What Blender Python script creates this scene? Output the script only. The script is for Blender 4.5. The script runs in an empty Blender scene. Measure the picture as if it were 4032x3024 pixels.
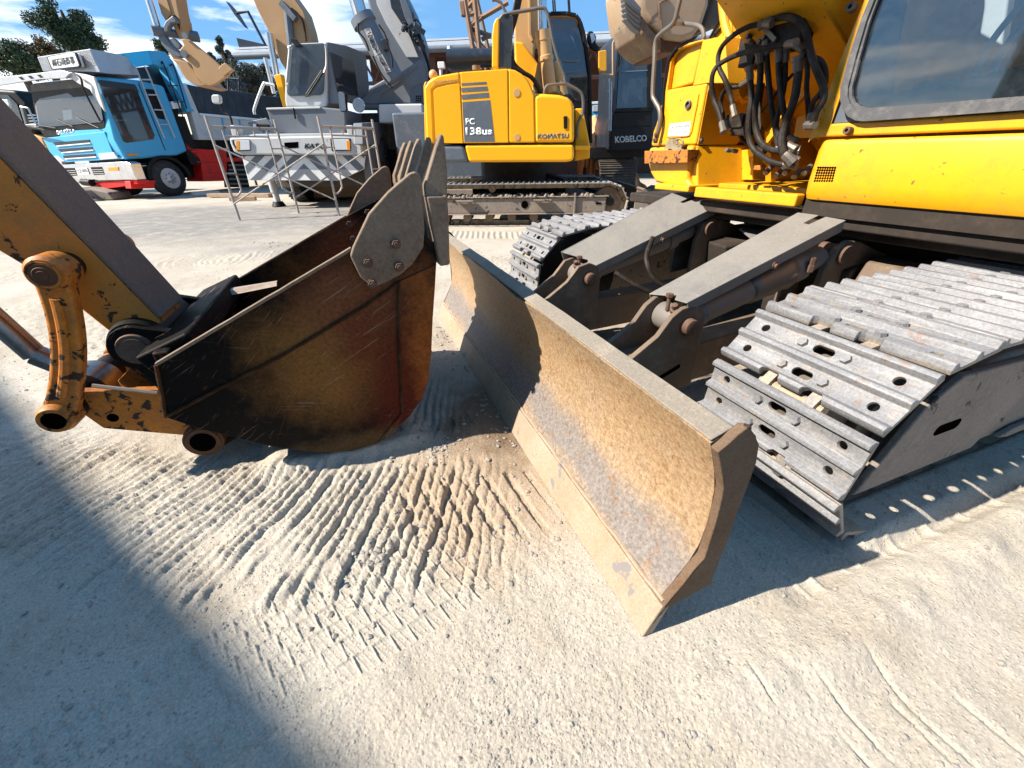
import bpy, bmesh, math, random
import numpy as np
from mathutils import Vector, Matrix
random.seed(7)
SC = bpy.context.scene
COL = SC.collection
R = math.radians

# ---------------------------------------------------------------- camera, sky, sun
CAM_F, CAM_PITCH, CAM_ROLL, CAM_H = 1570.0, 30.0, -1.0, 1.06     # focal length in px of a 4032 px wide frame
cd = bpy.data.cameras.new("camera"); cam = bpy.data.objects.new("camera", cd); COL.objects.link(cam)
cd.sensor_fit = 'HORIZONTAL'; cd.sensor_width = 36.0; cd.lens = CAM_F / 4032.0 * 36.0
cd.clip_start = 0.02; cd.clip_end = 2000.0
cam.location = (0, 0, CAM_H)
SC.camera = cam
_th, _r = R(CAM_PITCH), R(CAM_ROLL)
FW = Vector((0, math.cos(_th), -math.sin(_th))); _rt = Vector((1, 0, 0)); _up = _rt.cross(FW)
RT = math.cos(_r) * _rt + math.sin(_r) * _up
UP = -math.sin(_r) * _rt + math.cos(_r) * _up
m = Matrix.Identity(4)
for i in range(3):
    m[i][0], m[i][1], m[i][2], m[i][3] = RT[i], UP[i], -FW[i], cam.location[i]
cam.matrix_world = m

SUN_EL, SHADOW_AZ = 42.0, 15.2
SC.view_settings.view_transform = 'Standard'; SC.view_settings.look = 'None'
SC.view_settings.exposure = 1.08
SC.cycles.diffuse_bounces = 1; SC.cycles.glossy_bounces = 3; SC.cycles.max_bounces = 8; SC.cycles.transparent_max_bounces = 12; SC.view_settings.gamma = 1.0
w = bpy.data.worlds.new("World"); SC.world = w; w.use_nodes = True
nt = w.node_tree; nt.nodes.clear()
out = nt.nodes.new('ShaderNodeOutputWorld'); bg = nt.nodes.new('ShaderNodeBackground')
sky = nt.nodes.new('ShaderNodeTexSky'); sky.sky_type = 'NISHITA'; sky.sun_disc = False
sky.sun_elevation = R(SUN_EL); sky.sun_rotation = R(90 - (SHADOW_AZ + 180)) % (2 * math.pi)
sky.air_density = 1.0; sky.dust_density = 0.3; sky.ozone_density = 3.5
hs = nt.nodes.new('ShaderNodeHueSaturation'); hs.inputs['Saturation'].default_value = 1.35; hs.inputs['Value'].default_value = 1.42
nt.links.new(sky.outputs[0], hs.inputs['Color'])
tc = nt.nodes.new('ShaderNodeTexCoord'); mp = nt.nodes.new('ShaderNodeMapping')
mp.inputs['Scale'].default_value = (2.2, 2.2, 11.0); mp.inputs['Location'].default_value = (5.7, 0.4, 1.6)
mp.inputs['Rotation'].default_value = (0, R(14), 0)
nt.links.new(tc.outputs['Generated'], mp.inputs[0])
no = nt.nodes.new('ShaderNodeTexNoise'); no.inputs['Scale'].default_value = 1.3; no.inputs['Detail'].default_value = 9; no.inputs['Roughness'].default_value = 0.58
no.inputs['Distortion'].default_value = 0.25
nt.links.new(mp.outputs[0], no.inputs[0])
cr = nt.nodes.new('ShaderNodeValToRGB'); cr.color_ramp.elements[0].position = 0.44; cr.color_ramp.elements[1].position = 0.55
nt.links.new(no.outputs[0], cr.inputs[0])
# clouds live on the side of the sky over the truck and fade out overhead
sx = nt.nodes.new('ShaderNodeSeparateXYZ'); nt.links.new(tc.outputs['Generated'], sx.inputs[0])
mx = nt.nodes.new('ShaderNodeMapRange'); mx.inputs[1].default_value = -0.12; mx.inputs[2].default_value = -0.42
nt.links.new(sx.outputs[0], mx.inputs[0])
mz = nt.nodes.new('ShaderNodeMapRange'); mz.inputs[1].default_value = 0.62; mz.inputs[2].default_value = 0.25
nt.links.new(sx.outputs[2], mz.inputs[0])
m1 = nt.nodes.new('ShaderNodeMath'); m1.operation = 'MULTIPLY'; nt.links.new(mx.outputs[0], m1.inputs[0]); nt.links.new(mz.outputs[0], m1.inputs[1])
m2 = nt.nodes.new('ShaderNodeMath'); m2.operation = 'MULTIPLY'; nt.links.new(m1.outputs[0], m2.inputs[0]); nt.links.new(cr.outputs[0], m2.inputs[1])
mixc = nt.nodes.new('ShaderNodeMixRGB'); mixc.inputs[2].default_value = (13.5, 13.9, 14.4, 1)
az_ = nt.nodes.new('ShaderNodeMixRGB'); az_.inputs[0].default_value = 0.65; az_.inputs[2].default_value = (2.5, 5.5, 9.8, 1); nt.links.new(hs.outputs[0], az_.inputs[1])
nt.links.new(m2.outputs[0], mixc.inputs[0]); nt.links.new(az_.outputs[0], mixc.inputs[1])
nt.links.new(mixc.outputs[0], bg.inputs[0]); bg.inputs[1].default_value = 0.052
nt.links.new(bg.outputs[0], out.inputs[0])

ld = bpy.data.lights.new("sun", 'SUN'); ld.energy = 5.0; ld.angle = R(0.53); ld.color = (1.0, 0.93, 0.83)
sun = bpy.data.objects.new("sun", ld); COL.objects.link(sun)
sd = Vector((math.cos(R(SHADOW_AZ)) * math.cos(R(SUN_EL)), math.sin(R(SHADOW_AZ)) * math.cos(R(SUN_EL)), -math.sin(R(SUN_EL))))
sun.rotation_euler = sd.to_track_quat('-Z', 'Y').to_euler()

# ---------------------------------------------------------------- helpers
def tag(o, label=None, cat=None, group=None, kind=None):
    if label: o['label'] = label
    if cat: o['category'] = cat
    if group: o['group'] = group
    if kind: o['kind'] = kind
    return o

class Frame:
    """Upright local frame; hit() meets a sight line with one of its planes (x, y or z = value), in metres."""
    def __init__(s, o, deg):
        s.o = Vector(o); a = R(deg); s.deg = deg
        s.x = Vector((math.cos(a), math.sin(a), 0)); s.y = Vector((-math.sin(a), math.cos(a), 0)); s.z = Vector((0, 0, 1))
    def hit(s, p, axis, val):
        d = FW * CAM_F + RT * (p[0] - 2016.0) - UP * (p[1] - 1512.0)
        n = {'x': s.x, 'y': s.y, 'z': s.z}[axis]
        c = Vector((0, 0, CAM_H))
        t = ((s.o + n * val) - c).dot(n) / d.dot(n)
        q = c + d * t - s.o
        return Vector((q.dot(s.x), q.dot(s.y), q.dot(s.z)))
    def X(s, v, *ps): return [s.hit(p, 'x', v) for p in ps]
    def Y(s, v, *ps): return [s.hit(p, 'y', v) for p in ps]
    def Zp(s, v, *ps): return [s.hit(p, 'z', v) for p in ps]
    def empty(s, name, label, cat, group=None):
        e = bpy.data.objects.new(name, None); COL.objects.link(e); e.empty_display_size = 0.2
        e.location = s.o; e.rotation_euler = (0, 0, R(s.deg))
        return tag(e, label, cat, group)

def crop(ox, oy, sc): return lambda x, y: (ox + x / sc, oy + y / sc)

class MB:
    def __init__(s): s.bm = bmesh.new()
    def face(s, pts):
        return s.bm.faces.new([s.bm.verts.new(p) for p in pts])
    def prism(s, pts, ext):
        ext = Vector(ext); n = len(pts)
        a = [s.bm.verts.new(p) for p in pts]; b = [s.bm.verts.new(Vector(p) + ext) for p in pts]
        s.bm.faces.new(a); s.bm.faces.new(b[::-1])
        for i in range(n):
            s.bm.faces.new((a[i], b[i], b[(i + 1) % n], a[(i + 1) % n]))
        return s
    def box(s, x0, x1, y0, y1, z0, z1):
        return s.prism([(x0, y0, z0), (x1, y0, z0), (x1, y1, z0), (x0, y1, z0)], (0, 0, z1 - z0))
    def beam(s, p0, p1, wd, ht, up=(0, 0, 1), w2=None, h2=None):
        p0, p1 = Vector(p0), Vector(p1); d = (p1 - p0).normalized(); up = Vector(up)
        sd_ = d.cross(up).normalized(); u2 = sd_.cross(d).normalized()
        w2 = wd if w2 is None else w2; h2 = ht if h2 is None else h2
        a = [s.bm.verts.new(p0 + sd_ * i * wd / 2 + u2 * j * ht / 2) for i, j in ((-1, -1), (1, -1), (1, 1), (-1, 1))]
        b = [s.bm.verts.new(p1 + sd_ * i * w2 / 2 + u2 * j * h2 / 2) for i, j in ((-1, -1), (1, -1), (1, 1), (-1, 1))]
        s.bm.faces.new(a[::-1]); s.bm.faces.new(b)
        for i in range(4): s.bm.faces.new((a[i], a[(i + 1) % 4], b[(i + 1) % 4], b[i]))
        return s
    def cyl(s, p0, p1, r0, r1=None, n=20):
        r1 = r0 if r1 is None else r1
        p0, p1 = Vector(p0), Vector(p1); d = (p1 - p0).normalized()
        t = Vector((0, 0, 1)) if abs(d.z) < .9 else Vector((1, 0, 0))
        u = d.cross(t).normalized(); v = d.cross(u)
        a, b = [], []
        for i in range(n):
            q = 2 * math.pi * i / n; o = u * math.cos(q) + v * math.sin(q)
            a.append(s.bm.verts.new(p0 + o * r0)); b.append(s.bm.verts.new(p1 + o * r1))
        s.bm.faces.new(a); s.bm.faces.new(b[::-1])
        for i in range(n): s.bm.faces.new((a[i], b[i], b[(i + 1) % n], a[(i + 1) % n]))
        return s
    def lathe(s, p0, p1, prof, n=24):
        """prof: list of (t along p0->p1 in metres, radius); closed at both ends"""
        p0, p1 = Vector(p0), Vector(p1); d = (p1 - p0).normalized()
        t = Vector((0, 0, 1)) if abs(d.z) < .9 else Vector((1, 0, 0))
        u = d.cross(t).normalized(); v = d.cross(u); rings = []
        for (l, r) in prof:
            rings.append([s.bm.verts.new(p0 + d * l + (u * math.cos(2 * math.pi * i / n) + v * math.sin(2 * math.pi * i / n)) * r) for i in range(n)])
        s.bm.faces.new(rings[0]); s.bm.faces.new(rings[-1][::-1])
        for a, b in zip(rings, rings[1:]):
            for i in range(n): s.bm.faces.new((a[i], b[i], b[(i + 1) % n], a[(i + 1) % n]))
        return s
    def tube(s, pts, r, n=10, smooth=True, sub=6, rf=None):
        P = [Vector(p) for p in pts]
        if smooth and len(P) > 2:
            Q = []
            E = [2 * P[0] - P[1]] + P + [2 * P[-1] - P[-2]]
            for i in range(1, len(E) - 2):
                a, b, c, d = E[i - 1:i + 3]
                for k in range(sub):
                    t = k / sub
                    Q.append(0.5 * ((2 * b) + (c - a) * t + (2 * a - 5 * b + 4 * c - d) * t * t + (3 * b - a - 3 * c + d) * t ** 3))
            Q.append(P[-1]); P = Q
        rings = []; prev = None
        for i, p in enumerate(P):
            d = (P[min(i + 1, len(P) - 1)] - P[max(i - 1, 0)])
            if d.length < 1e-9: d = Vector((0, 0, 1))
            d.normalize()
            if prev is None:
                t = Vector((0, 0, 1)) if abs(d.z) < .9 else Vector((1, 0, 0)); u = d.cross(t).normalized()
            else:
                u = (prev - d * prev.dot(d)); u = u.normalized() if u.length > 1e-6 else d.orthogonal().normalized()
            prev = u; v = d.cross(u)
            rr = r * (rf(i / (len(P) - 1)) if rf else 1.0)
            rings.append([s.bm.verts.new(p + (u * math.cos(2 * math.pi * k / n) + v * math.sin(2 * math.pi * k / n)) * rr) for k in range(n)])
        s.bm.faces.new(rings[0]); s.bm.faces.new(rings[-1][::-1])
        for a, b in zip(rings, rings[1:]):
            for k in range(n): s.bm.faces.new((a[k], b[k], b[(k + 1) % n], a[(k + 1) % n]))
        return s
    def rough(s, amt, scale=6.0, seed=0, sub=0, maxlen=None):
        """dents: push vertices about by smooth noise"""
        from mathutils import noise
        if maxlen:
            for _ in range(6):
                es = [e for e in s.bm.edges if e.calc_length() > maxlen]
                if not es: break
                bmesh.ops.subdivide_edges(s.bm, edges=es, cuts=1, use_grid_fill=True)
        for v in s.bm.verts:
            v.co += Vector(noise.noise_vector(v.co * scale + Vector((seed, seed * 2, 3)))) * amt
        return s

def obj(name, mb, mat, parent=None, bevel=0.0, seg=2, smooth=None, label=None, weld=False):
    bm = mb.bm
    if weld: bmesh.ops.remove_doubles(bm, verts=bm.verts, dist=1e-5)
    bmesh.ops.recalc_face_normals(bm, faces=bm.faces)
    me = bpy.data.meshes.new(name); bm.to_mesh(me); bm.free()
    o = bpy.data.objects.new(name, me); COL.objects.link(o)
    for mm in (mat if isinstance(mat, (list, tuple)) else [mat]): me.materials.append(mm)
    if parent: o.parent = parent
    if label: o['label'] = label
    for p in me.polygons: p.use_smooth = True
    me.set_sharp_from_angle(angle=R(32 if smooth is None else smooth))
    if bevel:
        b = o.modifiers.new('bevel', 'BEVEL'); b.width = bevel; b.segments = seg; b.limit_method = 'ANGLE'; b.angle_limit = R(35); b.harden_normals = True
    return o

def text_on(name, txt, quad, mat, parent, thick=0.004, bold=0.0, spacing=1.0, italic=0.0, label=None):
    """real lettering: quad = bottom-left, bottom-right, top-right, top-left in the parent's space"""
    cu = bpy.data.curves.new(name, 'FONT'); cu.body = txt; cu.size = 1.0; cu.offset = bold; cu.space_character = spacing; cu.shear = italic
    cu.fill_mode = 'FRONT'; cu.resolution_u = 4
    t = bpy.data.objects.new(name + '_src', cu); COL.objects.link(t)
    dg = bpy.context.evaluated_depsgraph_get(); me = bpy.data.meshes.new_from_object(t.evaluated_get(dg), depsgraph=dg)
    bpy.data.objects.remove(t); bpy.data.curves.remove(cu)
    if not me.vertices: return None
    xs = [v.co.x for v in me.vertices]; ys = [v.co.y for v in me.vertices]
    x0, x1, y0, y1 = min(xs), max(xs), min(ys), max(ys)
    bl, br, tr, tl = [Vector(q) for q in quad]
    nrm = (br - bl).cross(tl - bl).normalized()
    bm = bmesh.new(); bm.from_mesh(me); bpy.data.meshes.remove(me)
    for v in bm.verts:
        a = (v.co.x - x0) / (x1 - x0 + 1e-9); b = (v.co.y - y0) / (y1 - y0 + 1e-9)
        v.co = (bl * (1 - a) + br * a) * (1 - b) + (tl * (1 - a) + tr * a) * b
    r = bmesh.ops.extrude_face_region(bm, geom=list(bm.faces))
    for v in [g for g in r['geom'] if isinstance(g, bmesh.types.BMVert)]: v.co += nrm * thick
    bmesh.ops.recalc_face_normals(bm, faces=bm.faces)
    me = bpy.data.meshes.new(name); bm.to_mesh(me); bm.free(); me.materials.append(mat)
    o = bpy.data.objects.new(name, me); COL.objects.link(o); o.parent = parent
    if label: o['label'] = label
    return o

# ---------------------------------------------------------------- materials
def newmat(name):
    m = bpy.data.materials.new(name); m.use_nodes = True
    nt = m.node_tree; b = nt.nodes['Principled BSDF']
    return m, nt, b
def node(nt, t, **k):
    n = nt.nodes.new(t)
    for a, v in k.items():
        if a in n.inputs: n.inputs[a].default_value = v
        else: setattr(n, a, v)
    return n
def noise(nt, scale, detail=6, rough=.6, vec=None, dist=0.0):
    n = node(nt, 'ShaderNodeTexNoise'); n.inputs['Scale'].default_value = scale; n.inputs['Detail'].default_value = detail
    n.inputs['Roughness'].default_value = rough; n.inputs['Distortion'].default_value = dist
    if vec is not None: nt.links.new(vec, n.inputs['Vector'])
    return n.outputs[0]
def ramp(nt, fac, a, b, c0=(0, 0, 0, 1), c1=(1, 1, 1, 1)):
    r = node(nt, 'ShaderNodeValToRGB'); r.color_ramp.elements[0].position = a; r.color_ramp.elements[1].position = b
    r.color_ramp.elements[0].color = c0; r.color_ramp.elements[1].color = c1
    nt.links.new(fac, r.inputs[0]); return r.outputs[0]
def mix(nt, fac, a, b, mode='MIX'):
    n = node(nt, 'ShaderNodeMixRGB'); n.blend_type = mode
    for k, v in ((0, fac), (1, a), (2, b)):
        if isinstance(v, (int, float)): n.inputs[k].default_value = v
        elif isinstance(v, tuple): n.inputs[k].default_value = (*v[:3], 1)
        else: nt.links.new(v, n.inputs[k])
    return n.outputs[0]
def mul(nt, a, b):
    n = node(nt, 'ShaderNodeMath'); n.operation = 'MULTIPLY'
    for k, v in ((0, a), (1, b)):
        if isinstance(v, (int, float)): n.inputs[k].default_value = v
        else: nt.links.new(v, n.inputs[k])
    return n.outputs[0]
def coords(nt, kind='Object', scale=(1, 1, 1), rot=(0, 0, 0)):
    t = node(nt, 'ShaderNodeTexCoord'); m = node(nt, 'ShaderNodeMapping')
    m.inputs['Scale'].default_value = scale; m.inputs['Rotation'].default_value = rot
    nt.links.new(t.outputs[kind], m.inputs[0]); return m.outputs[0]
def bump(nt, b, h, strength=.3, dist=.002, prev=None):
    n = node(nt, 'ShaderNodeBump'); n.inputs['Strength'].default_value = strength; n.inputs['Distance'].default_value = dist
    nt.links.new(h, n.inputs['Height'])
    if prev is not None: nt.links.new(prev, n.inputs['Normal'])
    nt.links.new(n.outputs[0], b.inputs['Normal']); return n.outputs[0]

def surf(name, col, rough=.5, metal=0.0, dirt=None, dirt_amt=.4, dirt_scale=3.0, chip=None, chip_amt=0.0, chip_scale=9.0,
         var=.12, grain=60.0, bumps=.15, scratch=None, scratch_amt=.5, spec=.5, speck=0.0, sscale=140.0):
    """painted or bare metal: colour drift, dust/dirt blotches, chips down to another colour, fine scratches"""
    m, nt, b = newmat(name); v = coords(nt)
    b.inputs['Metallic'].default_value = metal; b.inputs['Specular IOR Level'].default_value = spec
    c = mix(nt, mul(nt, noise(nt, 2.3, 5, .6, v), 1.0), tuple(x * (1 - var) for x in col), tuple(min(1, x * (1 + var)) for x in col))
    ro = rough
    if dirt is not None:
        f = ramp(nt, noise(nt, dirt_scale, 9, .68, v), .62 - dirt_amt * .45, .85 - dirt_amt * .35)
        g = ramp(nt, noise(nt, dirt_scale * 9, 5, .7, v), .25, .75)
        f = mul(nt, f, g) if dirt_amt < .8 else f
        c = mix(nt, f, c, dirt)
    h = noise(nt, grain, 4, .7, v)
    if speck:
        sp_ = ramp(nt, noise(nt, sscale, 5, .8, v), .3, .72, (1 - speck,) * 3 + (1,), (1 + speck * .9, 1 + speck * .8, 1 + speck * .7, 1))
        c = mix(nt, 1.0, c, sp_, 'MULTIPLY')
    if scratch is not None:
        sv = coords(nt, scale=(1, 1, 1), rot=(.5, .9, .4))
        vo = node(nt, 'ShaderNodeTexVoronoi'); vo.feature = 'DISTANCE_TO_EDGE'; vo.inputs['Scale'].default_value = 13
        dn = node(nt, 'ShaderNodeVectorMath'); dn.operation = 'ADD'
        n2 = node(nt, 'ShaderNodeTexNoise'); n2.inputs['Scale'].default_value = 5; n2.inputs['Detail'].default_value = 3
        nt.links.new(sv, n2.inputs[0]); nt.links.new(n2.outputs['Color'], dn.inputs[0]); nt.links.new(sv, dn.inputs[1])
        nt.links.new(dn.outputs[0], vo.inputs[0])
        f = ramp(nt, vo.outputs[0], .006, .022, (1, 1, 1, 1), (0, 0, 0, 1))
        g = ramp(nt, noise(nt, 9, 4, .6, v), .5, .62)
        c = mix(nt, mul(nt, mul(nt, f, g), scratch_amt), c, scratch)
    if chip is not None and chip_amt > 0:
        f = ramp(nt, noise(nt, chip_scale, 7, .62, v, .4), .66 - chip_amt * .3, .68 - chip_amt * .3)
        c = mix(nt, f, c, chip)
        rr = node(nt, 'ShaderNodeMapRange'); rr.inputs[3].default_value = rough; rr.inputs[4].default_value = .85
        nt.links.new(f, rr.inputs[0]); nt.links.new(rr.outputs[0], b.inputs['Roughness'])
    else:
        rr = node(nt, 'ShaderNodeMapRange'); rr.inputs[3].default_value = max(.02, rough - .12); rr.inputs[4].default_value = min(1, rough + .15)
        nt.links.new(noise(nt, 7, 5, .6, v), rr.inputs[0]); nt.links.new(rr.outputs[0], b.inputs['Roughness'])
    nt.links.new(c, b.inputs['Base Color'])
    if bumps: bump(nt, b, h, bumps, .0015)
    return m

TAN = (.46, .38, .28)
M = {}
M['yellow'] = surf('yellow_paint', (.84, .385, .004), .42, dirt=(.5, .24, .03), dirt_amt=.45, dirt_scale=2.2, chip=(.22, .10, .02), chip_amt=.01, chip_scale=34, var=.10, bumps=.08, speck=.06)
M['yellow_far'] = surf('yellow_paint_far', (.92, .42, .004), .4, dirt=(.6, .33, .05), dirt_amt=.1, dirt_scale=3, var=.06, bumps=.03)
M['yellow_tan'] = surf('faded_yellow_paint', (.56, .32, .12), .5, dirt=(.4, .29, .17), dirt_amt=.4, dirt_scale=2, chip=(.2, .12, .06), chip_amt=.03, chip_scale=22, var=.2)
M['yellow_old'] = surf('old_chipped_yellow', (.58, .185, .012), .55, dirt=(.09, .05, .022), dirt_amt=.6, dirt_scale=4, chip=(.035, .017, .009), chip_amt=.36, chip_scale=26, bumps=.4, speck=.25, sscale=70)
M['yellow_arm'] = surf('worn_orange_yellow', (.64, .205, .018), .5, dirt=(.3, .15, .04), dirt_amt=.4, dirt_scale=3, chip=(.05, .022, .012), chip_amt=.2, chip_scale=15, bumps=.2, var=.3, speck=.12)
M['arm_face'] = surf('shaded_arm_face', (.21, .14, .10), .8, spec=.15, speck=.3, scratch=(.3, .26, .22), scratch_amt=.3, dirt=(.11, .1, .1), dirt_amt=.5, dirt_scale=5, var=.2)  # greyer than the arm paint, standing in for shade on this face
def blade_mat():
    m, nt, b = newmat('dusty_rusty_blade'); v = coords(nt)  # tan dust, rust bands and grey worn steel
    sep = node(nt, 'ShaderNodeSeparateXYZ'); nt.links.new(v, sep.inputs[0])
    def nzband(a0, a1, b0, b1, amp, sc):
        k = node(nt, 'ShaderNodeMath'); k.operation = 'MULTIPLY_ADD'; k.inputs[1].default_value = amp; nt.links.new(noise(nt, sc, 7, .72, v), k.inputs[0]); nt.links.new(sep.outputs[2], k.inputs[2])
        o_ = amp * .5
        return mul(nt, ramp(nt, k.outputs[0], a0 + o_, a1 + o_), ramp(nt, k.outputs[0], b0 + o_, b1 + o_, (1, 1, 1, 1), (0, 0, 0, 1)))
    c = mix(nt, noise(nt, 3, 6, .65, v), (.23, .175, .125), (.36, .285, .205))
    st = coords(nt, scale=(1, .35, 6)); c = mix(nt, mul(nt, ramp(nt, noise(nt, 9, 6, .7, st), .5, .68), .55), c, (.22, .14, .08))
    c = mix(nt, mul(nt, nzband(.22, .34, .52, .60, .42, 2.6), .48), c, (.40, .245, .105))
    c = mix(nt, mul(nt, ramp(nt, noise(nt, 2.2, 6, .7, v), .48, .62), .6), c, (.33, .25, .17))
    c = mix(nt, mul(nt, nzband(.08, .14, .20, .27, .2, 4.5), .9), c, (.18, .17, .17))
    c = mix(nt, mul(nt, ramp(nt, noise(nt, 26, 5, .7, v), .56, .66), .5), c, (.22, .10, .03))
    c = mix(nt, mul(nt, ramp(nt, noise(nt, 5, 8, .75, v), .60, .70), .55), c, (.24, .22, .21))
    c = mix(nt, 1.0, c, ramp(nt, noise(nt, 85, 6, .85, v), .3, .72, (.40, .34, .28, 1), (1.6, 1.54, 1.45, 1)), 'MULTIPLY')
    nt.links.new(c, b.inputs['Base Color']); b.inputs['Roughness'].default_value = .62; b.inputs['Specular IOR Level'].default_value = .35
    bump(nt, b, noise(nt, 95, 5, .8, v), .55, .0015, bump(nt, b, noise(nt, 7, 4, .6, v), .5, .012)); return m
M['blade'] = blade_mat()
M['blade_edge'] = surf('dusty_cutting_edge', (.35, .28, .205), .7, dirt=(.3, .17, .08), dirt_amt=.5, dirt_scale=3, chip=(.2, .18, .17), chip_amt=.16, chip_scale=9, var=.25, grain=110, bumps=.5, speck=.28)
M['blade_top'] = surf('dusty_steel_top', (.22, .19, .15), .75, speck=.3, dirt_scale=5, dirt=TAN, dirt_amt=.3, var=.15, bumps=.4)
M['blade_side'] = surf('shaded_rusty_steel', (.15, .10, .065), .8, spec=.15, dirt=(.10, .05, .025), dirt_amt=.5, dirt_scale=8, var=.2, grain=70, bumps=1, speck=.3)  # base darkened to stand in for shade on the blade ends, rust over it
def bucket_mat():
    m, nt, b = newmat('scratched_dark_rust'); v = coords(nt)
    def blob(cs, cz, r0, r1, sc=3.0):
        mm = coords(nt, scale=(1 / r0, 0, 1 / r1)); l = node(nt, 'ShaderNodeVectorMath'); l.operation = 'DISTANCE'; l.inputs[1].default_value = (cs / r0, 0, cz / r1); nt.links.new(mm, l.inputs[0])
        a = node(nt, 'ShaderNodeMath'); a.operation = 'ADD'; nt.links.new(l.outputs['Value'], a.inputs[0])
        k = node(nt, 'ShaderNodeMath'); k.operation = 'MULTIPLY_ADD'; k.inputs[1].default_value = 1.6; k.inputs[2].default_value = -.8; nt.links.new(noise(nt, sc, 7, .7, v), k.inputs[0]); nt.links.new(k.outputs[0], a.inputs[1])
        return ramp(nt, a.outputs[0], .35, 1.1, (1, 1, 1, 1), (0, 0, 0, 1))
    c = mix(nt, noise(nt, 4, 6, .7, v), (.0022, .0018, .0016), (.009, .006, .004))
    c = mix(nt, mul(nt, blob(-.64, .42, .34, .30), .9), c, (.19, .088, .022))
    c = mix(nt, mul(nt, blob(-.52, .66, .26, .2), .85), c, (.15, .055, .022))
    c = mix(nt, mul(nt, blob(-.42, .25, .22, .45), .85), c, (.075, .009, .004))
    c = mix(nt, mul(nt, blob(-.30, .42, .10, .45, 6), .8), c, (.24, .075, .014))
    c = mix(nt, mul(nt, blob(-.62, .06, .5, .08, 5), .7), c, (.10, .06, .025))
    c = mix(nt, 1.0, c, ramp(nt, noise(nt, 75, 5, .8, v), .3, .72, (.55, .55, .55, 1), (1.7, 1.6, 1.5, 1)), 'MULTIPLY')
    for ang_, sc_, am, col_ in ((.5, 1.0, .8, (.24, .18, .12)), (-.25, 1.4, .7, (.26, .19, .13)), (1.1, 1.0, .5, (.10, .02, .008)), (.8, 2.2, .65, (.28, .21, .14))):
        sv = coords(nt, rot=(0, ang_, 0)); s2 = node(nt, 'ShaderNodeMapping'); s2.inputs['Scale'].default_value = (3.2 * sc_, 1, 150 * sc_); nt.links.new(sv, s2.inputs[0])
        f = ramp(nt, noise(nt, 1.0, 2, .5, s2.outputs[0], .25), .66, .69); g = ramp(nt, noise(nt, 3.4 * sc_, 4, .6, sv), .48, .60)
        c = mix(nt, mul(nt, mul(nt, f, g), am), c, col_)
    c = mix(nt, mul(nt, ramp(nt, noise(nt, 16, 8, .8, v), .60, .66), .5), c, (.14, .05, .014))
    c = mix(nt, mul(nt, ramp(nt, noise(nt, 3.1, 8, .75, v), .60, .72), .35), c, (.17, .13, .09))
    nt.links.new(c, b.inputs['Base Color']); b.inputs['Roughness'].default_value = .6; b.inputs['Specular IOR Level'].default_value = .12
    bump(nt, b, noise(nt, 80, 5, .75, v), .35, .0015); return m
M['bucket'] = bucket_mat()
M['tan'] = surf('tan_far_paint', (.40, .225, .095), .5, dirt=(.36, .25, .15), dirt_amt=.4, dirt_scale=1.5, var=.15)
M['bucket_rust'] = surf('orange_rust_rim', (.10, .038, .011), .75, dirt=(.05, .02, .01), dirt_amt=.45, dirt_scale=14, var=.3, bumps=.7)
M['bucket_dusty'] = surf('dusty_worn_cutter', (.23, .17, .115), .8, dirt=(.11, .055, .025), dirt_amt=.55, dirt_scale=6, var=.25, grain=80, bumps=.9, speck=.3, sscale=110)
M['edge_steel'] = surf('worn_bare_edge', (.38, .3, .23), .5, metal=.2, dirt=(.2, .09, .04), dirt_amt=.4, dirt_scale=20)
def track_mat():
    m, nt, b = newmat('dusty_track_steel'); v = coords(nt)
    oi = node(nt, 'ShaderNodeObjectInfo'); sh = node(nt, 'ShaderNodeVectorMath'); sh.operation = 'SCALE'; sh.inputs[0].default_value = (37, 11, 23); nt.links.new(oi.outputs['Random'], sh.inputs['Scale'])
    ad = node(nt, 'ShaderNodeVectorMath'); ad.operation = 'ADD'; nt.links.new(v, ad.inputs[0]); nt.links.new(sh.outputs[0], ad.inputs[1]); w_ = ad.outputs[0]
    sep = node(nt, 'ShaderNodeSeparateXYZ'); nt.links.new(v, sep.inputs[0])
    steel = mix(nt, noise(nt, 9, 6, .7, w_), (.115, .118, .128), (.26, .26, .27))
    st = node(nt, 'ShaderNodeMapping'); st.inputs['Scale'].default_value = (30, 3, 30); nt.links.new(w_, st.inputs[0])
    steel = mix(nt, mul(nt, ramp(nt, noise(nt, 2, 5, .7, st.outputs[0]), .5, .7), .6), steel, (.36, .355, .35))
    dust = mix(nt, noise(nt, 30, 6, .75, w_), (.25, .185, .115), (.47, .39, .285))
    k = node(nt, 'ShaderNodeMath'); k.operation = 'MULTIPLY_ADD'; k.inputs[1].default_value = .05; nt.links.new(noise(nt, 11, 8, .75, w_), k.inputs[0]); nt.links.new(sep.outputs[2], k.inputs[2])
    c = mix(nt, ramp(nt, k.outputs[0], .020, .036), dust, steel)
    c = mix(nt, mul(nt, ramp(nt, noise(nt, 14, 5, .7, w_), .6, .7), .6), c, (.20, .10, .045))
    c = mix(nt, 1.0, c, ramp(nt, noise(nt, 130, 5, .85, w_), .3, .72, (.62, .6, .58, 1), (1.4, 1.38, 1.35, 1)), 'MULTIPLY')
    nt.links.new(c, b.inputs['Base Color']); b.inputs['Roughness'].default_value = .6; b.inputs['Metallic'].default_value = .1
    bump(nt, b, noise(nt, 120, 5, .8, w_), .5, .0015); return m
M['track'] = track_mat()
M['track_dark'] = surf('oily_track_steel', (.075, .06, .045), .7, dirt=(.22, .17, .12), dirt_amt=.35, dirt_scale=8)
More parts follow.
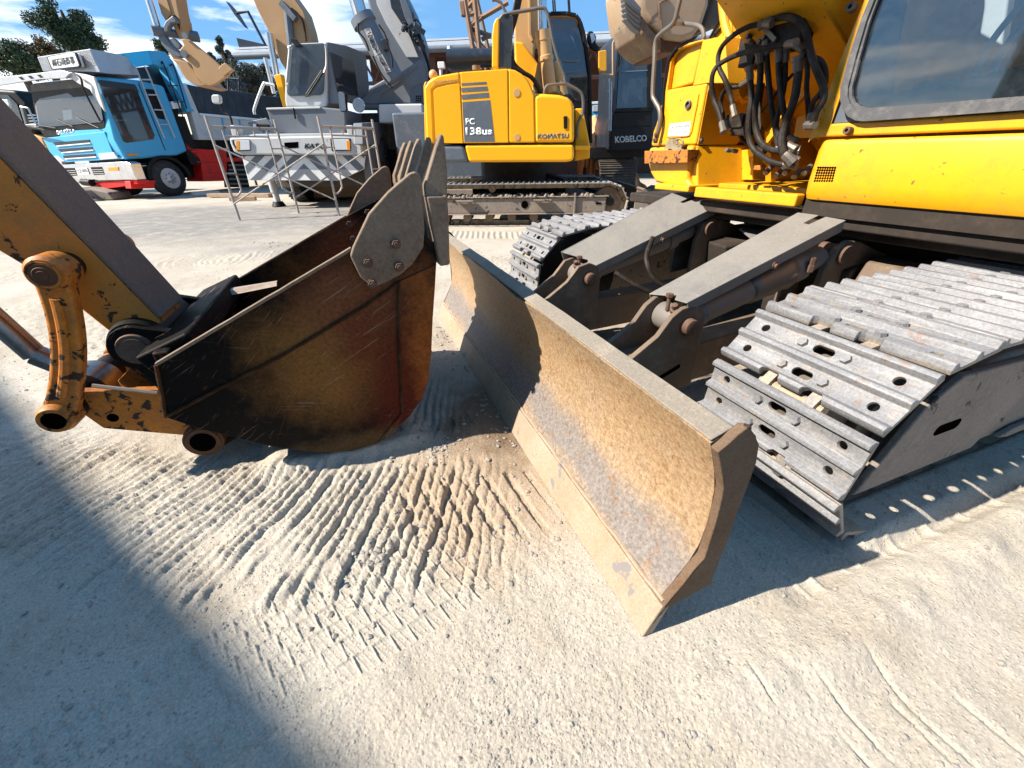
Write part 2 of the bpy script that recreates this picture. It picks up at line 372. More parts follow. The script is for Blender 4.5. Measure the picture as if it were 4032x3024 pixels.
M['frame_dust'] = surf('dusty_track_frame', (.25, .205, .165), .78, dirt=(.13, .11, .1), dirt_amt=.6, dirt_scale=4, chip=(.045, .04, .036), chip_amt=.16, chip_scale=7, var=.25, bumps=.5, speck=.3)
M['under'] = surf('shaded_undercarriage_grime', (.022, .015, .010), .8, dirt=(.085, .055, .034), dirt_amt=.35, dirt_scale=5)  # near-black base paints in the shade below the deck; dirt blotches on top
M['cover'] = surf('dusty_grey_cover', (.215, .20, .175), .7, speck=.22, dirt=(.12, .115, .11), dirt_amt=.5, dirt_scale=2.5, var=.12, bumps=.2)
M['cyl_grey'] = surf('grimy_cylinder', (.17, .15, .13), .55, dirt=(.24, .2, .15), dirt_amt=.35, dirt_scale=8)
M['brownsteel'] = surf('brown_bracket_steel', (.14, .095, .062), .75, dirt=(.32, .25, .17), dirt_amt=.35, dirt_scale=7, bumps=.5)
M['hose'] = surf('dusty_rubber_hose', (.018, .013, .010), .6, spec=.25, dirt=(.10, .075, .05), dirt_amt=.3, dirt_scale=20, bumps=.3)
M['fitting'] = surf('dusty_hose_fitting', (.16, .14, .12), .5, metal=.5, dirt=(.2, .15, .1), dirt_amt=.4, dirt_scale=30)
M['rubber'] = surf('black_rubber', (.022, .022, .024), .75, dirt=(.16, .14, .12), dirt_amt=.2, dirt_scale=8, bumps=.3)
M['gasket'] = surf('window_gasket', (.075, .075, .08), .6, dirt=(.3, .27, .23), dirt_amt=.3, dirt_scale=18)
M['black'] = surf('black_paint', (.008, .007, .007), .5, dirt=(.05, .045, .04), dirt_amt=.2, spec=.25)
M['navy'] = surf('dark_blue_grey_paint', (.016, .022, .032), .35, dirt=(.12, .12, .12), dirt_amt=.15)
M['slate'] = surf('slate_panel', (.10, .12, .145), .45, dirt=(.3, .3, .3), dirt_amt=.2, scratch=(.5, .45, .4), scratch_amt=.3)
M['cgrey'] = surf('crane_grey_paint', (.135, .155, .18), .5, dirt=(.22, .21, .2), dirt_amt=.3, dirt_scale=1.5, var=.12)
M['clight'] = surf('crane_light_paint', (.5, .51, .51), .5, dirt=(.34, .32, .29), dirt_amt=.3, dirt_scale=2.5, chip=(.25, .15, .08), chip_amt=.04, chip_scale=8)
M['white'] = surf('white_paint', (.78, .78, .76), .45, dirt=(.5, .48, .44), dirt_amt=.15)
M['offwhite'] = surf('dirty_white', (.55, .55, .53), .5, dirt=(.3, .28, .26), dirt_amt=.35, dirt_scale=2)
M['cyan'] = surf('sky_blue_paint', (.06, .37, .62), .35, dirt=(.3, .36, .4), dirt_amt=.12, dirt_scale=1.2, var=.08, bumps=0)
M['cyan_hi'] = surf('cyan_paint', (.04, .5, .85), .4, var=.05, bumps=0)
M['red'] = surf('red_chassis_paint', (.75, .012, .006), .45, dirt=(.1, .02, .015), dirt_amt=.3)
M['chrome'] = surf('chrome', (.72, .72, .73), .16, metal=1.0, dirt=(.45, .4, .35), dirt_amt=.3, dirt_scale=6, bumps=0)
M['alu'] = surf('galvanised', (.5, .51, .52), .42, metal=.5, dirt=(.3, .25, .2), dirt_amt=.25)
M['checker'] = surf('checker_plate', (.42, .44, .46), .38, metal=.6, dirt=(.25, .25, .25), dirt_amt=.2)
M['scaf'] = surf('rusty_scaffold_pipe', (.34, .32, .30), .6, metal=.2, dirt=(.45, .4, .35), dirt_amt=.4, dirt_scale=5, chip=(.2, .1, .05), chip_amt=.15)
M['rusty'] = surf('rusty_lattice', (.28, .16, .09), .75, dirt=(.14, .08, .05), dirt_amt=.4, dirt_scale=6)
M['wood'] = surf('old_planks', (.36, .25, .16), .8, dirt=(.2, .12, .08), dirt_amt=.4, dirt_scale=4)
M['cloth'] = surf('dirty_rag', (.3, .24, .15), .9, dirt=(.12, .09, .06), dirt_amt=.4, dirt_scale=14)
M['tarp'] = surf('orange_tarp', (.72, .3, .12), .6, dirt=(.6, .4, .25), dirt_amt=.2)
M['darktarp'] = surf('dark_tarp', (.03, .042, .055), .75, dirt=(.08, .09, .1), dirt_amt=.4, dirt_scale=3)
M['brownwall'] = surf('brown_shed_steel', (.14, .06, .04), .75, dirt=(.06, .035, .03), dirt_amt=.4, dirt_scale=2)
M['roofm'] = surf('shed_roof_sheet', (.62, .66, .7), .5, dirt=(.45, .45, .45), dirt_amt=.2)
M['ink'] = surf('black_lettering', (.02, .02, .025), .5, bumps=0)
M['inkgrey'] = surf('faded_lettering', (.33, .33, .33), .6, bumps=0)
M['whiteink'] = surf('white_lettering', (.82, .82, .82), .5, bumps=0)
M['amber'] = surf('amber_lens', (.75, .28, .02), .2, bumps=0)
M['lens'] = surf('headlamp_glass', (.6, .62, .63), .08, bumps=0)
M['rustbolt'] = surf('rusty_bolt', (.10, .05, .03), .75, dirt=(.2, .14, .1), dirt_amt=.4, dirt_scale=30)
M['bark'] = surf('bark', (.09, .065, .045), .9)
M['rod'] = surf('grimy_cylinder_rod', (.28, .26, .24), .28, metal=.9, dirt=(.12, .09, .06), dirt_amt=.5, dirt_scale=7)
M['seam'] = surf('dull_weld_seam', (.035, .014, .006), .8, spec=.1, dirt=(.12, .07, .035), dirt_amt=.5, dirt_scale=9, bumps=.6)
M['hole'] = surf('unlit_recess', (.003, .002, .002), 1.0, bumps=0, spec=0.0)

def glass(name, tint=(.6, .65, .68), dust=.12, dustcol=(.4, .4, .38), rough=.03):
    m = bpy.data.materials.new(name); m.use_nodes = True; nt = m.node_tree; nt.nodes.clear()
    o = node(nt, 'ShaderNodeOutputMaterial'); tr = node(nt, 'ShaderNodeBsdfTransparent'); tr.inputs[0].default_value = (*tint, 1)
    gl = node(nt, 'ShaderNodeBsdfGlossy'); gl.inputs['Roughness'].default_value = rough; gl.inputs[0].default_value = (.95, .97, 1, 1)
    fr = node(nt, 'ShaderNodeFresnel'); fr.inputs[0].default_value = 1.5
    a = node(nt, 'ShaderNodeMath'); a.operation = 'MULTIPLY_ADD'; a.inputs[1].default_value = 1.0; a.inputs[2].default_value = .05; nt.links.new(fr.outputs[0], a.inputs[0])
    mx = node(nt, 'ShaderNodeMixShader'); nt.links.new(a.outputs[0], mx.inputs[0]); nt.links.new(tr.outputs[0], mx.inputs[1]); nt.links.new(gl.outputs[0], mx.inputs[2])
    df = node(nt, 'ShaderNodeBsdfDiffuse'); df.inputs[0].default_value = (*dustcol, 1)
    v = coords(nt, scale=(1, 1, 1)); f = ramp(nt, noise(nt, 16, 10, .85, v, .5), .35, .8, (dust * .15,) * 3 + (1,), (min(1, dust * 2.0),) * 3 + (1,))
    m2 = node(nt, 'ShaderNodeMixShader'); nt.links.new(f, m2.inputs[0]); nt.links.new(mx.outputs[0], m2.inputs[1]); nt.links.new(df.outputs[0], m2.inputs[2])
    nt.links.new(m2.outputs[0], o.inputs[0]); return m
M['glass_fg'] = glass('dusty_cab_glass', (.72, .79, .83), .075, (.20, .27, .30))
M['glass'] = glass('vehicle_glass', (.35, .42, .48), .10, (.35, .38, .4))
M['glass_clear'] = glass('clear_glass', (.75, .82, .86), .10, (.45, .52, .58))
# ---------------------------------------------------------------- ground: one sheet, fine near the machines, out to the horizon
def vnoise(x, y, seed=0):
    xi = np.floor(x).astype(np.int64); yi = np.floor(y).astype(np.int64); xf = x - xi; yf = y - yi
    def h(a, b):
        n = (a * 374761393 + b * 668265263 + seed * 974711) & 0x7fffffff
        n = ((n ^ (n >> 13)) * 1274126177) & 0x7fffffff
        return ((n ^ (n >> 16)) & 0xffff) / 65535.0
    u = xf * xf * (3 - 2 * xf); v = yf * yf * (3 - 2 * yf)
    return (h(xi, yi) * (1 - u) + h(xi + 1, yi) * u) * (1 - v) + (h(xi, yi + 1) * (1 - u) + h(xi + 1, yi + 1) * u) * v
def fbm(x, y, sc, oc=4, seed=0, g=.5):
    r = 0; a = 1; t = 0
    for i in range(oc):
        r = r + a * vnoise(x * sc * 2 ** i, y * sc * 2 ** i, seed + i * 7); t += a; a *= g
    return r / t
def sstep(a, b, x):
    t = np.clip((x - a) / (b - a), 0, 1); return t * t * (3 - 2 * t)
def band(x, a, b, s): return sstep(a - s, a + s, x) * (1 - sstep(b - s, b + s, x))
A0 = np.array([.32026, .55017]); VV = np.array([.93720, .34879]); UU = np.array([-.34879, .93720])
def ground_h(X, Y):
    H = (fbm(X, Y, .7, 4, 1) - .5) * .035 + (fbm(X, Y, 3.0, 3, 5) - .5) * .014
    near = 1 - sstep(3.5, 7, np.hypot(X, Y))
    H += (fbm(X, Y, 14, 4, 9, .62) - .5) * .009 * near + (fbm(X, Y, 90, 3, 12, .8) - .5) * .0040 * near
    # grouser prints left by a slewing crawler: radial bars in overlapping bands
    for (cx, cy, r0, r1, amp, per, sd, a0, a1) in ((-.55, 5.4, 4.15, 4.72, .016, .0082, 3, -2.1, -1.47), (-.5, 5.5, 3.55, 4.1, .014, .0092, 4, -2.15, -1.5),
                                        (-.9, 6.3, 3.7, 4.5, .013, .0098, 6, -2.4, -1.6), (-2.6, -.5, 5.2, 5.9, .014, .0088, 8, .9, 2.2)):
        dx, dy = X - cx, Y - cy; r = np.hypot(dx, dy); a = np.arctan2(dy, dx)
        wob = (fbm(X, Y, .8, 2, sd) - .5) * .085 + (fbm(X, Y, 6, 2, sd + 5) - .5) * .006 + (fbm(X, Y, 30, 2, sd) - .5) * .003
        ph = (a + wob) / per
        k = np.floor(ph); f = ph - k
        hk = vnoise(k * 1.37 + .5, k * 0 + sd, 31); f = np.clip(f + (hk - .5) * .25, 0, 1)             # every bar differs
        prof = np.clip(1 - np.abs(f - .5) / (.20 + .2 * hk), 0, 1)
        e0 = r0 + .10 * hk; e1 = r1 + .2 * (vnoise(k * 2.1, k * 0 + 3., sd + 2) - .5)
        msk = sstep(e0 - .05, e0 + .05, r) * (1 - sstep(e1 - .06, e1 + .02, r)) * band(a, a0, a1, .04)
        msk = msk * sstep(.12, .36, fbm(X, Y, 2.6, 4, sd + 40, .6)) * 1.1
        H += msk * (fbm(X, Y, 75, 3, sd + 90, .85) - .5) * .009
        fa = np.where(f < .55, f / .55, (1 - f) / .45); prof = np.clip(fa * (1.5 + .6 * hk) - .15, 0, 1) ** .8 * (.75 + .5 * fbm(X, Y, 34, 3, sd + 70, .7))
        H += amp * (prof ** .7 - .22) * msk * (.5 + .8 * hk)
    for (ax, ay, bx, by, w2, per) in ((-3.9, 6.3, -.6, 4.9, .28, .062), (-1.2, 6.5, 1.4, 6.2, .27, .085), (-6.5, 6.6, -3.2, 5.6, .26, .075)):
        L_ = math.hypot(bx - ax, by - ay); ux, uy = (bx - ax) / L_, (by - ay) / L_
        l_ = (X - ax) * ux + (Y - ay) * uy; n_ = -(X - ax) * uy + (Y - ay) * ux + .08 * np.sin(l_ * 1.3)
        f = (l_ + (fbm(X, Y, 3, 3, 55) - .5) * .05 + .15 * n_) / per; f = f - np.floor(f)
        H += band(l_, 0, L_, .15) * band(n_, -w2, w2, .03) * .020 * (np.clip(1.4 - np.abs(f - .5) * 4, 0, 1) - .3) * sstep(.25, .5, fbm(X, Y, 2.5, 3, 57))
    # lugged tyre print running to the lower left
    p0 = np.array([-.33, .70]); d = np.array([-.80, -.60]); d = d / np.hypot(*d); n = np.array([-d[1], d[0]])
    L = (X - p0[0]) * d[0] + (Y - p0[1]) * d[1]; N = (X - p0[0]) * n[0] + (Y - p0[1]) * n[1]
    N = N + .02 * np.sin(L * 3)
    msk = band(L, -.22, 1.5, .05) * band(N, -.16, .17, .012) * (.5 + .8 * fbm(X, Y, 3, 3, 77))
    aN = np.abs(N) + .004 * np.sin(L * 90)
    g = lambda d_, w_: np.exp(-(d_ / w_) ** 2)
    pit = .046; row = np.floor((N + .17) / .0567); Ls = L + row * .0175 + .003 * np.sin(row * 7)
    cell = ((Ls / pit) % 1 - .5) * pit
    aN = aN; nr = (N + .17) / .0567; lines = g((nr - np.round(nr)) * .0567, .0026) * (aN < .176) * 1.0
    lines += g(cell + .25 * ((nr % 1) - .5) * .02, .0022) * (aN < .170)
    lines += g(((Ls + .3 * N) / (pit / 3) % 1 - .5) * pit / 3, .0012) * .35 * (aN < .165)
    keep = sstep(.30, .48, fbm(X, Y, 5, 4, 78))
    base = (fbm(X, Y, 14, 4, 9, .62) - .5) * .009 + (fbm(X, Y, 90, 3, 12, .8) - .5) * .0040
    mk = np.clip(msk, 0, 1)
    H += mk * (-.007 - base * .85 + .0068 * np.clip(lines, 0, 1) * keep * (.5 + .9 * fbm(X, Y, 40, 2, 83)))
    # swept grooves, lower right
    for k in range(6):
        x0 = .56 + k * .078 + .02 * math.sin(k * 9)
        c = x0 + .9 * (Y - .42) ** 2 - .25 * (Y - .42) + (fbm(X, Y, 8, 2, 60 + k) - .5) * .02
        dd = X - c
        H += (-.008 * np.exp(-(dd / .0035) ** 2)) * sstep(.40, .50, fbm(X, Y, 9, 3, 64 + k))  * band(Y, .12, .47 + .03 * math.sin(k * 5), .04) * band(X, .5, 1.15, .05)
    # prints of the parked machine's own track plates, and a low windrow beside them
    S = (X - A0[0]) * VV[0] + (Y - A0[1]) * VV[1]; T = (X - A0[0]) * UU[0] + (Y - A0[1]) * UU[1]
    f = ((S + .05) / .171) % 1
    m2_ = band(S, .45, 4.5, .06) * band(T, -.09 + (fbm(X, Y, 4, 2, 90) - .5) * .05, .6, .02)
    H += m2_ * (-.020 + .012 * np.exp(-((f - .5) / .07) ** 2) + .004 * (np.abs(f - .2) < .04))
    H = np.where(m2_ > .5, H, H)
    bury = band(S, .78, 4.4, .06) * band(T, -.03, .115, .03)
    H = H * (1 - bury) + bury * (.024 + .004 * (np.abs(f - .5) < .06) - .003 * (np.abs(f - .1) < .03) + (fbm(X, Y, 12, 3, 93) - .5) * .006)
    wr = np.exp(-((T + .16 + .04 * np.sin(S * 3)) / .06) ** 2) * band(S, .1, 4, .2)
    H += wr * (.018 + .03 * (fbm(X, Y, 9, 3, 21) - .4))
    # spoil pushed up in front of the blade and under the bucket
    H += .022 * np.exp(-((S + .16) / .13) ** 2) * band(T, .7, 2.3, .25) * (.5 + fbm(X, Y, 7, 3, 33))
    H += .035 * np.exp(-((S - .42) / .16) ** 2) * band(T, .9, 1.9, .3) * fbm(X, Y, 9, 4, 35) * 1.2
    m3 = band(S, -.55, .0, .05) * band(T, .42, 1.1, .08)
    rr = ((T + S * .25) * 0 + (S + .12 * T)) / .075
    H += m3 * (-.012 * (np.abs((rr % 1) - .5) < .17)) * (fbm(X, Y, 4, 2, 37) > .42)
    H += .036 * band(S, -.98, -.38, .05) * band(T, 1.0, 1.86, .03) + .012 * np.exp(-((T - .985) / .03) ** 2) * band(S, -.95, -.40, .05) * fbm(X, Y, 20, 3, 66) * 2
    # nothing rises through the blade edge or the plates that stand on it
    flat = np.exp(-(S / .05) ** 2) * band(T, -.02, 2.5, .03)
    H = H * (1 - flat) - .004 * flat
    H = np.where(band(S, .56, 4.3, .02) * band(T, .12, .5, .01) > .5, np.minimum(H, -.004), H)
    return H
ang = np.concatenate([np.radians(np.arange(-180, -78, 3.0)), np.radians(np.arange(-78, 78, .17)), np.radians(np.arange(78, 180, 3.0))])
rad = [0.12]
while rad[-1] < 15: rad.append(rad[-1] * 1.0052)
while rad[-1] < 900: rad.append(rad[-1] * 1.06)
rad = np.array(rad); na, nr = len(ang), len(rad)
AA, RR = np.meshgrid(ang, rad)
GX, GY = RR * np.sin(AA), RR * np.cos(AA)
GH = ground_h(GX, GY); GH = GH * (1 - sstep(60, 200, RR))
co = np.stack([GX, GY, GH], -1).reshape(-1, 3)
co = np.vstack([co, [[0, 0, 0]]])
i0 = (np.arange(nr - 1)[:, None] * na + np.arange(na)[None, :]); j = (np.arange(na) + 1) % na
q = np.stack([i0, (np.arange(nr - 1)[:, None] + 0) * na + j[None, :], (np.arange(nr - 1)[:, None] + 1) * na + j[None, :], i0 + na], -1).reshape(-1, 4)
tri = np.stack([np.arange(na), np.full(na, nr * na), j], -1)
me = bpy.data.meshes.new('ground')
me.vertices.add(len(co)); me.vertices.foreach_set('co', co.ravel())
me.loops.add(q.size + tri.size); me.loops.foreach_set('vertex_index', np.concatenate([q[:, ::-1].ravel(), tri[:, ::-1].ravel()]).astype(np.int32))
me.polygons.add(len(q) + len(tri))
me.polygons.foreach_set('loop_start', np.concatenate([np.arange(len(q)) * 4, len(q) * 4 + np.arange(len(tri)) * 3]).astype(np.int32))
me.update(calc_edges=True); me.validate()
for_n = me.polygons[0].normal.z
if for_n < 0: me.flip_normals()
me.polygons.foreach_set('use_smooth', [True] * len(me.polygons))
gm, nt, b = newmat('sandy_yard')
v = coords(nt)
c = mix(nt, ramp(nt, noise(nt, .9, 6, .6, v), .3, .7), (.40, .35, .28), (.51, .465, .395))
c = mix(nt, mul(nt, ramp(nt, noise(nt, 2.6, 8, .7, v), .48, .72), .9), c, (.37, .31, .235))
# browner earth where the blade worked, darkened for shade by the bucket, and grey compacted stone further off
def blob(cx, cy, rx, ry):
    t = node(nt, 'ShaderNodeTexCoord'); mm = node(nt, 'ShaderNodeMapping'); mm.inputs['Location'].default_value = (-cx / rx, -cy / ry, 0); mm.inputs['Scale'].default_value = (1 / rx, 1 / ry, 0)
    nt.links.new(t.outputs['Object'], mm.inputs[0])
    l = node(nt, 'ShaderNodeVectorMath'); l.operation = 'LENGTH'; nt.links.new(mm.outputs[0], l.inputs[0])
    a = node(nt, 'ShaderNodeMath'); a.operation = 'ADD'; nt.links.new(l.outputs['Value'], a.inputs[0])
    nn = node(nt, 'ShaderNodeMath'); nn.operation = 'MULTIPLY_ADD'; nn.inputs[1].default_value = 1.2; nn.inputs[2].default_value = -.6
    nt.links.new(noise(nt, 1.7 / rx, 6, .65, v), nn.inputs[0]); nt.links.new(nn.outputs[0], a.inputs[1])
    return ramp(nt, a.outputs[0], .55, 1.1, (1, 1, 1, 1), (0, 0, 0, 1))
c = mix(nt, mul(nt, blob(-.12, 1.1, .40, .45), .7), c, (.37, .265, .17))
c = mix(nt, mul(nt, blob(.3, 1.9, .6, .6), .7), c, (.27, .185, .12))
c = mix(nt, mul(nt, blob(-.05, 1.55, .34, .42), .85), c, (.17, .115, .07))  # brown soil darkened further to paint the shade between bucket and blade
c = mix(nt, mul(nt, mul(nt, blob(-5.5, 9.0, 6, 3.6), .85), ramp(nt, noise(nt, 3.5, 9, .8, v), .22, .55)), c, (.185, .18, .175))
c = mix(nt, mul(nt, blob(-2.4, 5.6, 1.7, .7), .6), c, (.25, .235, .215))
c = mix(nt, mul(nt, blob(1.5, 2.4, 2.2, .9), .6), c, (.34, .27, .2))
g = noise(nt, 160, 4, .75, v)
c = mix(nt, .55, c, ramp(nt, g, .30, .74, (.42, .41, .40, 1), (1.45, 1.43, 1.4, 1)), 'MULTIPLY')
vo = node(nt, 'ShaderNodeTexVoronoi'); vo.inputs['Scale'].default_value = 75; nt.links.new(v, vo.inputs[0])
pm = ramp(nt, vo.outputs[0], .12, .3, (1, 1, 1, 1), (0, 0, 0, 1))
gate = ramp(nt, noise(nt, 30, 2, .5, v), .55, .62)
c = mix(nt, mul(nt, mul(nt, pm, gate), .6), c, (.36, .35, .35))
nt.links.new(c, b.inputs['Base Color']); b.inputs['Roughness'].default_value = .95; b.inputs['Specular IOR Level'].default_value = .2
n1 = bump(nt, b, g, .6, .004)
n2 = bump(nt, b, pm, .5, .004, n1)
n3 = bump(nt, b, noise(nt, 45, 8, .85, v), .35, .010, n2)
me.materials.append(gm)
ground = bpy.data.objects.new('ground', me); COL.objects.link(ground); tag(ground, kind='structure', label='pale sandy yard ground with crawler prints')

def gz(x, y): return float(ground_h(np.array([float(x)]), np.array([float(y)]))[0])
# loose gravel lying on the sand: nobody could count it
def gravel():
    rng = np.random.default_rng(5); V = []; F = []
    base = [(-1, 0, 0), (1, 0, 0), (0, -1, 0), (0, 1, 0), (0, 0, -.6), (0, 0, .8), (.6, .6, .35), (-.6, .55, .3), (.5, -.6, .3), (-.55, -.55, .35)]
    bm = bmesh.new()
    for p in base: bm.verts.new(p)
    bmesh.ops.convex_hull(bm, input=bm.verts); bm.verts.ensure_lookup_table(); bm.faces.ensure_lookup_table()
    bv = np.array([v.co[:] for v in bm.verts]); bf = [[v.index for v in f.verts] for f in bm.faces]; bm.verts.index_update(); bf = [[v.index for v in f.verts] for f in bm.faces]; bm.free()
    n = 16000
    a = rng.uniform(-1.28, 1.28, n); r = .25 * (5.5 / .25) ** rng.uniform(0, 1, n) ** .9
    x, y = r * np.sin(a), r * np.cos(a)
    keep = (fbm(x, y, 3.2, 3, 51) + .25 * rng.uniform(0, 1, n)) > .56
    x, y, r = x[keep], y[keep], r[keep]; z = ground_h(x, y)
    S = (x - A0[0]) * VV[0] + (y - A0[1]) * VV[1]; T = (x - A0[0]) * UU[0] + (y - A0[1]) * UU[1]
    ok = ~((S > -.05) & (S < .3) & (T > -.05) & (T < 2.6)); x, y, z, r = x[ok], y[ok], z[ok], r[ok]
    nb = 330; S2 = rng.uniform(-.75, .02, nb); T2 = rng.uniform(.25, 1.15, nb); S2[:90] = rng.normal(-.05, .04, 90); T2[:90] = rng.uniform(.6, 2.3, 90)
    S2[90:150] = rng.normal(-.33, .05, 60); T2[90:150] = rng.normal(.93, .05, 60); S2[150:190] = rng.normal(-.62, .03, 40); T2[150:190] = rng.normal(.5, .03, 40)
    bx = A0[0] + S2 * VV[0] + T2 * UU[0]; by = A0[1] + S2 * VV[1] + T2 * UU[1]; nx0 = len(x)
    x = np.concatenate([x, bx]); y = np.concatenate([y, by]); z = np.concatenate([z, ground_h(bx, by)]); r = np.concatenate([r, bx * 0 + 1])
    for i in range(len(x)):
        s = rng.uniform(.003, .011) if i >= nx0 else rng.uniform(.0009, .0024) * (1 + 1.6 * (rng.uniform() > .96)) * (1 + .35 * r[i])
        t = rng.uniform(0, 6.28); c_, s_ = math.cos(t), math.sin(t)
        q = bv * [s * rng.uniform(.8, 1.3), s * rng.uniform(.7, 1.1), s * rng.uniform(.5, .9)]
        q = np.stack([q[:, 0] * c_ - q[:, 1] * s_, q[:, 0] * s_ + q[:, 1] * c_, q[:, 2]], -1) + [x[i], y[i], z[i] + s * .25]
        o = len(V); V.extend(q.tolist()); F.extend([[k + o for k in f] for f in bf])
    me = bpy.data.meshes.new('gravel'); me.from_pydata(V, [], F)
    m = surf('gravel_stone', (.34, .30, .25), .85, dirt=(.2, .19, .19), dirt_amt=.6, dirt_scale=30, var=.3)
    me.materials.append(m); o = bpy.data.objects.new('gravel', me); COL.objects.link(o); tag(o, 'loose grey and tan gravel scattered over the sandy ground', kind='stuff')
gravel()
# ================================================================ FOREGROUND CRAWLER EXCAVATOR WITH BLADE
FM = Frame((.32026, .55017, 0), 20.41)                 # x = backwards along the machine, y = across, from the near blade end
FU = Frame(FM.o + FM.x * 1.5 + FM.y * 1.044, 23.67)    # slewed upper structure; x = 0 is its front plane
zA = crop(0, 0, 1.952); zB = crop(700, 0, 1.952); zC = crop(1600, 0, 1.746); zD = crop(2400, 0, 1.952); zE = crop(3032, 0, 1.843)
z5 = crop(1900, 750, 1.3825); z4 = crop(2600, 900, 1.276); zJ = crop(2700, 0, 2.115); zK = crop(2700, 400, 2.115); zL = crop(2200, 400, 2.115); zH = crop(2200, 0, 2.115)
EX = FM.empty('crawler_excavator', 'yellow crawler excavator parked on the right with a rusty dozer blade in front and hoses hanging by its boom', 'excavator')
UPM = Matrix.Translation(FM.o).inverted()

def toM(p):                                            # FU local -> FM local, so every part can hang straight under the machine
    wv = FU.o + FU.x * p[0] + FU.y * p[1] + Vector((0, 0, p[2])) - FM.o
    return Vector((wv.dot(FM.x), wv.dot(FM.y), wv.z))
class MU(MB):
    """builder whose coordinates are given in the slewed upper frame"""
    def done(s):
        for v in s.bm.verts: v.co = toM(v.co)
        return s

# ---- track shoe (one triple-grouser plate with its links), shared by every crawler in the yard
def shoe_mesh(wd=.5, pitch=.171, holes=True):
    gh = .018; a, b_ = -.094 * pitch / .171, .095 * pitch / .171
    def prof():
        P = [(a, 0), (b_, -.004), (b_, .006)]
        for g in (b_ - .012, .004, a + .014):
            P += [(g + .017, .011), (g + .007, .011 + gh), (g - .006, .011 + gh), (g - .014, .011)]
        P += [(a, .010)]
        return P
    mb = MB(); mb.prism([(x, 0, z) for x, z in prof()], (0, wd, 0))
    bmesh.ops.recalc_face_normals(mb.bm, faces=mb.bm.faces)
    me = bpy.data.meshes.new('track_shoe'); mb.bm.to_mesh(me); mb.bm.free()
    o = bpy.data.objects.new('tmp_shoe', me); COL.objects.link(o)
    if holes:
        cut = MB(); k = wd / .5
        for x in (-.038, .046):
            for y in (.06 * k, wd - .06 * k): cut.cyl((x, y, -.1), (x, y, .1), .0125, n=14)
            y = wd / 2
            P = [(x + .013 * math.sin(t), y + (.016 if math.cos(t) > 0 else -.016) + .013 * math.cos(t), -.1) for t in [2 * math.pi * (i + .5) / 16 for i in range(16)]]
            cut.prism(P, (0, 0, .2))
        for y in (wd / 2 - .066, wd / 2 + .066):
            P = [(a - .02, y - .034, -.1), (a + .016, y - .030, -.1), (a + .024, y - .020, -.1), (a + .024, y + .020, -.1), (a + .016, y + .030, -.1), (a - .02, y + .034, -.1)]
            cut.prism(P, (0, 0, .2))
        bmesh.ops.recalc_face_normals(cut.bm, faces=cut.bm.faces)
        mc = bpy.data.meshes.new('cut'); cut.bm.to_mesh(mc); cut.bm.free(); oc = bpy.data.objects.new('cut', mc); COL.objects.link(oc)
        md = o.modifiers.new('b', 'BOOLEAN'); md.operation = 'DIFFERENCE'; md.object = oc; md.solver = 'EXACT'
        bv = o.modifiers.new('v', 'BEVEL'); bv.width = .0035; bv.segments = 2; bv.limit_method = 'ANGLE'; bv.angle_limit = R(40)
        dg = bpy.context.evaluated_depsgraph_get(); me2 = bpy.data.meshes.new_from_object(o.evaluated_get(dg), depsgraph=dg)
        bpy.data.objects.remove(oc); bpy.data.meshes.remove(mc)
    else: me2 = me.copy()
    bpy.data.objects.remove(o)
    mb = MB(); mb.bm.from_mesh(me2)
    if holes:
        for x in (-.038, .046):
            for y in (wd / 2 - .062, wd / 2 + .062): mb.cyl((x, y, .008), (x, y, .023), .0155, .0135, n=6)
    for y in (wd / 2 - .085, wd / 2 + .055):          # links and pin bosses under the plate
        P = []
        for i in range(9): t = -math.pi / 2 - math.pi * i / 8; P.append((a - .006 + .034 * math.cos(t), y, -.030 + .034 * math.sin(t)))
        P += [(-.03, y, -.002), (.05, y, -.002)]
        for i in range(9): t = math.pi / 2 - math.pi * i / 8; P.append((b_ + .0 + .030 * math.cos(t), y, -.036 + .030 * math.sin(t)))
        P += [(.03, y, -.07), (-.03, y, -.07)]
        mb.prism(P, (0, .03, 0))
    mb.cyl((a - .004, wd / 2 - .10, -.03), (a - .004, wd / 2 + .10, -.03), .019, n=12)
    bmesh.ops.recalc_face_normals(mb.bm, faces=mb.bm.faces)
    me = bpy.data.meshes.new('track_shoe'); mb.bm.to_mesh(me); mb.bm.free()
    for p in me.polygons: p.use_smooth = True
    me.set_sharp_from_angle(angle=R(30)); me.materials.append(M['track'])
    return me
SHOE = shoe_mesh()

def track_path(xf, zf, rf, xr, zr, rr, sag=.0):
    P = []
    a = math.radians(155.7)
    def arc(cx, cz, r, a0, a1, n): return [(cx + r * math.cos(a0 + (a1 - a0) * i / n), cz + r * math.sin(a0 + (a1 - a0) * i / n)) for i in range(n + 1)]
    P += arc(xf, zf, rf, a, math.pi / 2, 24)
    x0, z0 = P[-1]; x1, z1 = xr, zr + rr
    for i in range(1, 30): t = i / 30; P.append((x0 + (x1 - x0) * t, z0 + (z1 - z0) * t + sag * 4 * t * (1 - t)))
    P += arc(xr, zr, rr, math.pi / 2, -math.pi / 2, 40)
    x0, z0 = P[-1]; x1, z1 = xf, zf - rf
    for i in range(1, 30): t = i / 30; P.append((x0 + (x1 - x0) * t, z0 + (z1 - z0) * t))
    P += arc(xf, zf, rf, -math.pi / 2, -2 * math.pi + a, 40)
    return P
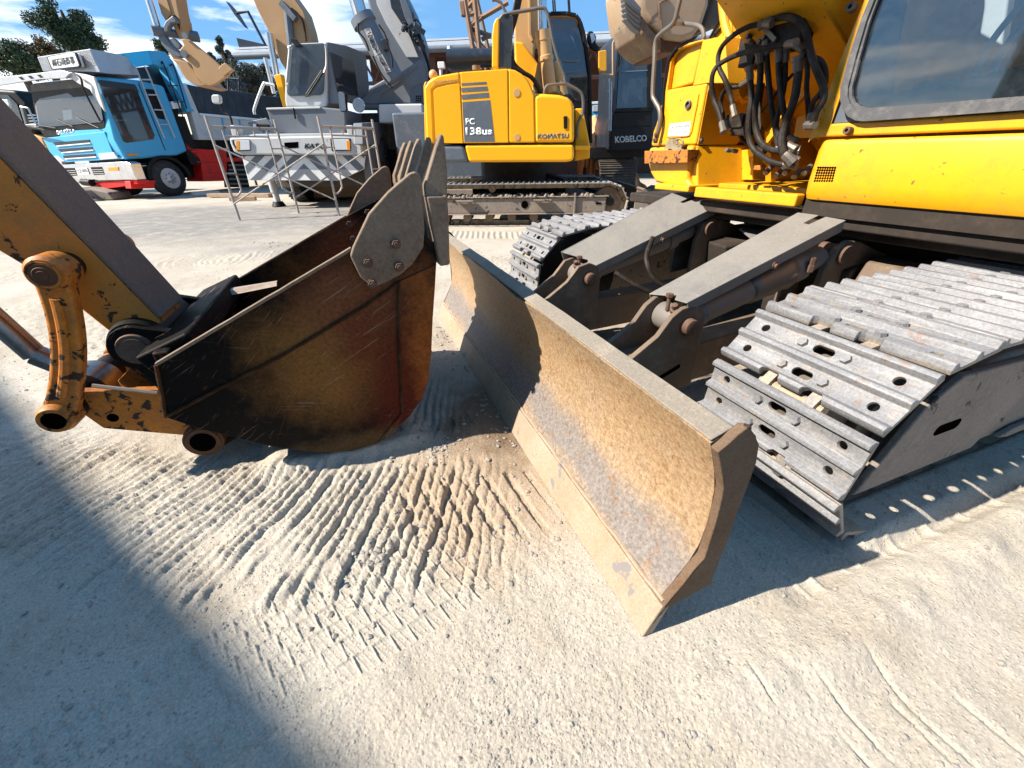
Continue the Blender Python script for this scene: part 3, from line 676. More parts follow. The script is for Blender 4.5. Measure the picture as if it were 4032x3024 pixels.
def march(P, step):
    out = [Vector((P[0][0], 0, P[0][1]))]; i = 0
    cur = out[0]
    while True:
        j = i
        while j + 1 < len(P) and (Vector((P[j + 1][0], 0, P[j + 1][1])) - cur).length < step: j += 1
        if j + 1 >= len(P): break
        p, q = Vector((P[j][0], 0, P[j][1])), Vector((P[j + 1][0], 0, P[j + 1][1]))
        lo, hi = 0., 1.
        for _ in range(30):
            m_ = (lo + hi) / 2
            if ((p + (q - p) * m_) - cur).length < step: lo = m_
            else: hi = m_
        cur = p + (q - p) * lo; out.append(cur); i = j
    return out
def shoes(parent, path, y0, step=.1718, mesh=None, scale=1.0):
    per = sum(((path[i][0] - path[i - 1][0]) ** 2 + (path[i][1] - path[i - 1][1]) ** 2) ** .5 for i in range(1, len(path)))
    st = step * scale; N = round(per / st); lo, hi = st * .96, st * 1.05
    for _ in range(24):
        mid = (lo + hi) / 2; n = march(path, mid)
        if len(n) > N: lo = mid
        else: hi = mid
    n = march(path, hi); n.append(n[0])
    for a, b in zip(n, n[1:]):
        if (b - a).length < .10 * scale: continue
        x = (b - a).normalized(); y = Vector((0, 1, 0)); z = x.cross(y)
        c = (a + b) / 2 + z * .049
        o = bpy.data.objects.new('track_shoe', mesh or SHOE); COL.objects.link(o); o.parent = parent
        mm = Matrix.Identity(4)
        for i in range(3): mm[i][0], mm[i][1], mm[i][2], mm[i][3] = x[i] * scale, y[i], z[i] * scale, (c.x, y0, c.z)[i]
        o.matrix_local = mm

def roller(mb, x, z, y0, y1, r): mb.lathe((x, y0, z), (x, y1, z), [(0, r * .55), (.0, r), (.03, r), (.035, r * .8), (y1 - y0 - .035, r * .8), (y1 - y0 - .03, r), (y1 - y0, r), (y1 - y0, r * .5)], 20)

# near and far crawler
XF, ZF, RF, XR, ZR, RR = .9, .312, .262, 3.75, .34, .266
PATH = track_path(XF, ZF, RF, XR, ZR, RR, .012)
for y0, near in ((.0, True), (1.99, False)):
    fr = MB(); out_y = y0 + .075 if near else y0 + .43
    # side frame: sloping-topped box beam with a front guard
    prof = [(.86, .135), (1.0, .10), (3.5, .10), (3.6, .2), (3.55, .47), (1.35, .50), (1.12, .47), (.98, .40)]
    fr.prism([(x, y0 + .085, z) for x, z in prof], (0, .33, 0))
    tr = obj('crawler_track', fr, M['frame_dust'], EX, bevel=.02, seg=3)
    g = MB()     # guard cheek and stiffener on the outer face
    ya = y0 + .06 if near else y0 + .415
    g.prism([(x, ya, z) for x, z in [(.80, .125), (1.42, .125), (1.55, .30), (1.62, .48), (1.04, .5), (.93, .42)]], (0, .024, 0))
    g.prism([(x, ya - .0, z) for x, z in [(1.60, .12), (1.68, .10), (3.5, .10), (3.5, .14), (1.7, .14)]], (0, .022, 0))
    obj('side_guard', g, M['frame_dust'], tr, bevel=.007)
    h = MB(); P = [(1.13 + .075 * c_ + (.045 if c_ > 0 else -.045) * 0 + (.05 if math.cos(t) > 0 else -.05), ya - .0015, .315 + .022 * math.sin(t) + .10 * (c_ * .22)) for t, c_ in [(2 * math.pi * i / 20, math.cos(2 * math.pi * i / 20)) for i in range(20)]]
    P = [(1.13 + (.045 if math.cos(t) > 0 else -.045) + .02 * math.cos(t), ya - .0015, .30 + .02 * math.sin(t)) for t in [2 * math.pi * (i + .5) / 20 for i in range(20)]]
    h.prism(P, (0, .003, 0)); obj('slot', h, M['hole'], tr)
    idl = MB(); idl.lathe((XF, y0 + .14, ZF), (XF, y0 + .36, ZF), [(0, .05), (0, .09), (.03, .09), (.035, .225), (.04, .235), (.18, .235), (.185, .225), (.19, .09), (.22, .09), (.22, .05)], 40)
    idl.lathe((XF, y0 + .215, ZF), (XF, y0 + .285, ZF), [(0, .2), (0, .262), (.07, .262), (.07, .2)], 40)
    obj('idler_wheel', idl, M['black'] if not near else M['track_dark'], tr)
    sp = MB(); sp.lathe((XR, y0 + .21, ZR), (XR, y0 + .29, ZR), [(0, .1), (0, .25), (.08, .25), (.08, .1)], 36)
    for k in range(19):
        t = 2 * math.pi * k / 19; sp.beam((XR + .23 * math.cos(t), y0 + .25, ZR + .23 * math.sin(t)), (XR + .29 * math.cos(t), y0 + .25, ZR + .29 * math.sin(t)), .06, .05, (0, 1, 0), .06, .02)
    sp.cyl((XR, y0 + .1, ZR), (XR, y0 + .4, ZR), .17); obj('sprocket', sp, M['track_dark'], tr)
    for k in range(7):
        rl = MB(); roller(rl, 1.3 + k * .36, .14, y0 + .15, y0 + .35, .075); obj('roller', rl, M['track_dark'], tr)
    rl = MB(); roller(rl, 2.3, .575, y0 + .17, y0 + .33, .05); obj('carrier_roller', rl, M['track_dark'], tr)
    shoes(tr, PATH, y0)
    if not near:      # the big dished idler face with a round window that shows through the far crawler
        d = MB(); n = 40
        ring_o = [(XF + .29 * math.cos(t), ZF + .29 * math.sin(t)) for t in [2 * math.pi * i / n for i in range(n)]]
        cx, cz, cr_ = XF + .02, ZF + .13, .062
        ring_i = [(cx + cr_ * math.cos(t), cz + cr_ * math.sin(t)) for t in [2 * math.pi * i / n for i in range(n)]]
        for yy, flip in ((y0 + .012, 0), (y0 + .03, 1)):
            a = [d.bm.verts.new((x, yy, z)) for x, z in ring_o]; b2 = [d.bm.verts.new((x, yy, z)) for x, z in ring_i]
            for i in range(n): d.bm.faces.new((a[i], a[(i + 1) % n], b2[(i + 1) % n], b2[i]))
            if flip:
                for i in range(n):
                    d.bm.faces.new((a[i], a[(i + 1) % n], pa[(i + 1) % n], pa[i])); d.bm.faces.new((b2[i], b2[(i + 1) % n], pb[(i + 1) % n], pb[i]))
            pa, pb = a, b2
        obj('idler_plate', d, M['black'], tr, smooth=20)

# ---- centre frame, slew ring, deck
u = MB()
u.prism([(x, .5, z) for x, z in [(1.75, .34), (3.0, .30), (3.0, .6), (1.75, .56)]], (0, 1.5, 0))
u.cyl((2.38, 1.245, .45), (2.38, 1.245, .76), .62, n=40)
u.beam((1.6, .95, .42), (2.1, 1.05, .5), .36, .3); u.beam((1.6, 1.6, .42), (2.1, 1.5, .5), .36, .3)
obj('undercarriage_frame', u, M['under'], EX, bevel=.015)
u = MU(); u.box(.05, 2.4, -1.0, 1.28, .74, .80); u.box(.12, 2.2, -.9, .6, .70, .76); u.done()
u.cyl((2.38, 1.245, .68), (2.38, 1.245, .80), .55, n=40)
obj('swing_deck', u, M['under'], EX, bevel=.01)
u = MU(); u.box(-.01, .05, -.0, .62, .82, .875); u.box(-.04, .3, .64, .93, .845, .88).done(); obj('deck_ledge', u, M['yellow'], EX, bevel=.008)

# ---- dozer blade
def bl(s, z, t=0): return Vector((s, t, z))
FRONT = [(.044, .100), (.083, .168), (.108, .215), (.124, .27), (.127, .33), (.123, .385), (.116, .44), (.098, .50), (.078, .55), (.064, .582)]
BACK = [(.110, .598), (.126, .57), (.140, .545), (.146, .54), (.150, .42), (.16, .3), (.155, .2), (.12, .12), (.075, .06)]
mb = MB(); n = 50; L0, L1 = .022, 2.468
secs = []
from mathutils import noise as mnoise
for i in range(n + 1):
    t = L0 + (L1 - L0) * i / n
    top_dip = -.012 * math.exp(-((t - 1.05) / .12) ** 2) - .01 * math.exp(-((t - 1.9) / .1) ** 2)
    ring = []
    for k, (s, z) in enumerate(FRONT + BACK):
        j = mnoise.noise(Vector((t * 5, z * 6, s * 3))) * .003
        dz = top_dip if z > .53 else 0
        ring.append(mb.bm.verts.new((s + j, t, z + dz + (mnoise.noise(Vector((t * 9, 4, s * 5))) * .004 if z > .57 else 0))))
    secs.append(ring)
nn = len(secs[0])
mb.bm.faces.new(secs[0]); mb.bm.faces.new(secs[-1][::-1])
for a, b2 in zip(secs, secs[1:]):
    for k in range(nn): mb.bm.faces.new((a[k], b2[k], b2[(k + 1) % nn], a[(k + 1) % nn]))
BL = obj('dozer_blade', mb, M['blade'], EX, smooth=38)
mb = MB(); mb.prism([(.064, L0, .5845), (.112, L0, .599), (.113, L0, .605), (.064, L0, .590)], (0, L1 - L0, 0)).rough(.0035, 7, 3, maxlen=.12)
obj('top_rail', mb, M['blade_top'], BL, bevel=.003)
mb = MB(); mb.prism([(-.004, 0, -.004), (.03, 0, -.004), (.062, 0, .096), (.036, 0, .104)], (0, 1.14, 0)).rough(.002, 9, 5, maxlen=.15)
obj('cutting_edge', mb, M['blade_edge'], BL, bevel=.004)
mb = MB(); mb.prism([(-.004, 1.146, -.004), (.03, 1.146, -.004), (.062, 1.146, .096), (.036, 1.146, .104)], (0, 1.345, 0)).rough(.002, 9, 8, maxlen=.15)
obj('cutting_edge', mb, M['blade_edge'], BL, bevel=.004)
mb = MB(); mb.tube([(.047 + .002 * math.sin(t * 40), t, .106 + .002 * math.sin(t * 63)) for t in np.linspace(.01, 2.48, 120)], .006, 6, False)
obj('weld_seam', mb, M['blade_edge'], BL)
ep = FM.Y(0, (2557, 2470), (2611, 2394), (2690, 2300), (2770, 2200), (2821, 2052), (2842, 1980), (2846, 1925), (2839, 1824), (2828, 1779), (2870, 1745), (2905, 1715), (2944, 1688), (2972, 1712), (2989, 1748), (2984, 1817), (2946, 1907), (2926, 1962), (2893, 2052), (2862, 2150), (2831, 2224), (2795, 2302), (2700, 2350), (2643, 2390))
for t0, dt in ((0.0, .022), (2.468, .022)):
    mb = MB(); mb.prism([(p.x, t0, max(p.z, -.003)) for p in ep], (0, dt, 0)).rough(.004 if t0 < 1 else .002, 16, 1, maxlen=.06)
    obj('end_plate', mb, M['blade_side'], BL, bevel=.003)
mb = MB()      # torn ear on the near top corner
mb.tube(FM.Y(.012, (2830, 1772), (2860, 1748), (2900, 1722), (2938, 1690)), .008, 7, rf=lambda t: .8 + .5 * math.sin(t * 22) ** 2)
mb.tube([(p.x, .012, p.z) for p in FM.Y(0, (2940, 1690), (2962, 1700), (2978, 1735), (2984, 1775), (2975, 1800))], .006, 6)
mb.rough(.006, 40, 2)
obj('torn_corner', mb, M['blade_side'], BL)

# ---- blade brackets, lift cylinders, covers, push arms (near one at y .80, far one at y 1.60)
for y0, far in ((.80, False), (1.60, True)):
    br = MB()
    pl = [(.14, .10), (.14, .14), (.40, .265), (.60, .40), (.655, .475), (.70, .505), (.755, .512), (.81, .49), (.835, .44), (.84, .12), (.60, .08), (.3, .07)]
    if far: pl = [(.16, .10), (.16, .2), (.42, .30), (.60, .42), (.67, .50), (.74, .515), (.80, .49), (.82, .42), (.82, .16), (.5, .10)]
    br.prism([(s, y0, z) for s, z in pl], (0, .026, 0)); br.prism([(s, y0 + .165, z) for s, z in pl], (0, .026, 0))
    b0 = obj('blade_bracket', br, M['brownsteel'], EX, bevel=.005)
    if not far:
        sl = MB(); P = [(.67 + .07 * (1 if math.cos(t) > 0 else -1) + .011 * math.cos(t), y0 - .0015, .205 + .03 * (1 if math.cos(t) > 0 else -1) + .011 * math.sin(t)) for t in [2 * math.pi * (i + .5) / 16 for i in range(16)]]
        sl.prism(P, (0, .003, 0)); obj('slot', sl, M['hole'], b0)
    pn = MB(); pn.lathe((.745, y0 - .032, .425), (.745, y0 + .21, .425), [(0, .03), (.002, .034), (.03, .036), (.03, .042), (.034, .042), (.034, .03), (.2, .03), (.24, .03)], 24)
    obj('pin', pn, M['rustbolt'], b0)
    arm = MB(); arm.beam((.20, y0 + .095, .16), (1.75, y0 + (.16 if not far else .03), .24), .13, .2); arm.beam((.16, y0 + .4 * (1 if not far else -1) + .095, .2), (.62, y0 + .095, .2), .05, .12)
    obj('push_arm', arm, M['brownsteel'], EX, bevel=.01)
    yc = y0 + (.062 if not far else .095); a, b2 = Vector((.745, yc, .425)), Vector((1.56, yc, .64)); d = (b2 - a).normalized(); Lc = (b2 - a).length
    cy = MB(); cy.lathe(a, b2, [(.07, .035), (.07, .058), (.11, .062), (.12, .056), (.60, .056), (.60, .066), (.66, .066), (.66, .05), (Lc - .06, .05), (Lc - .06, .03)], 28)
    cy.lathe((.745, y0 + .03, .425), (.745, y0 + .16, .425), [(0, .03), (0, .058), (.012, .062), (.118, .062), (.13, .058), (.13, .03)], 26)
    cyo = obj('lift_cylinder', cy, M['cyl_grey'], EX)
    nip = MB(); q = Vector((.70, yc - .02, .482)); nip.lathe(q, q + Vector((-.018, -.012, .035)), [(0, .012), (0, .02), (.016, .02), (.018, .012), (.04, .012), (.04, .004)], 12); obj('grease_boss', nip, M['rustbolt'], cyo)
    if not far:
        wr = MB(); wr.lathe(a + d * .36, a + d * .62, [(0, .057), (.01, .064), (.05, .068), (.09, .063), (.12, .07), (.16, .066), (.2, .074), (.24, .068), (.26, .058)], 22).rough(.007, 22, 4)
        obj('protective_sleeve', wr, M['fitting'], cyo)
        v_ = MB(); q = a + d * .64; v_.lathe(q + Vector((0, -.07, .0)), q + Vector((0, -.07, .06)), [(0, .012), (0, .018), (.03, .018), (.03, .013), (.06, .013)], 6); obj('hose_union', v_, M['rustbolt'], cyo)
    # rear lug with pin
    lg = MB(); P = [(1.48, .34), (1.48, .58), (1.52, .67), (1.58, .70), (1.66, .69), (2.05, .56), (2.05, .4)]
    lg.prism([(s, y0 + .0, z) for s, z in P], (0, .028, 0)); lg.prism([(s, y0 + .165, z) for s, z in P], (0, .028, 0))
    lo_ = obj('cylinder_lug', lg, M['brownsteel'], EX, bevel=.006)
    pn = MB(); pn.cyl((1.57, y0 - .022, .64), (1.57, y0 + .2, .64), .042, n=28); obj('pin', pn, M['rustbolt'], lo_)
    # folded sheet cover over the cylinder, notched at the front bolt and slotted at the back
    if not far:
        fr_ = [Vector((.715, y0, .530)), Vector((.705, y0 + .06, .528)), Vector((.735, y0 + .085, .537)), Vector((.715, y0 + .115, .528)), Vector((.690, y0 + .205, .512))]
        rr = [Vector((1.475, y0 + .205, .803)), Vector((1.49, y0 + .115, .80)), Vector((1.40, y0 + .11, .773)), Vector((1.40, y0 + .085, .771)), Vector((1.493, y0 + .085, .797)), Vector((1.50, y0, .792))]
        top = fr_ + rr
    else:
        top = [Vector((.775, y0, .495)), Vector((.76, y0 + .07, .50)), Vector((.79, y0 + .1, .508)), Vector((.66, y0 + .21, .545)),
               Vector((1.44, y0 + .23, .835)), Vector((1.50, y0 + .13, .815)), Vector((1.42, y0 + .125, .79)), Vector((1.42, y0 + .10, .786)), Vector((1.52, y0 + .1, .808)), Vector((1.59, y0, .768))]
    mb = MB(); mb.prism(top, (0, 0, -.006))
    mb.prism([top[0], top[-1], top[-1] + Vector((0, 0, -.048)), top[0] + Vector((.02, 0, -.042))], (0, .006, 0))
    i_ = 4 if not far else 3
    mb.prism([top[i_], top[i_ + 1], top[i_ + 1] + Vector((0, 0, -.06)), top[i_] + Vector((.02, 0, -.05))], (0, -.006, 0))
    co_ = obj('cylinder_cover', mb, M['cover'], EX, bevel=.003)
    bt = MB(); q = top[0].lerp(top[3 if far else 4], .42) + Vector((.015, 0, .0))
    bt.cyl(q + Vector((-.02, 0, -.05)), q + Vector((-.02, 0, .008)), .009, n=10); bt.cyl(q + Vector((-.02, 0, .008)), q + Vector((-.02, 0, .022)), .016, n=6); obj('cover_bolt', bt, M['rustbolt'], co_)
    bt = MB(); q = top[0].lerp(top[-1], .55) + Vector((0, -.0, -.04)); bt.cyl(q, q + Vector((0, -.018, 0)), .011, n=6); bt.cyl(q, q + Vector((0, -.006, 0)), .016, n=14); obj('cover_bolt', bt, M['rustbolt'], co_)
hs_ = MB(); hs_.tube([(1.15, 1.6, .62), (1.05, 1.5, .52), (1.1, 1.42, .4), (1.3, 1.35, .33), (1.6, 1.3, .3)], .014, 8)
hs_.tube([(.9, 1.58, .45), (1.0, 1.48, .38), (1.2, 1.4, .3), (1.5, 1.35, .28)], .014, 8); obj('blade_hose', hs_, M['hose'], EX)
# plates on top of the frame between the covers and a chunk of packed mud by the near lug
mb = MB(); mb.prism([(1.55, 1.25, .62), (1.75, 1.15, .63), (2.1, 1.25, .66), (2.1, 1.55, .66), (1.7, 1.5, .64)], (0, 0, .012)); mb.prism([(1.5, 1.12, .52), (1.52, 1.12, .66), (1.6, 1.16, .66), (1.58, 1.16, .5)], (0, .012, 0))
obj('step_plate', mb, M['cover'], EX, bevel=.003)
mb = MB(); mb.prism([(1.62, .60, .42), (1.70, .60, .60), (1.78, .60, .625), (2.2, .60, .52), (2.2, .60, .4)], (0, .17, 0)).rough(.006, 9, 2, maxlen=.1); obj('lug_housing', mb, M['brownsteel'], EX, bevel=.01)
# ---------------------------------------------------------------- upper structure of the foreground excavator
EX['label'] = 'yellow crawler excavator parked on the right, rusty dozer blade towards the camera'
def UX(v, *ps): return FU.X(v, *ps)
# lower front panel of the cab: rounded left end, sloping bottom edge
pb = UX(0, (3140, 787), (4032, 863)); pt = UX(0, (3150, 560), (4032, 521))
zb, zt = .851, 1.092
mb = MU(); n = 20; YR = -1.75
prof = [(-.004, zb + .075), (0, zt - .02), (.004, zt - .006), (.012, zt), (.2, zt), (.2, zb + .0), (.05, zb - .002), (.018, zb + .006), (.004, zb + .03)]
rings = []
ys = [YR, -1.2, -.8, -.5, -.3, -.1] + [-.06 + .06 * math.sin(a) for a in np.linspace(0, math.pi / 2, 9)]
xs = [0, 0, 0, 0, 0, 0] + [.06 * (1 - math.cos(a)) for a in np.linspace(0, math.pi / 2, 9)]
for y, dx in zip(ys, xs): rings.append([mb.bm.verts.new((x + (dx if k < 5 or k > 5 else 0) if x < .19 else .2, y, z - (dx * .25 if z > zt - .03 else 0))) for k, (x, z) in enumerate(prof)])
nn = len(prof); mb.bm.faces.new(rings[0]); mb.bm.faces.new(rings[-1][::-1])
for a, b2 in zip(rings, rings[1:]):
    for k in range(nn): mb.bm.faces.new((a[k], b2[k], b2[(k + 1) % nn], a[(k + 1) % nn]))
PANEL = obj('front_panel', mb.done(), M['yellow'], EX, smooth=40)
mb = MU()
g0 = UX(-.004, zE(350, 1215), zE(472, 1217), zE(325, 1312), zE(450, 1312))
for i in range(8):
    for j in range(6):
        a = g0[0].lerp(g0[1], i / 7); b2 = g0[2].lerp(g0[3], i / 7); q = a.lerp(b2, j / 5)
        mb.cyl((-.0055, q.y, q.z), (.004, q.y, q.z), .0042, n=10)
obj('vent_holes', mb.done(), M['hole'], PANEL)
mb = MU(); mb.box(.03, .25, YR, -.02, .79, .86).done(); obj('sill_beam', mb, M['under'], EX)
# cab front: frame, grey corner sheet, gasket, glass
CF = .015
co_out = UX(CF, (3194, 549), (4032, 519))
zf = 1.103
left = UX(CF, (3194, 549), (3265, 400), (3350, 170), (3412, 0)); left_in = UX(CF, (3265, 488), (3316, 350), (3406, 60), (3424, 0))
up = (left[3] - left[0]).normalized()
L0_ = Vector((CF, left[0].y, zf)); L1_ = left[3] + up * .9
I0_ = left_in[0]; I1_ = left_in[3] + (left_in[3] - left_in[0]).normalized() * .9
yr = -1.22
mb = MU()
mb.prism([L0_, Vector((CF, yr, zf)), Vector((CF, yr, I0_.z - .0)), I0_], (.05, 0, 0))
mb.prism([L0_ + Vector((0, 0, .0)), I0_, I1_, L1_], (.05, 0, 0))
# the post carries on back as the cab side, and over as the roof
mb.prism([L0_ + Vector((.05, 0, 0)), L0_ + Vector((.05, -.03, 0)), L1_ + Vector((.05, -.03, 0)), L1_ + Vector((.05, 0, 0))], (1.5, 0, 0))
mb.prism([Vector((CF, yr, zf)), Vector((CF, yr - .06, zf)), Vector((CF, yr - .06, L1_.z)), Vector((CF, yr, L1_.z))], (1.5, 0, 0))
mb.prism([L1_ + Vector((-.05, .03, 0)), Vector((-.05, yr - .06, 0)) + Vector((CF, 0, L1_.z)), Vector((-.05, yr - .06, 0)) + Vector((CF, 0, L1_.z + .08)), L1_ + Vector((-.05, 0, .08))], (1.65, 0, 0))
CAB = obj('cab', mb.done(), M['yellow'], EX, bevel=.008, seg=3)
mb = MU(); mb.prism([I0_ + Vector((-.0, -.002, .002)), Vector((CF, yr, I0_.z + .002)), Vector((CF, yr, I0_.z + .2)), UX(CF, (3500, 370))[0], UX(CF, (3560, -20))[0], UX(CF, (3585, -250))[0], I1_ + Vector((0, -.002, 0))], (.012, 0, 0))
for v in mb.bm.verts: v.co.x += .012
obj('grey_corner_sheet', mb.done(), M['slate'], CAB)
def gas(off): return None
go = UX(CF - .004, (3560, -300), (3436, 0), (3406, 70), (3358, 217), (3322, 345), (3320, 391), (3330, 430), (3350, 458), (3380, 474), (3410, 478), (3700, 458), (4032, 434), (4500, 404))
gi = UX(CF - .004, (3590, -300), (3464, 0), (3434, 80), (3390, 235), (3362, 345), (3362, 378), (3372, 402), (3392, 416), (3420, 424), (3445, 424), (3720, 404), (4032, 379), (4500, 345))
mb = MU()
for lay, (o_, i_, th) in enumerate(((go, [a.lerp(b2, .72) for a, b2 in zip(go, gi)], .022), ([a.lerp(b2, .62) for a, b2 in zip(go, gi)], gi, .012))):
    for k in range(len(o_) - 1):
        pts = [o_[k], o_[k + 1], i_[k + 1], i_[k]]
        mb.prism(pts, (-th, 0, 0))
gk = obj('window_gasket', mb.done(), M['gasket'], CAB, smooth=60)
mb = MU(); mb.prism([g + Vector((.004, 0, 0)) for g in [go[k].lerp(gi[k], .8) for k in range(len(go))]] + [Vector((CF, yr, 1.9))], (.004, 0, 0)); obj('windscreen', mb.done(), M['glass_fg'], CAB)
# inside the cab
mb = MU(); mb.box(.06, 1.5, yr, -.10, 1.07, 1.09); mb.box(1.45, 1.5, yr, -.1, 1.1, 2.4); mb.done(); obj('cab_floor', mb, M['cgrey'], CAB)
mb = MU(); mb.prism(UX(.45, zE(1515, 250), zE(1545, 60), zE(1550, -200), zE(1760, -200), zE(1720, 60), zE(1680, 340)), (.06, 0, 0)); obj('seat_side_panel', mb.done(), M['offwhite'], CAB, bevel=.01)
mb = MU(); mb.box(.75, 1.2, -.85, -.4, 1.3, 1.45); mb.box(1.12, 1.25, -.85, -.4, 1.4, 1.95); mb.done(); obj('seat', mb, M['rubber'], CAB, bevel=.03)
mb = MU()
for yy, p1, p2 in ((0, (3890, 190), (4032, 0)), (.0, (3960, 185), (4080, 40))):
    q = UX(.22, p1, p2); dd = q[1] - q[0]; mb.tube([q[0] + Vector((0, 0, -.22)), q[0], q[0] + dd, q[1] + dd * .8 + Vector((.05, 0, .1))], .011, 8)
mb.done(); obj('control_lever', mb, M['alu'], CAB)
mb = MU(); q = UX(.2, (3850, 215), (3990, 185)); mb.box(.18, .36, min(q[0].y, q[1].y) - .1, q[0].y, 1.12, 1.235).done(); obj('pedal_box', mb, M['cgrey'], CAB, bevel=.01)
mb = MU(); sh = UX(.16, (3535, 410), (3560, 370), (3620, 330), (3700, 310), (3745, 318), (3735, 350), (3690, 385), (3650, 405))
mb.prism(sh, (.14, 0, 0)).rough(.012, 18, 5, maxlen=.05); obj('cloth_on_floor', mb.done(), M['cloth'], CAB, smooth=60)
for (px_, py_), rr_ in (((3347, 517), .0155), ((3362, 33), .017)):
    q = UX(CF, (px_, py_))[0]; mb = MU(); mb.lathe(q, q + Vector((-.03, 0, .004)), [(0, rr_ * .9), (.002, rr_), (.028, rr_ * .9), (.028, rr_ * .45), (.012, rr_ * .4)], 18); obj('guard_boss', mb.done(), M['rustbolt'] if py_ > 100 else M['gasket'], CAB)

# ---- tool box and hood on the far side
XB = .05
mb = MU()
f = UX(XB, zD(440, 690), zD(750, 637), zD(715, 830), zD(662, 1112), zD(318, 1122), zD(335, 1010), zD(385, 880), zD(400, 780))
mb.prism(f, (1.2, 0, 0)); TB = obj('tool_box', mb.done(), M['yellow'], EX, bevel=.012, seg=3)
mb = MU(); f = UX(XB - .008, zD(478, 735), zD(500, 728), zD(640, 702), zD(672, 704), zD(684, 722), zD(672, 800), zD(630, 1010), zD(612, 1045), zD(590, 1052), zD(455, 1062), zD(436, 1050), zD(434, 1020), zD(460, 850), zD(468, 760))
mb.prism(f, (.012, 0, 0)); DOOR = obj('tool_box_door', mb.done(), M['yellow'], EX, bevel=.004)
q = UX(XB - .008, zD(611, 805))[0]; mb = MU(); mb.lathe(q + Vector((.01, 0, 0)), q + Vector((-.02, 0, 0)), [(0, .021), (.022, .021), (.024, .015), (.012, .013)], 22); obj('lock', mb.done(), M['gasket'], DOOR)
mb = MU(); f = UX(XB - .011, zD(464, 952), zD(626, 934), zD(608, 1040), zD(449, 1047)); mb.prism(f, (.003, 0, 0)); SG = obj('load_sign', mb.done(), M['white'], DOOR)
def tquad(pl): return [toM(p) for p in pl]
f = UX(XB - .0125, zD(473, 985), zD(612, 972), zD(616, 956), zD(477, 969)); text_on('load_lettering', '最大作業半径時の定格荷重', tquad(f), M['inkgrey'], DOOR, .001)
f = UX(XB - .0125, zD(466, 1033), zD(592, 1023), zD(600, 994), zD(470, 1003)); text_on('load_lettering', '7.27m 1.2t', tquad(f), M['inkgrey'], DOOR, .001)
mb = MU(); f = UX(XB + .03, zD(438, 700), zD(478, 450), zD(500, 400), zD(560, 365), zD(640, 335), zD(720, 315), zD(640, 640))
mb.prism(f, (1.1, 0, 0)); obj('recessed_hood', mb.done(), M['yellow'], EX, bevel=.01)
mb = MU(); f = UX(XB, zD(715, 310), zD(885, 275), zD(912, 640), zD(745, 640), zD(640, 660)); mb.prism(f, (1.0, 0, 0)); mb.prism(UX(XB, zD(320, 1110), zD(430, 690), zD(470, 450), zD(510, 385), zD(610, 330), zD(725, 300), zD(715, 318), zD(560, 368), zD(500, 402), zD(478, 455), zD(445, 690), zD(380, 1000)), (1.1, 0, 0))
obj('hood', mb.done(), M['yellow'], EX, bevel=.012)
mb = MU(); mb.tube(UX(XB - .006, zD(382, 1000), zD(408, 880), zD(418, 700), zD(445, 500), zD(500, 390), zD(520, 370)), .008, 6); obj('hood_seal', mb.done(), M['black'], EX)
# shaded inner side of the tool box, lower nose block
s0 = UX(XB, zD(750, 637))[0]; s1 = UX(XB, zD(662, 1112))[0]
mb = MU(); mb.prism([s0 + Vector((.012, -.004, 0)), s1 + Vector((.012, -.004, 0)), s1 + Vector((.30, -.035, -.004)), s1 + Vector((.36, -.035, .07)), s1 + Vector((.5, -.035, .1)), s0 + Vector((.36, -.03, .0))], (0, .03, 0)); TS = obj('side_panel', mb.done(), M['yellow'], EX, bevel=.004)
for a_ in (.1, .93):
    q = s0.lerp(s1, a_) + Vector((.03, -.005, 0)); mb = MU(); mb.cyl(q, q + Vector((0, -.012, 0)), .012, n=6); mb.cyl(q, q + Vector((0, -.004, 0)), .017, n=16); obj('panel_bolt', mb.done(), M['fitting'], TS)
mb = MU(); f = UX(XB - .02, zD(300, 1135), zD(640, 1115), zD(618, 1250), zD(600, 1380), zD(645, 1445), zD(560, 1440), zD(440, 1425), zD(350, 1400), zD(310, 1330), zD(288, 1240))
mb.prism(f, (1.0, 0, 0)); NB = obj('corner_weight', mb.done(), M['yellow'], EX, bevel=.03, seg=4)
t0 = UX(XB - .02, zD(640, 1118))[0]; t1 = UX(XB - .02, zD(645, 1440))[0]
mb = MU(); mb.prism([t0 + Vector((.03, -.004, 0)), t1 + Vector((.03, -.004, 0)), t1 + Vector((.40, -.06, 0)), t0 + Vector((.45, -.06, .0))], (0, .05, 0)); obj('side_panel', mb.done(), M['yellow'], EX, bevel=.01, label='shaded lower side panel beside the hoses')
mb = MU(); q = UX(XB - .07, zD(268, 1160), zD(600, 1150), zD(596, 1250), zD(268, 1258)); mb.prism(q, (.012, 0, 0)); mb.box(XB - .06, XB + .02, q[1].y - .004, q[1].y + .01, q[2].z, q[1].z)
obj('step_plate', mb.done(), M['yellow_old'], EX, bevel=.003)
# handrail
mb = MU(); a = UX(XB - .03, zD(352, 1100), zD(385, 960), zD(385, 850), zD(350, 780), zD(332, 720), zD(345, 480), zD(355, 320), zD(400, 255), zD(490, 180), zD(520, 90), zD(550, -40), zD(575, -160))
mb.tube(a, .0135, 10); b2 = UX(XB - .03, zD(495, 182)); c_ = UX(XB + .18, zD(560, 182), zD(670, 195), zD(715, 230), zD(728, 310)); mb.tube(b2 + c_, .012, 10)
HR = obj('handrail', mb.done(), M['fitting'], EX)
for z_ in (zD(355, 1035), zD(345, 1078)):
    q = UX(XB - .045, z_)[0]; mb = MU(); mb.cyl(q, q + Vector((-.008, 0, 0)), .009, n=6); mb.cyl(q + Vector((.01, 0, 0)), q, .014, n=14); obj('rail_bolt', mb.done(), M['rustbolt'], HR)

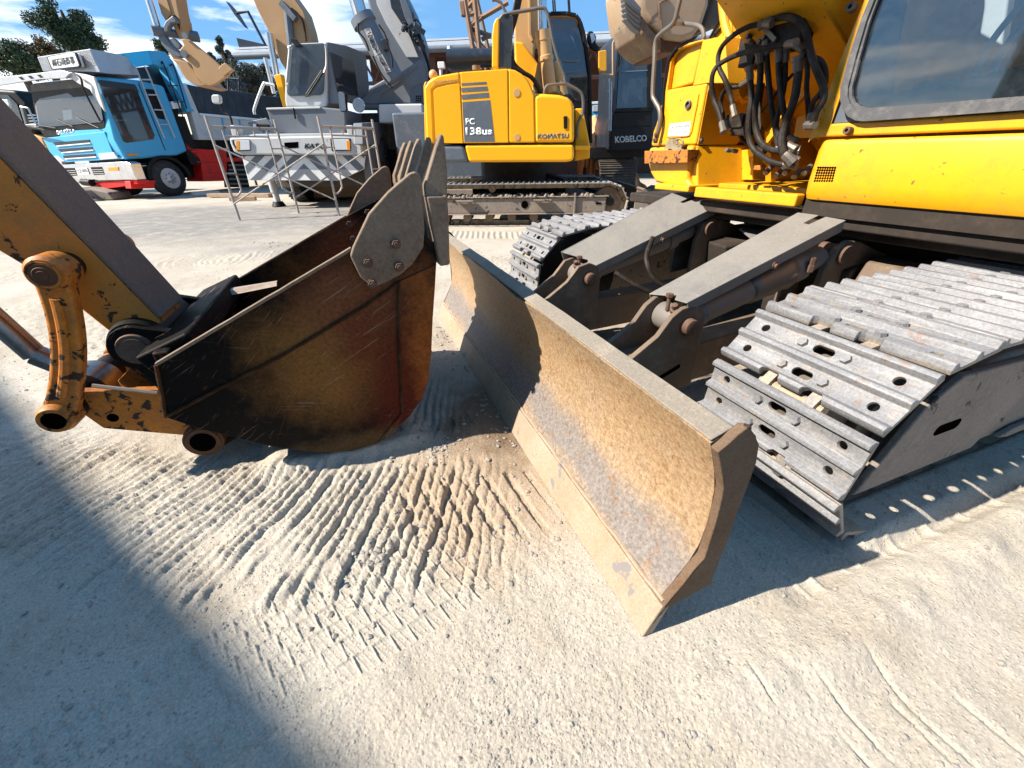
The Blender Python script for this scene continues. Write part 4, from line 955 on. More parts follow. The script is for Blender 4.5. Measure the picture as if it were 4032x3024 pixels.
# ---- boom, its cylinders, swing bracket
BY = .33      # boom centre line (y in the upper frame)
mb = MU()
foot = Vector((1.05, BY, 1.25)); tip = Vector((-1.7, BY + .06, 3.0))
mb.beam(foot, Vector((-.2, BY, 2.0)), .50, .50, (0, 0, 1), .40, .6); mb.beam(Vector((-.2, BY, 2.0)), tip, .40, .6, (0, 0, 1), .3, .5)
mb.cyl((.95, BY - .2, 1.22), (.95, BY + .2, 1.22), .2, n=28)
BM = obj('boom', mb.done(), M['yellow'], EX, bevel=.012)
mb = MU()      # boom foot cheeks, ribs and pipework that show between the hoses
mb.prism([(.55, .03, .87), (.42, .03, 1.15), (.75, .03, 1.55), (1.25, .03, 1.5), (1.3, .03, .87)], (0, .04, 0)); mb.prism([(.55, .55, .87), (.42, .55, 1.15), (.75, .55, 1.55), (1.25, .55, 1.5), (1.3, .55, .87)], (0, .04, 0))
mb.box(.2, 1.4, .0, .64, .86, .885); mb.box(.9, .94, -.02, .62, .88, 2.3)
mb.prism(UX(.4, zD(1180, 1090), (3165, 340), (3172, 300), (3170, 370), zD(1215, 1100)), (.03, 0, 0))
mb.prism(UX(.35, zD(1440, 900), zD(1600, 860), zD(1600, 1060), zD(1410, 1060)), (.04, 0, 0))
mb.prism(UX(.3, zD(1065, 1210), zD(1105, 1200), zD(1105, 1380), zD(1065, 1385)), (.1, 0, 0))
mb.prism(UX(.38, zD(940, 1160), zD(1060, 1150), zD(1080, 1380), zD(940, 1390)), (.05, 0, 0))
obj('boom_bracket', mb.done(), M['yellow'], EX, bevel=.008)
mb = MU(); a = UX(.22, zD(985, 1000)); 
for p1, p2, r_ in ((zD(995, -260), zD(1040, 420), .052),):
    q = UX(.25, p1, p2); mb.lathe(q[0], q[1], [(0, r_ * .6), (0, r_), ((q[1] - q[0]).length - .02, r_), ((q[1] - q[0]).length, r_ * .8)], 24)
q = UX(.27, zD(1040, 420), zD(1070, 760)); mb.lathe(q[0], q[1], [(0, .045), ((q[1] - q[0]).length, .045)], 20)
q = UX(.25, zD(1000, 640))[0]; mb.lathe(q + Vector((0, -.07, 0)), q + Vector((0, .07, 0)), [(0, .03), (0, .085), (.14, .085), (.14, .03)], 30)
obj('boom_cylinder', mb.done(), M['yellow'], EX)
mb = MU(); mb.tube(UX(.16, zD(858, -150), zD(868, 40), zD(890, 200), zD(930, 320), zD(965, 370), zD(1000, 400)), .021, 10); mb.tube(UX(.2, zD(912, 660), zD(915, 590), zD(935, 540), zD(985, 520), zD(1050, 505)), .0125, 8); mb.tube(UX(.3, zD(1530, 210), zD(1580, 180), zD(1605, 120), zD(1600, 0), zD(1590, -150)), .016, 8)
obj('oil_pipe', mb.done(), M['yellow'], EX)
# hood and panel surfaces seen beyond the boom
mb = MU(); mb.prism(UX(1.1, zD(750, 300), zD(860, 120), zD(900, -60), zD(1100, -200), zD(1500, -200), zD(1150, 300), zD(920, 640)), (.5, 0, 0)); obj('engine_cover', mb.done(), M['yellow'], EX, bevel=.02)
mb = MU()
for k, (p, q_) in enumerate(((zD(770, 295), zD(850, 150)), (zD(800, 280), zD(872, 200)), (zD(1290, 130), zD(1180, 130)))):
    a, b2 = UX(1.085, p, q_); mb.tube([a, b2], .01, 6, False)
obj('cover_trim', mb.done(), M['black'], EX)
mb = MU(); mb.box(1.3, 1.34, .62, 1.3, .86, 1.5); mb.box(1.35, 2.5, -1.3, 1.25, .86, 1.6); mb.done(); obj('engine_hood', mb, M['yellow'], EX, bevel=.03)
mb = MU(); mb.box(2.3, 2.9, -1.2, 1.1, .86, 1.7).done(); obj('counterweight', mb, M['slate'], EX, bevel=.1, seg=4)
# valve blocks, unions
mb = MU()
def blk(x, p, q_, d=.06):
    a, b2 = UX(x, p, q_); mb.box(x, x + d, min(a.y, b2.y), max(a.y, b2.y), min(a.z, b2.z), max(a.z, b2.z))
blk(.0, zD(1230, 190), zD(1450, 320), .09); blk(.05, zD(1005, 290), zD(1100, 380), .05); blk(.05, zD(1010, 380), zD(1095, 500)); blk(.05, zD(1090, 340), zD(1240, 385), .05); blk(.02, zD(1290, 330), zD(1390, 390), .05)
blk(.05, zD(900, 880), zD(1010, 980), .06); blk(.06, zD(950, 930), zD(1060, 1040), .06)
obj('valve_block', mb.done(), M['hose'], EX, bevel=.006)
mb = MU(); blk(.06, zD(910, 890), zD(1000, 1010), .05); blk(.06, zD(1045, 470), zD(1110, 530), .04); blk(.1, zD(1110, 1270), zD(1160, 1310), .04); obj('yellow_manifold', mb.done(), M['yellow_old'], EX, bevel=.005)
mb = MU(); blk(.03, zD(1080, 180), zD(1150, 215), .03); q = UX(.0, zD(1180, 190), zD(1290, 310)); mb.beam(q[0], q[1], .02, .035, (1, 0, 0)); 
for p in (zD(1090, 290), zD(1105, 325), zD(1180, 330), zD(1215, 300), zD(930, 1160), zD(980, 1165)):
    q = UX(.02, p)[0]; mb.cyl(q, q + Vector((-.03, .005, .005)), .011, n=6)
for k in range(5):
    q = UX(.12, (3040 + k * 38, 655 + (k % 2) * 14))[0]; mb.cyl(q, q + Vector((-.05, -.01, -.03)), .014, n=12)
obj('union', mb.done(), M['fitting'], EX, bevel=.002)
HOSES = [   # (plane x, radius, points in the 2400,0 crop)
 (-.06, .0125, [(1235, 180), (1160, 185), (1060, 210), (960, 265), (870, 350), (835, 440), (845, 530), (890, 620), (930, 740), (960, 880)]),
 (-.05, .0150, [(1170, 190), (1250, 150), (1350, 130), (1440, 150), (1500, 220), (1530, 330), (1560, 450), (1600, 560), (1640, 660), (1645, 760), (1590, 860), (1560, 960), (1530, 960)]),
 (-.08, .0125, [(1420, 330), (1350, 340), (1210, 370), (1080, 395), (960, 430), (850, 490), (800, 550), (785, 640), (800, 760), (840, 860), (875, 1000)]),
 (-.03, .0125, [(1430, 340), (1500, 400), (1560, 440), (1620, 470), (1655, 540), (1655, 640), (1620, 720), (1560, 800), (1540, 960)]),
 (-.02, .0140, [(1075, 530), (1085, 640), (1090, 760), (1070, 900), (1070, 1050), (1110, 1150), (1200, 1220), (1300, 1260), (1420, 1270)]),
 (-.01, .0150, [(1150, 400), (1160, 540), (1150, 680), (1120, 820), (1120, 960), (1160, 1090), (1240, 1150), (1350, 1165), (1440, 1160)]),
 (.00, .0130, [(1205, 330), (1210, 460), (1225, 640), (1240, 800), (1265, 930), (1285, 1060), (1300, 1150), (1340, 1170)]),
 (-.03, .0130, [(1300, 380), (1300, 520), (1310, 660), (1330, 800), (1350, 920), (1360, 1010), (1330, 1080), (1350, 1190), (1430, 1230)]),
 (-.01, .0130, [(1355, 380), (1350, 500), (1345, 620), (1330, 720), (1300, 860), (1280, 980), (1330, 1090), (1420, 1140)]),
 (-.045, .0180, [(1450, 450), (1450, 560), (1440, 650), (1420, 760), (1380, 880), (1340, 990), (1320, 1080), (1340, 1180), (1400, 1240)]),
 (.02, .0110, [(1515, 430), (1520, 560), (1515, 680), (1525, 800), (1530, 900), (1535, 960)]),
 (.10, .0080, [(1500, 470), (1400, 580), (1300, 690), (1240, 780), (1180, 840), (1100, 960)]),
 (.12, .0100, [(1200, 1170), (1100, 1120), (1030, 1080), (990, 1010), (960, 940)]),
 (.02, .0115, [(1060, 620), (1000, 660), (920, 680), (870, 720), (855, 790), (870, 880), (890, 990)]),
 (.05, .0130, [(1320, -120), (1330, 0), (1345, 60), (1350, 130)]), (.05, .0130, [(1375, -120), (1365, 0), (1360, 60), (1355, 130)]), (.06, .013, [(1410, -120), (1400, 20), (1395, 80), (1430, 120)]),
 (.10, .010, [(1180, 640), (1160, 760), (1150, 900), (1165, 1000)]), (.14, .012, [(1430, 1080), (1360, 1040), (1380, 960)])]
for x, r_, P in HOSES:
    mb = MU(); P3 = [UX(x + .012 * math.sin(k * 1.7), zD(*p))[0] for k, p in enumerate(P)]
    mb.tube(P3, r_ * .93, 10); ho = obj('hydraulic_hose', mb.done(), M['hose'], EX)
    if r_ > .0112:
        cf = MB()
        for e in (0, -1):
            a = toM(P3[e]); b2 = toM(P3[1 if e == 0 else -2]); d = (b2 - a).normalized()
            cf.lathe(a - d * .012, a + d * .07, [(0, r_), (.0, r_ * 1.35), (.018, r_ * 1.35), (.02, r_ * 1.15), (.05, r_ * 1.2), (.06, r_ * 1.02)], 8)
        obj('hose_ferrule', cf, M['fitting'], ho)
# ragged cloth on the step
mb = MU(); c0 = UX(XB - .05, zD(420, 1140), zD(440, 1085), zD(480, 1065), zD(500, 1120), zD(530, 1130), zD(560, 1110), zD(545, 1140), zD(560, 1160), zD(540, 1200), (2668, 640), zD(515, 1250), zD(520, 1160), zD(470, 1150))
mb.prism(c0, (.06, 0, 0)).rough(.012, 26, 4, maxlen=.03); mb.tube(UX(XB - .05, zD(520, 1110), zD(515, 1080), zD(540, 1068), zD(562, 1085), zD(565, 1110)), .006, 6)
rag = bpy.data.objects.new('dirty_rag', None); COL.objects.link(rag); rag.location = FM.o + FM.x * 1.5 + FM.y * 2.1; tag(rag, 'dirty brown rag draped over the yellow step below the load sign', 'rag')
for v in mb.bm.verts: p = FU.o + FU.x * v.co.x + FU.y * v.co.y + Vector((0, 0, v.co.z)); v.co = p - rag.location
obj('crumpled_cloth', mb, M['cloth'], rag, smooth=60)
# ================================================================ LEFT EXCAVATOR: dipper arm, linkage and bucket (same heading as the other machine)
LX = FM.empty('bucket_excavator', 'worn orange-yellow excavator arm with a big dark rusty bucket resting on the sand', 'excavator')
z6 = crop(600, 500, 1.1846); z7 = crop(0, 400, 1.185)
T0, T1 = 1.0, 1.87
def TY(t, f, *ps): return FM.Y(t, *[f(*p) for p in ps])
def sz(P, t): return [Vector((p[0], t, p[1])) for p in P]
# shell: side plates, curved wrapper, back
side = TY(T0, z6, (15, 1110), (60, 1355), (200, 1402), (350, 1440), (550, 1490), (700, 1512), (800, 1520), (930, 1512), (1050, 1475), (1130, 1420), (1200, 1350), (1260, 1265), (1290, 1170), (1302, 1050), (1308, 900), (1318, 760), (1325, 640), (1335, 560), (1262, 500), (1180, 430), (930, 568))
BK = []
mb = MB(); mb.prism([(p.x, T0, p.z) for p in side], (0, .02, 0)); near_side = mb
bk = obj('bucket', near_side, M['bucket'], LX, bevel=.003)
mb = MB(); mb.prism([(p.x, T1 - .02, p.z) for p in side], (0, .02, 0)); obj('side_plate', mb, M['bucket'], bk, bevel=.003)
# wrapper follows the belly from the back lug plate round to the lip
w_ = side[1:18]; mb = MB()
a = [mb.bm.verts.new((p.x, T0 + .004, p.z)) for p in w_]; b2 = [mb.bm.verts.new((p.x, T1 - .004, p.z)) for p in w_]
inn = []
for k, p in enumerate(w_):
    d = (w_[min(k + 1, len(w_) - 1)] - w_[max(k - 1, 0)]).normalized(); nn_ = Vector((-d.z, 0, d.x)); inn.append(p + nn_ * .022)
c_ = [mb.bm.verts.new((p.x, T0 + .004, p.z)) for p in inn]; d_ = [mb.bm.verts.new((p.x, T1 - .004, p.z)) for p in inn]
for k in range(len(w_) - 1):
    for q in ((a[k], a[k + 1], b2[k + 1], b2[k]), (c_[k], d_[k], d_[k + 1], c_[k + 1]), (a[k], c_[k], c_[k + 1], a[k + 1]), (b2[k], b2[k + 1], d_[k + 1], d_[k])): mb.bm.faces.new(q)
obj('wrapper', mb, M['bucket'], bk, smooth=50)
# rusty rim strip along the heel of the near side, stiffener seams
mb = MB(); rim = TY(T0 - .006, z6, (1050, 1475), (1130, 1420), (1200, 1350), (1260, 1265), (1290, 1170), (1302, 1050), (1308, 900), (1318, 760), (1325, 640), (1150, 720), (1155, 1000), (1165, 1330))
mb.prism(rim, (0, .010, 0)); obj('wear_strip', mb, M['bucket'], bk, bevel=.003)
q = TY(T0 - .004, z6, (15, 1110), (930, 568))
for t_ in (T0, T1 - .012):
    mb = MB(); mb.beam(Vector((q[0].x, t_ + .002, q[0].z)), Vector((q[1].x, t_ + .002, q[1].z)), .018, .010, (0, 0, 1)); mb.rough(.001, 20, 1, maxlen=.06); obj('top_edge', mb, M['bucket_dusty'], bk, bevel=.002)
for P_ in ([(62, 1352), (600, 1070), (1000, 830), (1150, 725)], [(1148, 722), (1150, 1000), (1165, 1330)], [(15, 1112), (40, 1230), (60, 1355)]):
    mb = MB(); q2 = TY(T0 - .003, z6, *P_); mb.tube(q2, .006, 6, False); mb.rough(.0015, 60, 4, maxlen=.02); obj('weld_seam', mb, M['seam'], bk)
rs = random.Random(3)
# side cutters with bolts
cut = TY(T0 - .022, z6, (1198, 215), (1225, 206), (1248, 220), (1258, 262), (1262, 330), (1270, 480), (1265, 560), (1215, 640), (1160, 690), (1060, 740), (1020, 745), (970, 700), (922, 603), (935, 560), (1010, 405), (1100, 300))
for t0, dt in ((T0 - .022, .022), (T1, .022)):
    mb = MB(); mb.prism([(p.x, t0, p.z) for p in cut], (0, dt, 0)).rough(.0015, 12, 2)
    ct = obj('side_cutter', mb, M['bucket_dusty'], bk, bevel=.006, seg=3)
    for p in TY(T0 - .022, z6, (1135, 545), (1005, 632), (1150, 650), (1025, 730)):
        e = -1 if t0 < 1.2 else 1; yb = t0 if e < 0 else t0 + dt
        mb = MB(); mb.cyl((p.x, yb, p.z), (p.x, yb + e * .006, p.z), .016, n=18); mb.cyl((p.x, yb + e * .006, p.z), (p.x, yb + e * .018, p.z), .0135, n=6); mb.cyl((p.x, yb + e * .02, p.z), (p.x, yb + e * .026, p.z), .008, n=12)
        obj('cutter_bolt', mb, M['rustbolt'], bk)
    if t0 > 1.2:
        for p in TY(T1 - .03, z6, (1005, 400), (920, 455), (937, 523)):
            mb = MB(); mb.cyl((p.x, T1 - .02, p.z), (p.x, T1 - .036, p.z), .016, n=6); obj('cutter_bolt', mb, M['rustbolt'], bk)
# lip and five teeth with their adapters
lipA = side[16]; lip_in = TY(T0, z6, (1262, 440))[0]
mb = MB(); l0, l1 = TY(T0, z6, (1338, 600), (1345, 400)); mb.prism([(l0.x, T0 - .01, l0.z - .03), (l0.x + .03, T0 - .01, l0.z - .03), (l1.x + .022, T0 - .01, l1.z), (l1.x - .03, T0 - .01, l1.z)], (0, T1 - T0 + .02, 0)).rough(.003, 14, 4, maxlen=.08)
obj('lip_plate', mb, M['bucket_dusty'], bk, bevel=.006)
tp = TY(T0, z6, (1345, 30), (1360, 40), (1366, 110), (1370, 200), (1370, 320), (1362, 360), (1345, 352), (1330, 345), (1268, 330), (1264, 270), (1290, 190), (1320, 90))
for k in range(5):
    t0 = T0 - .03 + k * (T1 - T0 + .0) / 4.35
    mb = MB(); P = tp; n_ = len(P); cx = sum((p.x for p in P)) / n_; zt_ = max(p.z for p in P); zb_ = min(p.z for p in P)
    aa, bb = [], []
    for p in P:
        f = (p.z - zb_) / (zt_ - zb_); hw = .042 * (1 - .62 * f) + .004
        aa.append(mb.bm.verts.new((p.x, t0 + .05 - hw, p.z))); bb.append(mb.bm.verts.new((p.x, t0 + .05 + hw, p.z)))
    mb.bm.faces.new(aa); mb.bm.faces.new(bb[::-1])
    for i in range(n_): mb.bm.faces.new((aa[i], bb[i], bb[(i + 1) % n_], aa[(i + 1) % n_]))
    mb.rough(.003, 15, k)
    th_ = obj('tooth', mb, M['bucket_dusty'], bk, bevel=.007, seg=3)
    q = TY(T0, z6, (1300, 350), (1345, 640)); mb = MB(); mb.prism([(q[0].x - .02, t0 + .0, q[0].z + .02), (q[0].x + .05, t0 + .0, q[0].z + .02), (q[1].x + .028, t0 + .0, q[1].z), (q[1].x - .01, t0 + .0, q[1].z)], (0, .10, 0)).rough(.003, 18, k + 9, maxlen=.05)
    obj('tooth_adapter', mb, M['bucket_dusty'], bk, bevel=.008)
mb = MB()      # dried soil left on the lip
for k in range(40):
    c0 = Vector((lip_in.x - .02 + rs.uniform(-.05, .02), rs.uniform(T0 + .05, T1 - .05), l1.z - .03 + rs.uniform(-.05, .0))); bmesh.ops.create_icosphere(mb.bm, subdivisions=1, radius=rs.uniform(.012, .03), matrix=Matrix.Translation(c0))
mb.rough(.008, 40, 3); obj('caked_soil', mb, M['frame_dust'], bk, smooth=70)
# hinge ears on the bucket back, lower boss, torque tube
ph = TY(1.2, z7, (625, 1165))[0]; pl_ = TY(1.2, z7, (960, 1562))[0]
for t in (1.22, 1.60):
    mb = MB(); ring = [(ph.x + .080 * math.cos(a_), t, ph.z + .080 * math.sin(a_)) for a_ in np.linspace(math.radians(60), math.radians(250), 12)]
    mb.prism(ring + [(ph.x + .0, t, ph.z - .16), (ph.x + .12, t, ph.z - .30), (ph.x + .25, t, ph.z - .28), (ph.x + .2, t, ph.z + .02), (ph.x + .10, t, ph.z + .05)], (0, .035, 0))
    e_ = obj('hinge_ear', mb, M['bucket'], bk, bevel=.004)
    mb = MB(); mb.lathe((ph.x, t - .018, ph.z), (ph.x, t + .05, ph.z), [(0, .022), (0, .040), (.008, .040), (.008, .052), (.016, .055), (.016, .03), (.06, .03)], 28); obj('hinge_pin', mb, M['rustbolt'], bk)
mb = MB(); mb.prism([(ph.x + .06, 1.05, ph.z + .03), (ph.x + .22, 1.05, ph.z + .09), (ph.x + .24, 1.05, ph.z + .02), (ph.x + .1, 1.05, ph.z - .06)], (0, .78, 0)); mb.box(ph.x + .12, ph.x + .17, 1.02, 1.85, ph.z - .25, ph.z + .05); obj('back_brace', mb, M['bucket'], bk, bevel=.01)
mb = MB(); a_, b_2 = TY(1.6, z6, (340, 790), (580, 742)); mb.prism([a_, b_2, b_2 + Vector((0, .02, .012)), a_ + Vector((0, .02, .02))], (.0, .03, 0)); obj('bent_edge_strip', mb, M['edge_steel'], bk)
mb = MB(); mb.lathe((pl_.x, 1.16, pl_.z), (pl_.x, 1.70, pl_.z), [(0, .040), (0, .056), (.006, .056), (.006, .066), (.03, .069), (.03, .06), (.51, .06), (.51, .068), (.54, .065), (.54, .03)], 30); lb = obj('lower_boss', mb, M['bucket_rust'], bk)
mb = MB(); mb.lathe((pl_.x, 1.157, pl_.z), (pl_.x, 1.166, pl_.z), [(0, .041), (.009, .041)], 24); obj('boss_bore', mb, M['hole'], bk)
mb = MB(); mb.prism(sz([(pl_.x - .07, pl_.z - .02), (pl_.x - .03, pl_.z - .062), (pl_.x + .04, pl_.z - .06), (pl_.x + .2, pl_.z + .0), (pl_.x + .2, pl_.z + .15), (pl_.x - .02, pl_.z + .08)], 1.2), (0, .04, 0)); mb.prism(sz([(pl_.x - .07, pl_.z - .02), (pl_.x - .03, pl_.z - .062), (pl_.x + .04, pl_.z - .06), (pl_.x + .2, pl_.z + .0), (pl_.x + .2, pl_.z + .15), (pl_.x - .02, pl_.z + .08)], 1.62), (0, .04, 0)); obj('lower_lug', mb, M['bucket'], bk, bevel=.004)
# dipper arm
TA0, TA1 = 1.28, 1.50
n1 = TY(TA0, z7, (735, 1010), (0, 263)); n1 = [n1[0], n1[1]]; low = TY(TA0, z7, (520, 1082), (160, 795), (0, 700))
d1 = (n1[1] - n1[0]).normalized(); d2 = (low[2] - low[0]).normalized()
tipc = Vector((ph.x, TA0, ph.z))
prof = [n1[0], n1[1], n1[1] + d1 * 1.9, n1[1] + d1 * 1.9 + Vector((-.42, 0, -.12)), low[2] + d2 * 1.0, low[2], low[1], low[0], tipc + Vector((-.07, 0, -.02)), tipc + Vector((-.03, 0, -.065)), tipc + Vector((.03, 0, -.06)), tipc + Vector((.07, 0, -.01))]
mb = MB(); mb.prism([(p.x, TA0, p.z) for p in prof], (0, TA1 - TA0, 0)); ARM = obj('dipper_arm', mb, M['yellow_arm'], LX, bevel=.006, seg=3)
q0, q1 = n1[0] + Vector((.004, 0, .0)), n1[1] + d1 * 1.9 + Vector((.004, 0, 0))
mb = MB(); mb.prism([(q0.x, TA0 - .006, q0.z), (q1.x, TA0 - .006, q1.z), (q1.x + .014, TA0 - .006, q1.z + .004), (q0.x + .014, TA0 - .006, q0.z + .004)], (0, TA1 - TA0 + .012, 0)); obj('arm_face_plate', mb, M['arm_face'], ARM, bevel=.004)
mb = MB(); mb.lathe((ph.x, 1.24, ph.z), (ph.x, 1.58, ph.z), [(0, .03), (0, .085), (.03, .092), (.31, .092), (.34, .085), (.34, .03)], 32); obj('arm_nose_boss', mb, M['black'], ARM)
# side links (dogbones) and bucket link
pu = TY(1.2, z7, (255, 790))[0]; pd = TY(1.2, z7, (297, 1448))[0]
def dog(t, th):
    mb = MB(); N = 40; L = []; Rr = []
    for i in range(N + 1):
        f = i / N; c0 = pu.lerp(pd, f) + Vector((.028 * math.sin(math.pi * f), 0, 0)); wd = .038 + .008 * (abs(2 * f - 1) ** 3)
        d = (pd - pu).normalized(); nn_ = Vector((-d.z, 0, d.x)); L.append(c0 + nn_ * wd); Rr.append(c0 - nn_ * wd)
    def cap(c0, s_): return [c0 + Vector((.047 * math.cos(a_), 0, .047 * math.sin(a_))) for a_ in s_]
    du = math.atan2((pu - pd).z, (pu - pd).x)
    P = L[1:-1] + cap(pd, [du + math.pi - math.pi / 2 * s + 0 for s in np.linspace(-.95, .95, 14)][::1]) + Rr[1:-1][::-1] + cap(pu, [du + math.pi / 2 * s for s in np.linspace(-.95, .95, 14)])
    # order the outline by going down one side, round, and up the other
    d = (pd - pu).normalized(); nn_ = Vector((-d.z, 0, d.x))
    lo = [pd + (nn_ * math.cos(a_) + d * math.sin(a_)) * .047 for a_ in np.linspace(-.35, math.pi + .35, 22)]
    hi = [pu + (nn_ * math.cos(a_) + d * math.sin(a_)) * .047 for a_ in np.linspace(math.pi - .35, 2 * math.pi + .35, 22)]
    P = L[5:-5] + lo + Rr[5:-5][::-1] + hi
    mb.prism([(p.x, t, p.z) for p in P], (0, th, 0))
    return mb
for t, lab in ((1.165, 'nearer side link'), (1.585, 'farther side link')):
    kb = .60 if t < 1.3 else .5
    lk = obj('side_link', dog(t, .05), M['yellow_old'], LX, bevel=.014, seg=4)
    mb = MB()
    P = [pu.lerp(pd, f) + Vector((.028 * math.sin(math.pi * f), 0, 0)) for f in np.linspace(.16, .84, 12)]
    mb.tube([(p.x, t - .0, p.z) for p in P], .013, 10); obj('raised_rib', mb, M['yellow_old'], lk)
    mb = MB(); mb.lathe((pu.x, t - .022, pu.z), (pu.x, t + .07, pu.z), [(0, .035 * kb), (0, .062 * kb), (.006, .062 * kb), (.006, .070 * kb), (.012, .074 * kb), (.02, .086 * kb), (.09, .086 * kb), (.09, .03 * kb)], 32); obj('upper_boss', mb, M['yellow_old'], lk)
    mb = MB(); mb.lathe((pd.x, t - .024, pd.z), (pd.x, t + .07, pd.z), [(0, .030), (0, .043), (.006, .046), (.02, .052), (.07, .052), (.07, .03)], 32); obj('lower_ring', mb, M['yellow_old'], lk)
    mb = MB(); mb.lathe((pd.x, t - .0252, pd.z), (pd.x, t - .01, pd.z), [(0, .031), (.01, .031)], 28); obj('ring_bore', mb, M['hole'], lk)
    mb = MB(); mb.lathe((pu.x, t - .027, pu.z), (pu.x, t - .02, pu.z), [(-.004, .008), (-.004, .013), (0, .014), (0, .022), (.003, .024), (.003, .031), (.007, .031)], 28); obj('pin_cap', mb, M['bucket_rust'], lk)
mb = MB(); mb.cyl((pu.x, 1.22, pu.z), (pu.x, 1.58, pu.z), .04); mb.cyl((pd.x, 1.22, pd.z), (pd.x, 1.58, pd.z), .05); obj('link_pin', mb, M['black'], LX)
lp = TY(1.22, z7, (330, 1340), (420, 1330), (735, 1355), (765, 1480), (850, 1532), (470, 1540), (360, 1490))
pts = [(pd.x + .03, pd.z + .052), (lp[2].x, lp[2].z), (pl_.x - .0, pl_.z + .09), (pl_.x + .03, pl_.z - .05), (lp[5].x, lp[5].z), (pd.x + .02, pd.z - .045)]
mb = MB()
for t in (1.24, 1.545): mb.prism(sz(pts, t), (0, .03, 0))
mb.prism(sz([(pd.x + .15, pd.z + .06), (pl_.x - .09, pl_.z + .075), (pl_.x - .10, pl_.z + .055), (pd.x + .15, pd.z + .04)], 1.26), (0, .3, 0))
mb.cyl((pd.x, 1.215, pd.z), (pd.x, 1.6, pd.z), .045)
lkb = obj('bucket_link', mb, M['yellow_old'], LX, bevel=.006)
q = TY(1.24, z7, (527, 1475))[0]; mb = MB(); mb.lathe((q.x, 1.2385, q.z), (q.x, 1.243, q.z), [(0, .017), (.004, .017)], 20); obj('grease_hole', mb, M['hole'], lkb)
mb = MB(); mb.tube(TY(1.24, z7, (430, 1325), (560, 1340), (735, 1358)), .007, 6); obj('bare_edge', mb, M['edge_steel'], lkb)
# bucket cylinder rod coming in from the left
c0, c1 = TY(1.39, z7, (0, 1035), (165, 1180)); d = (c0 - c1).normalized(); e0 = Vector((pd.x, 1.39, pd.z + .05)); far_ = c1 + d * 1.1
mb = MB(); mb.cyl(e0, c1 + d * .0, .036); mb.cyl(c1, c1 + d * .55, .034); mb.lathe((pd.x, 1.33, pd.z), (pd.x, 1.45, pd.z), [(0, .05), (0, .08), (.12, .08), (.12, .05)], 24); obj('bucket_cylinder_rod', mb, M['rod'], LX)
mb = MB(); mb.lathe(c1 + d * .5, c1 + d * 1.6, [(0, .04), (0, .065), (.06, .068), (.07, .06), (1.1, .06)], 24); obj('bucket_cylinder', mb, M['yellow_arm'], LX)
if False:
    pass
# arm head, out of the picture on the left
at = n1[1] + d1 * 1.85 + Vector((-.2, 0, -.1)); mb = MB(); mb.cyl((at.x, 1.2, at.z), (at.x, 1.58, at.z), .14); obj('arm_head_pin', mb, M['yellow_arm'], LX, bevel=.01)
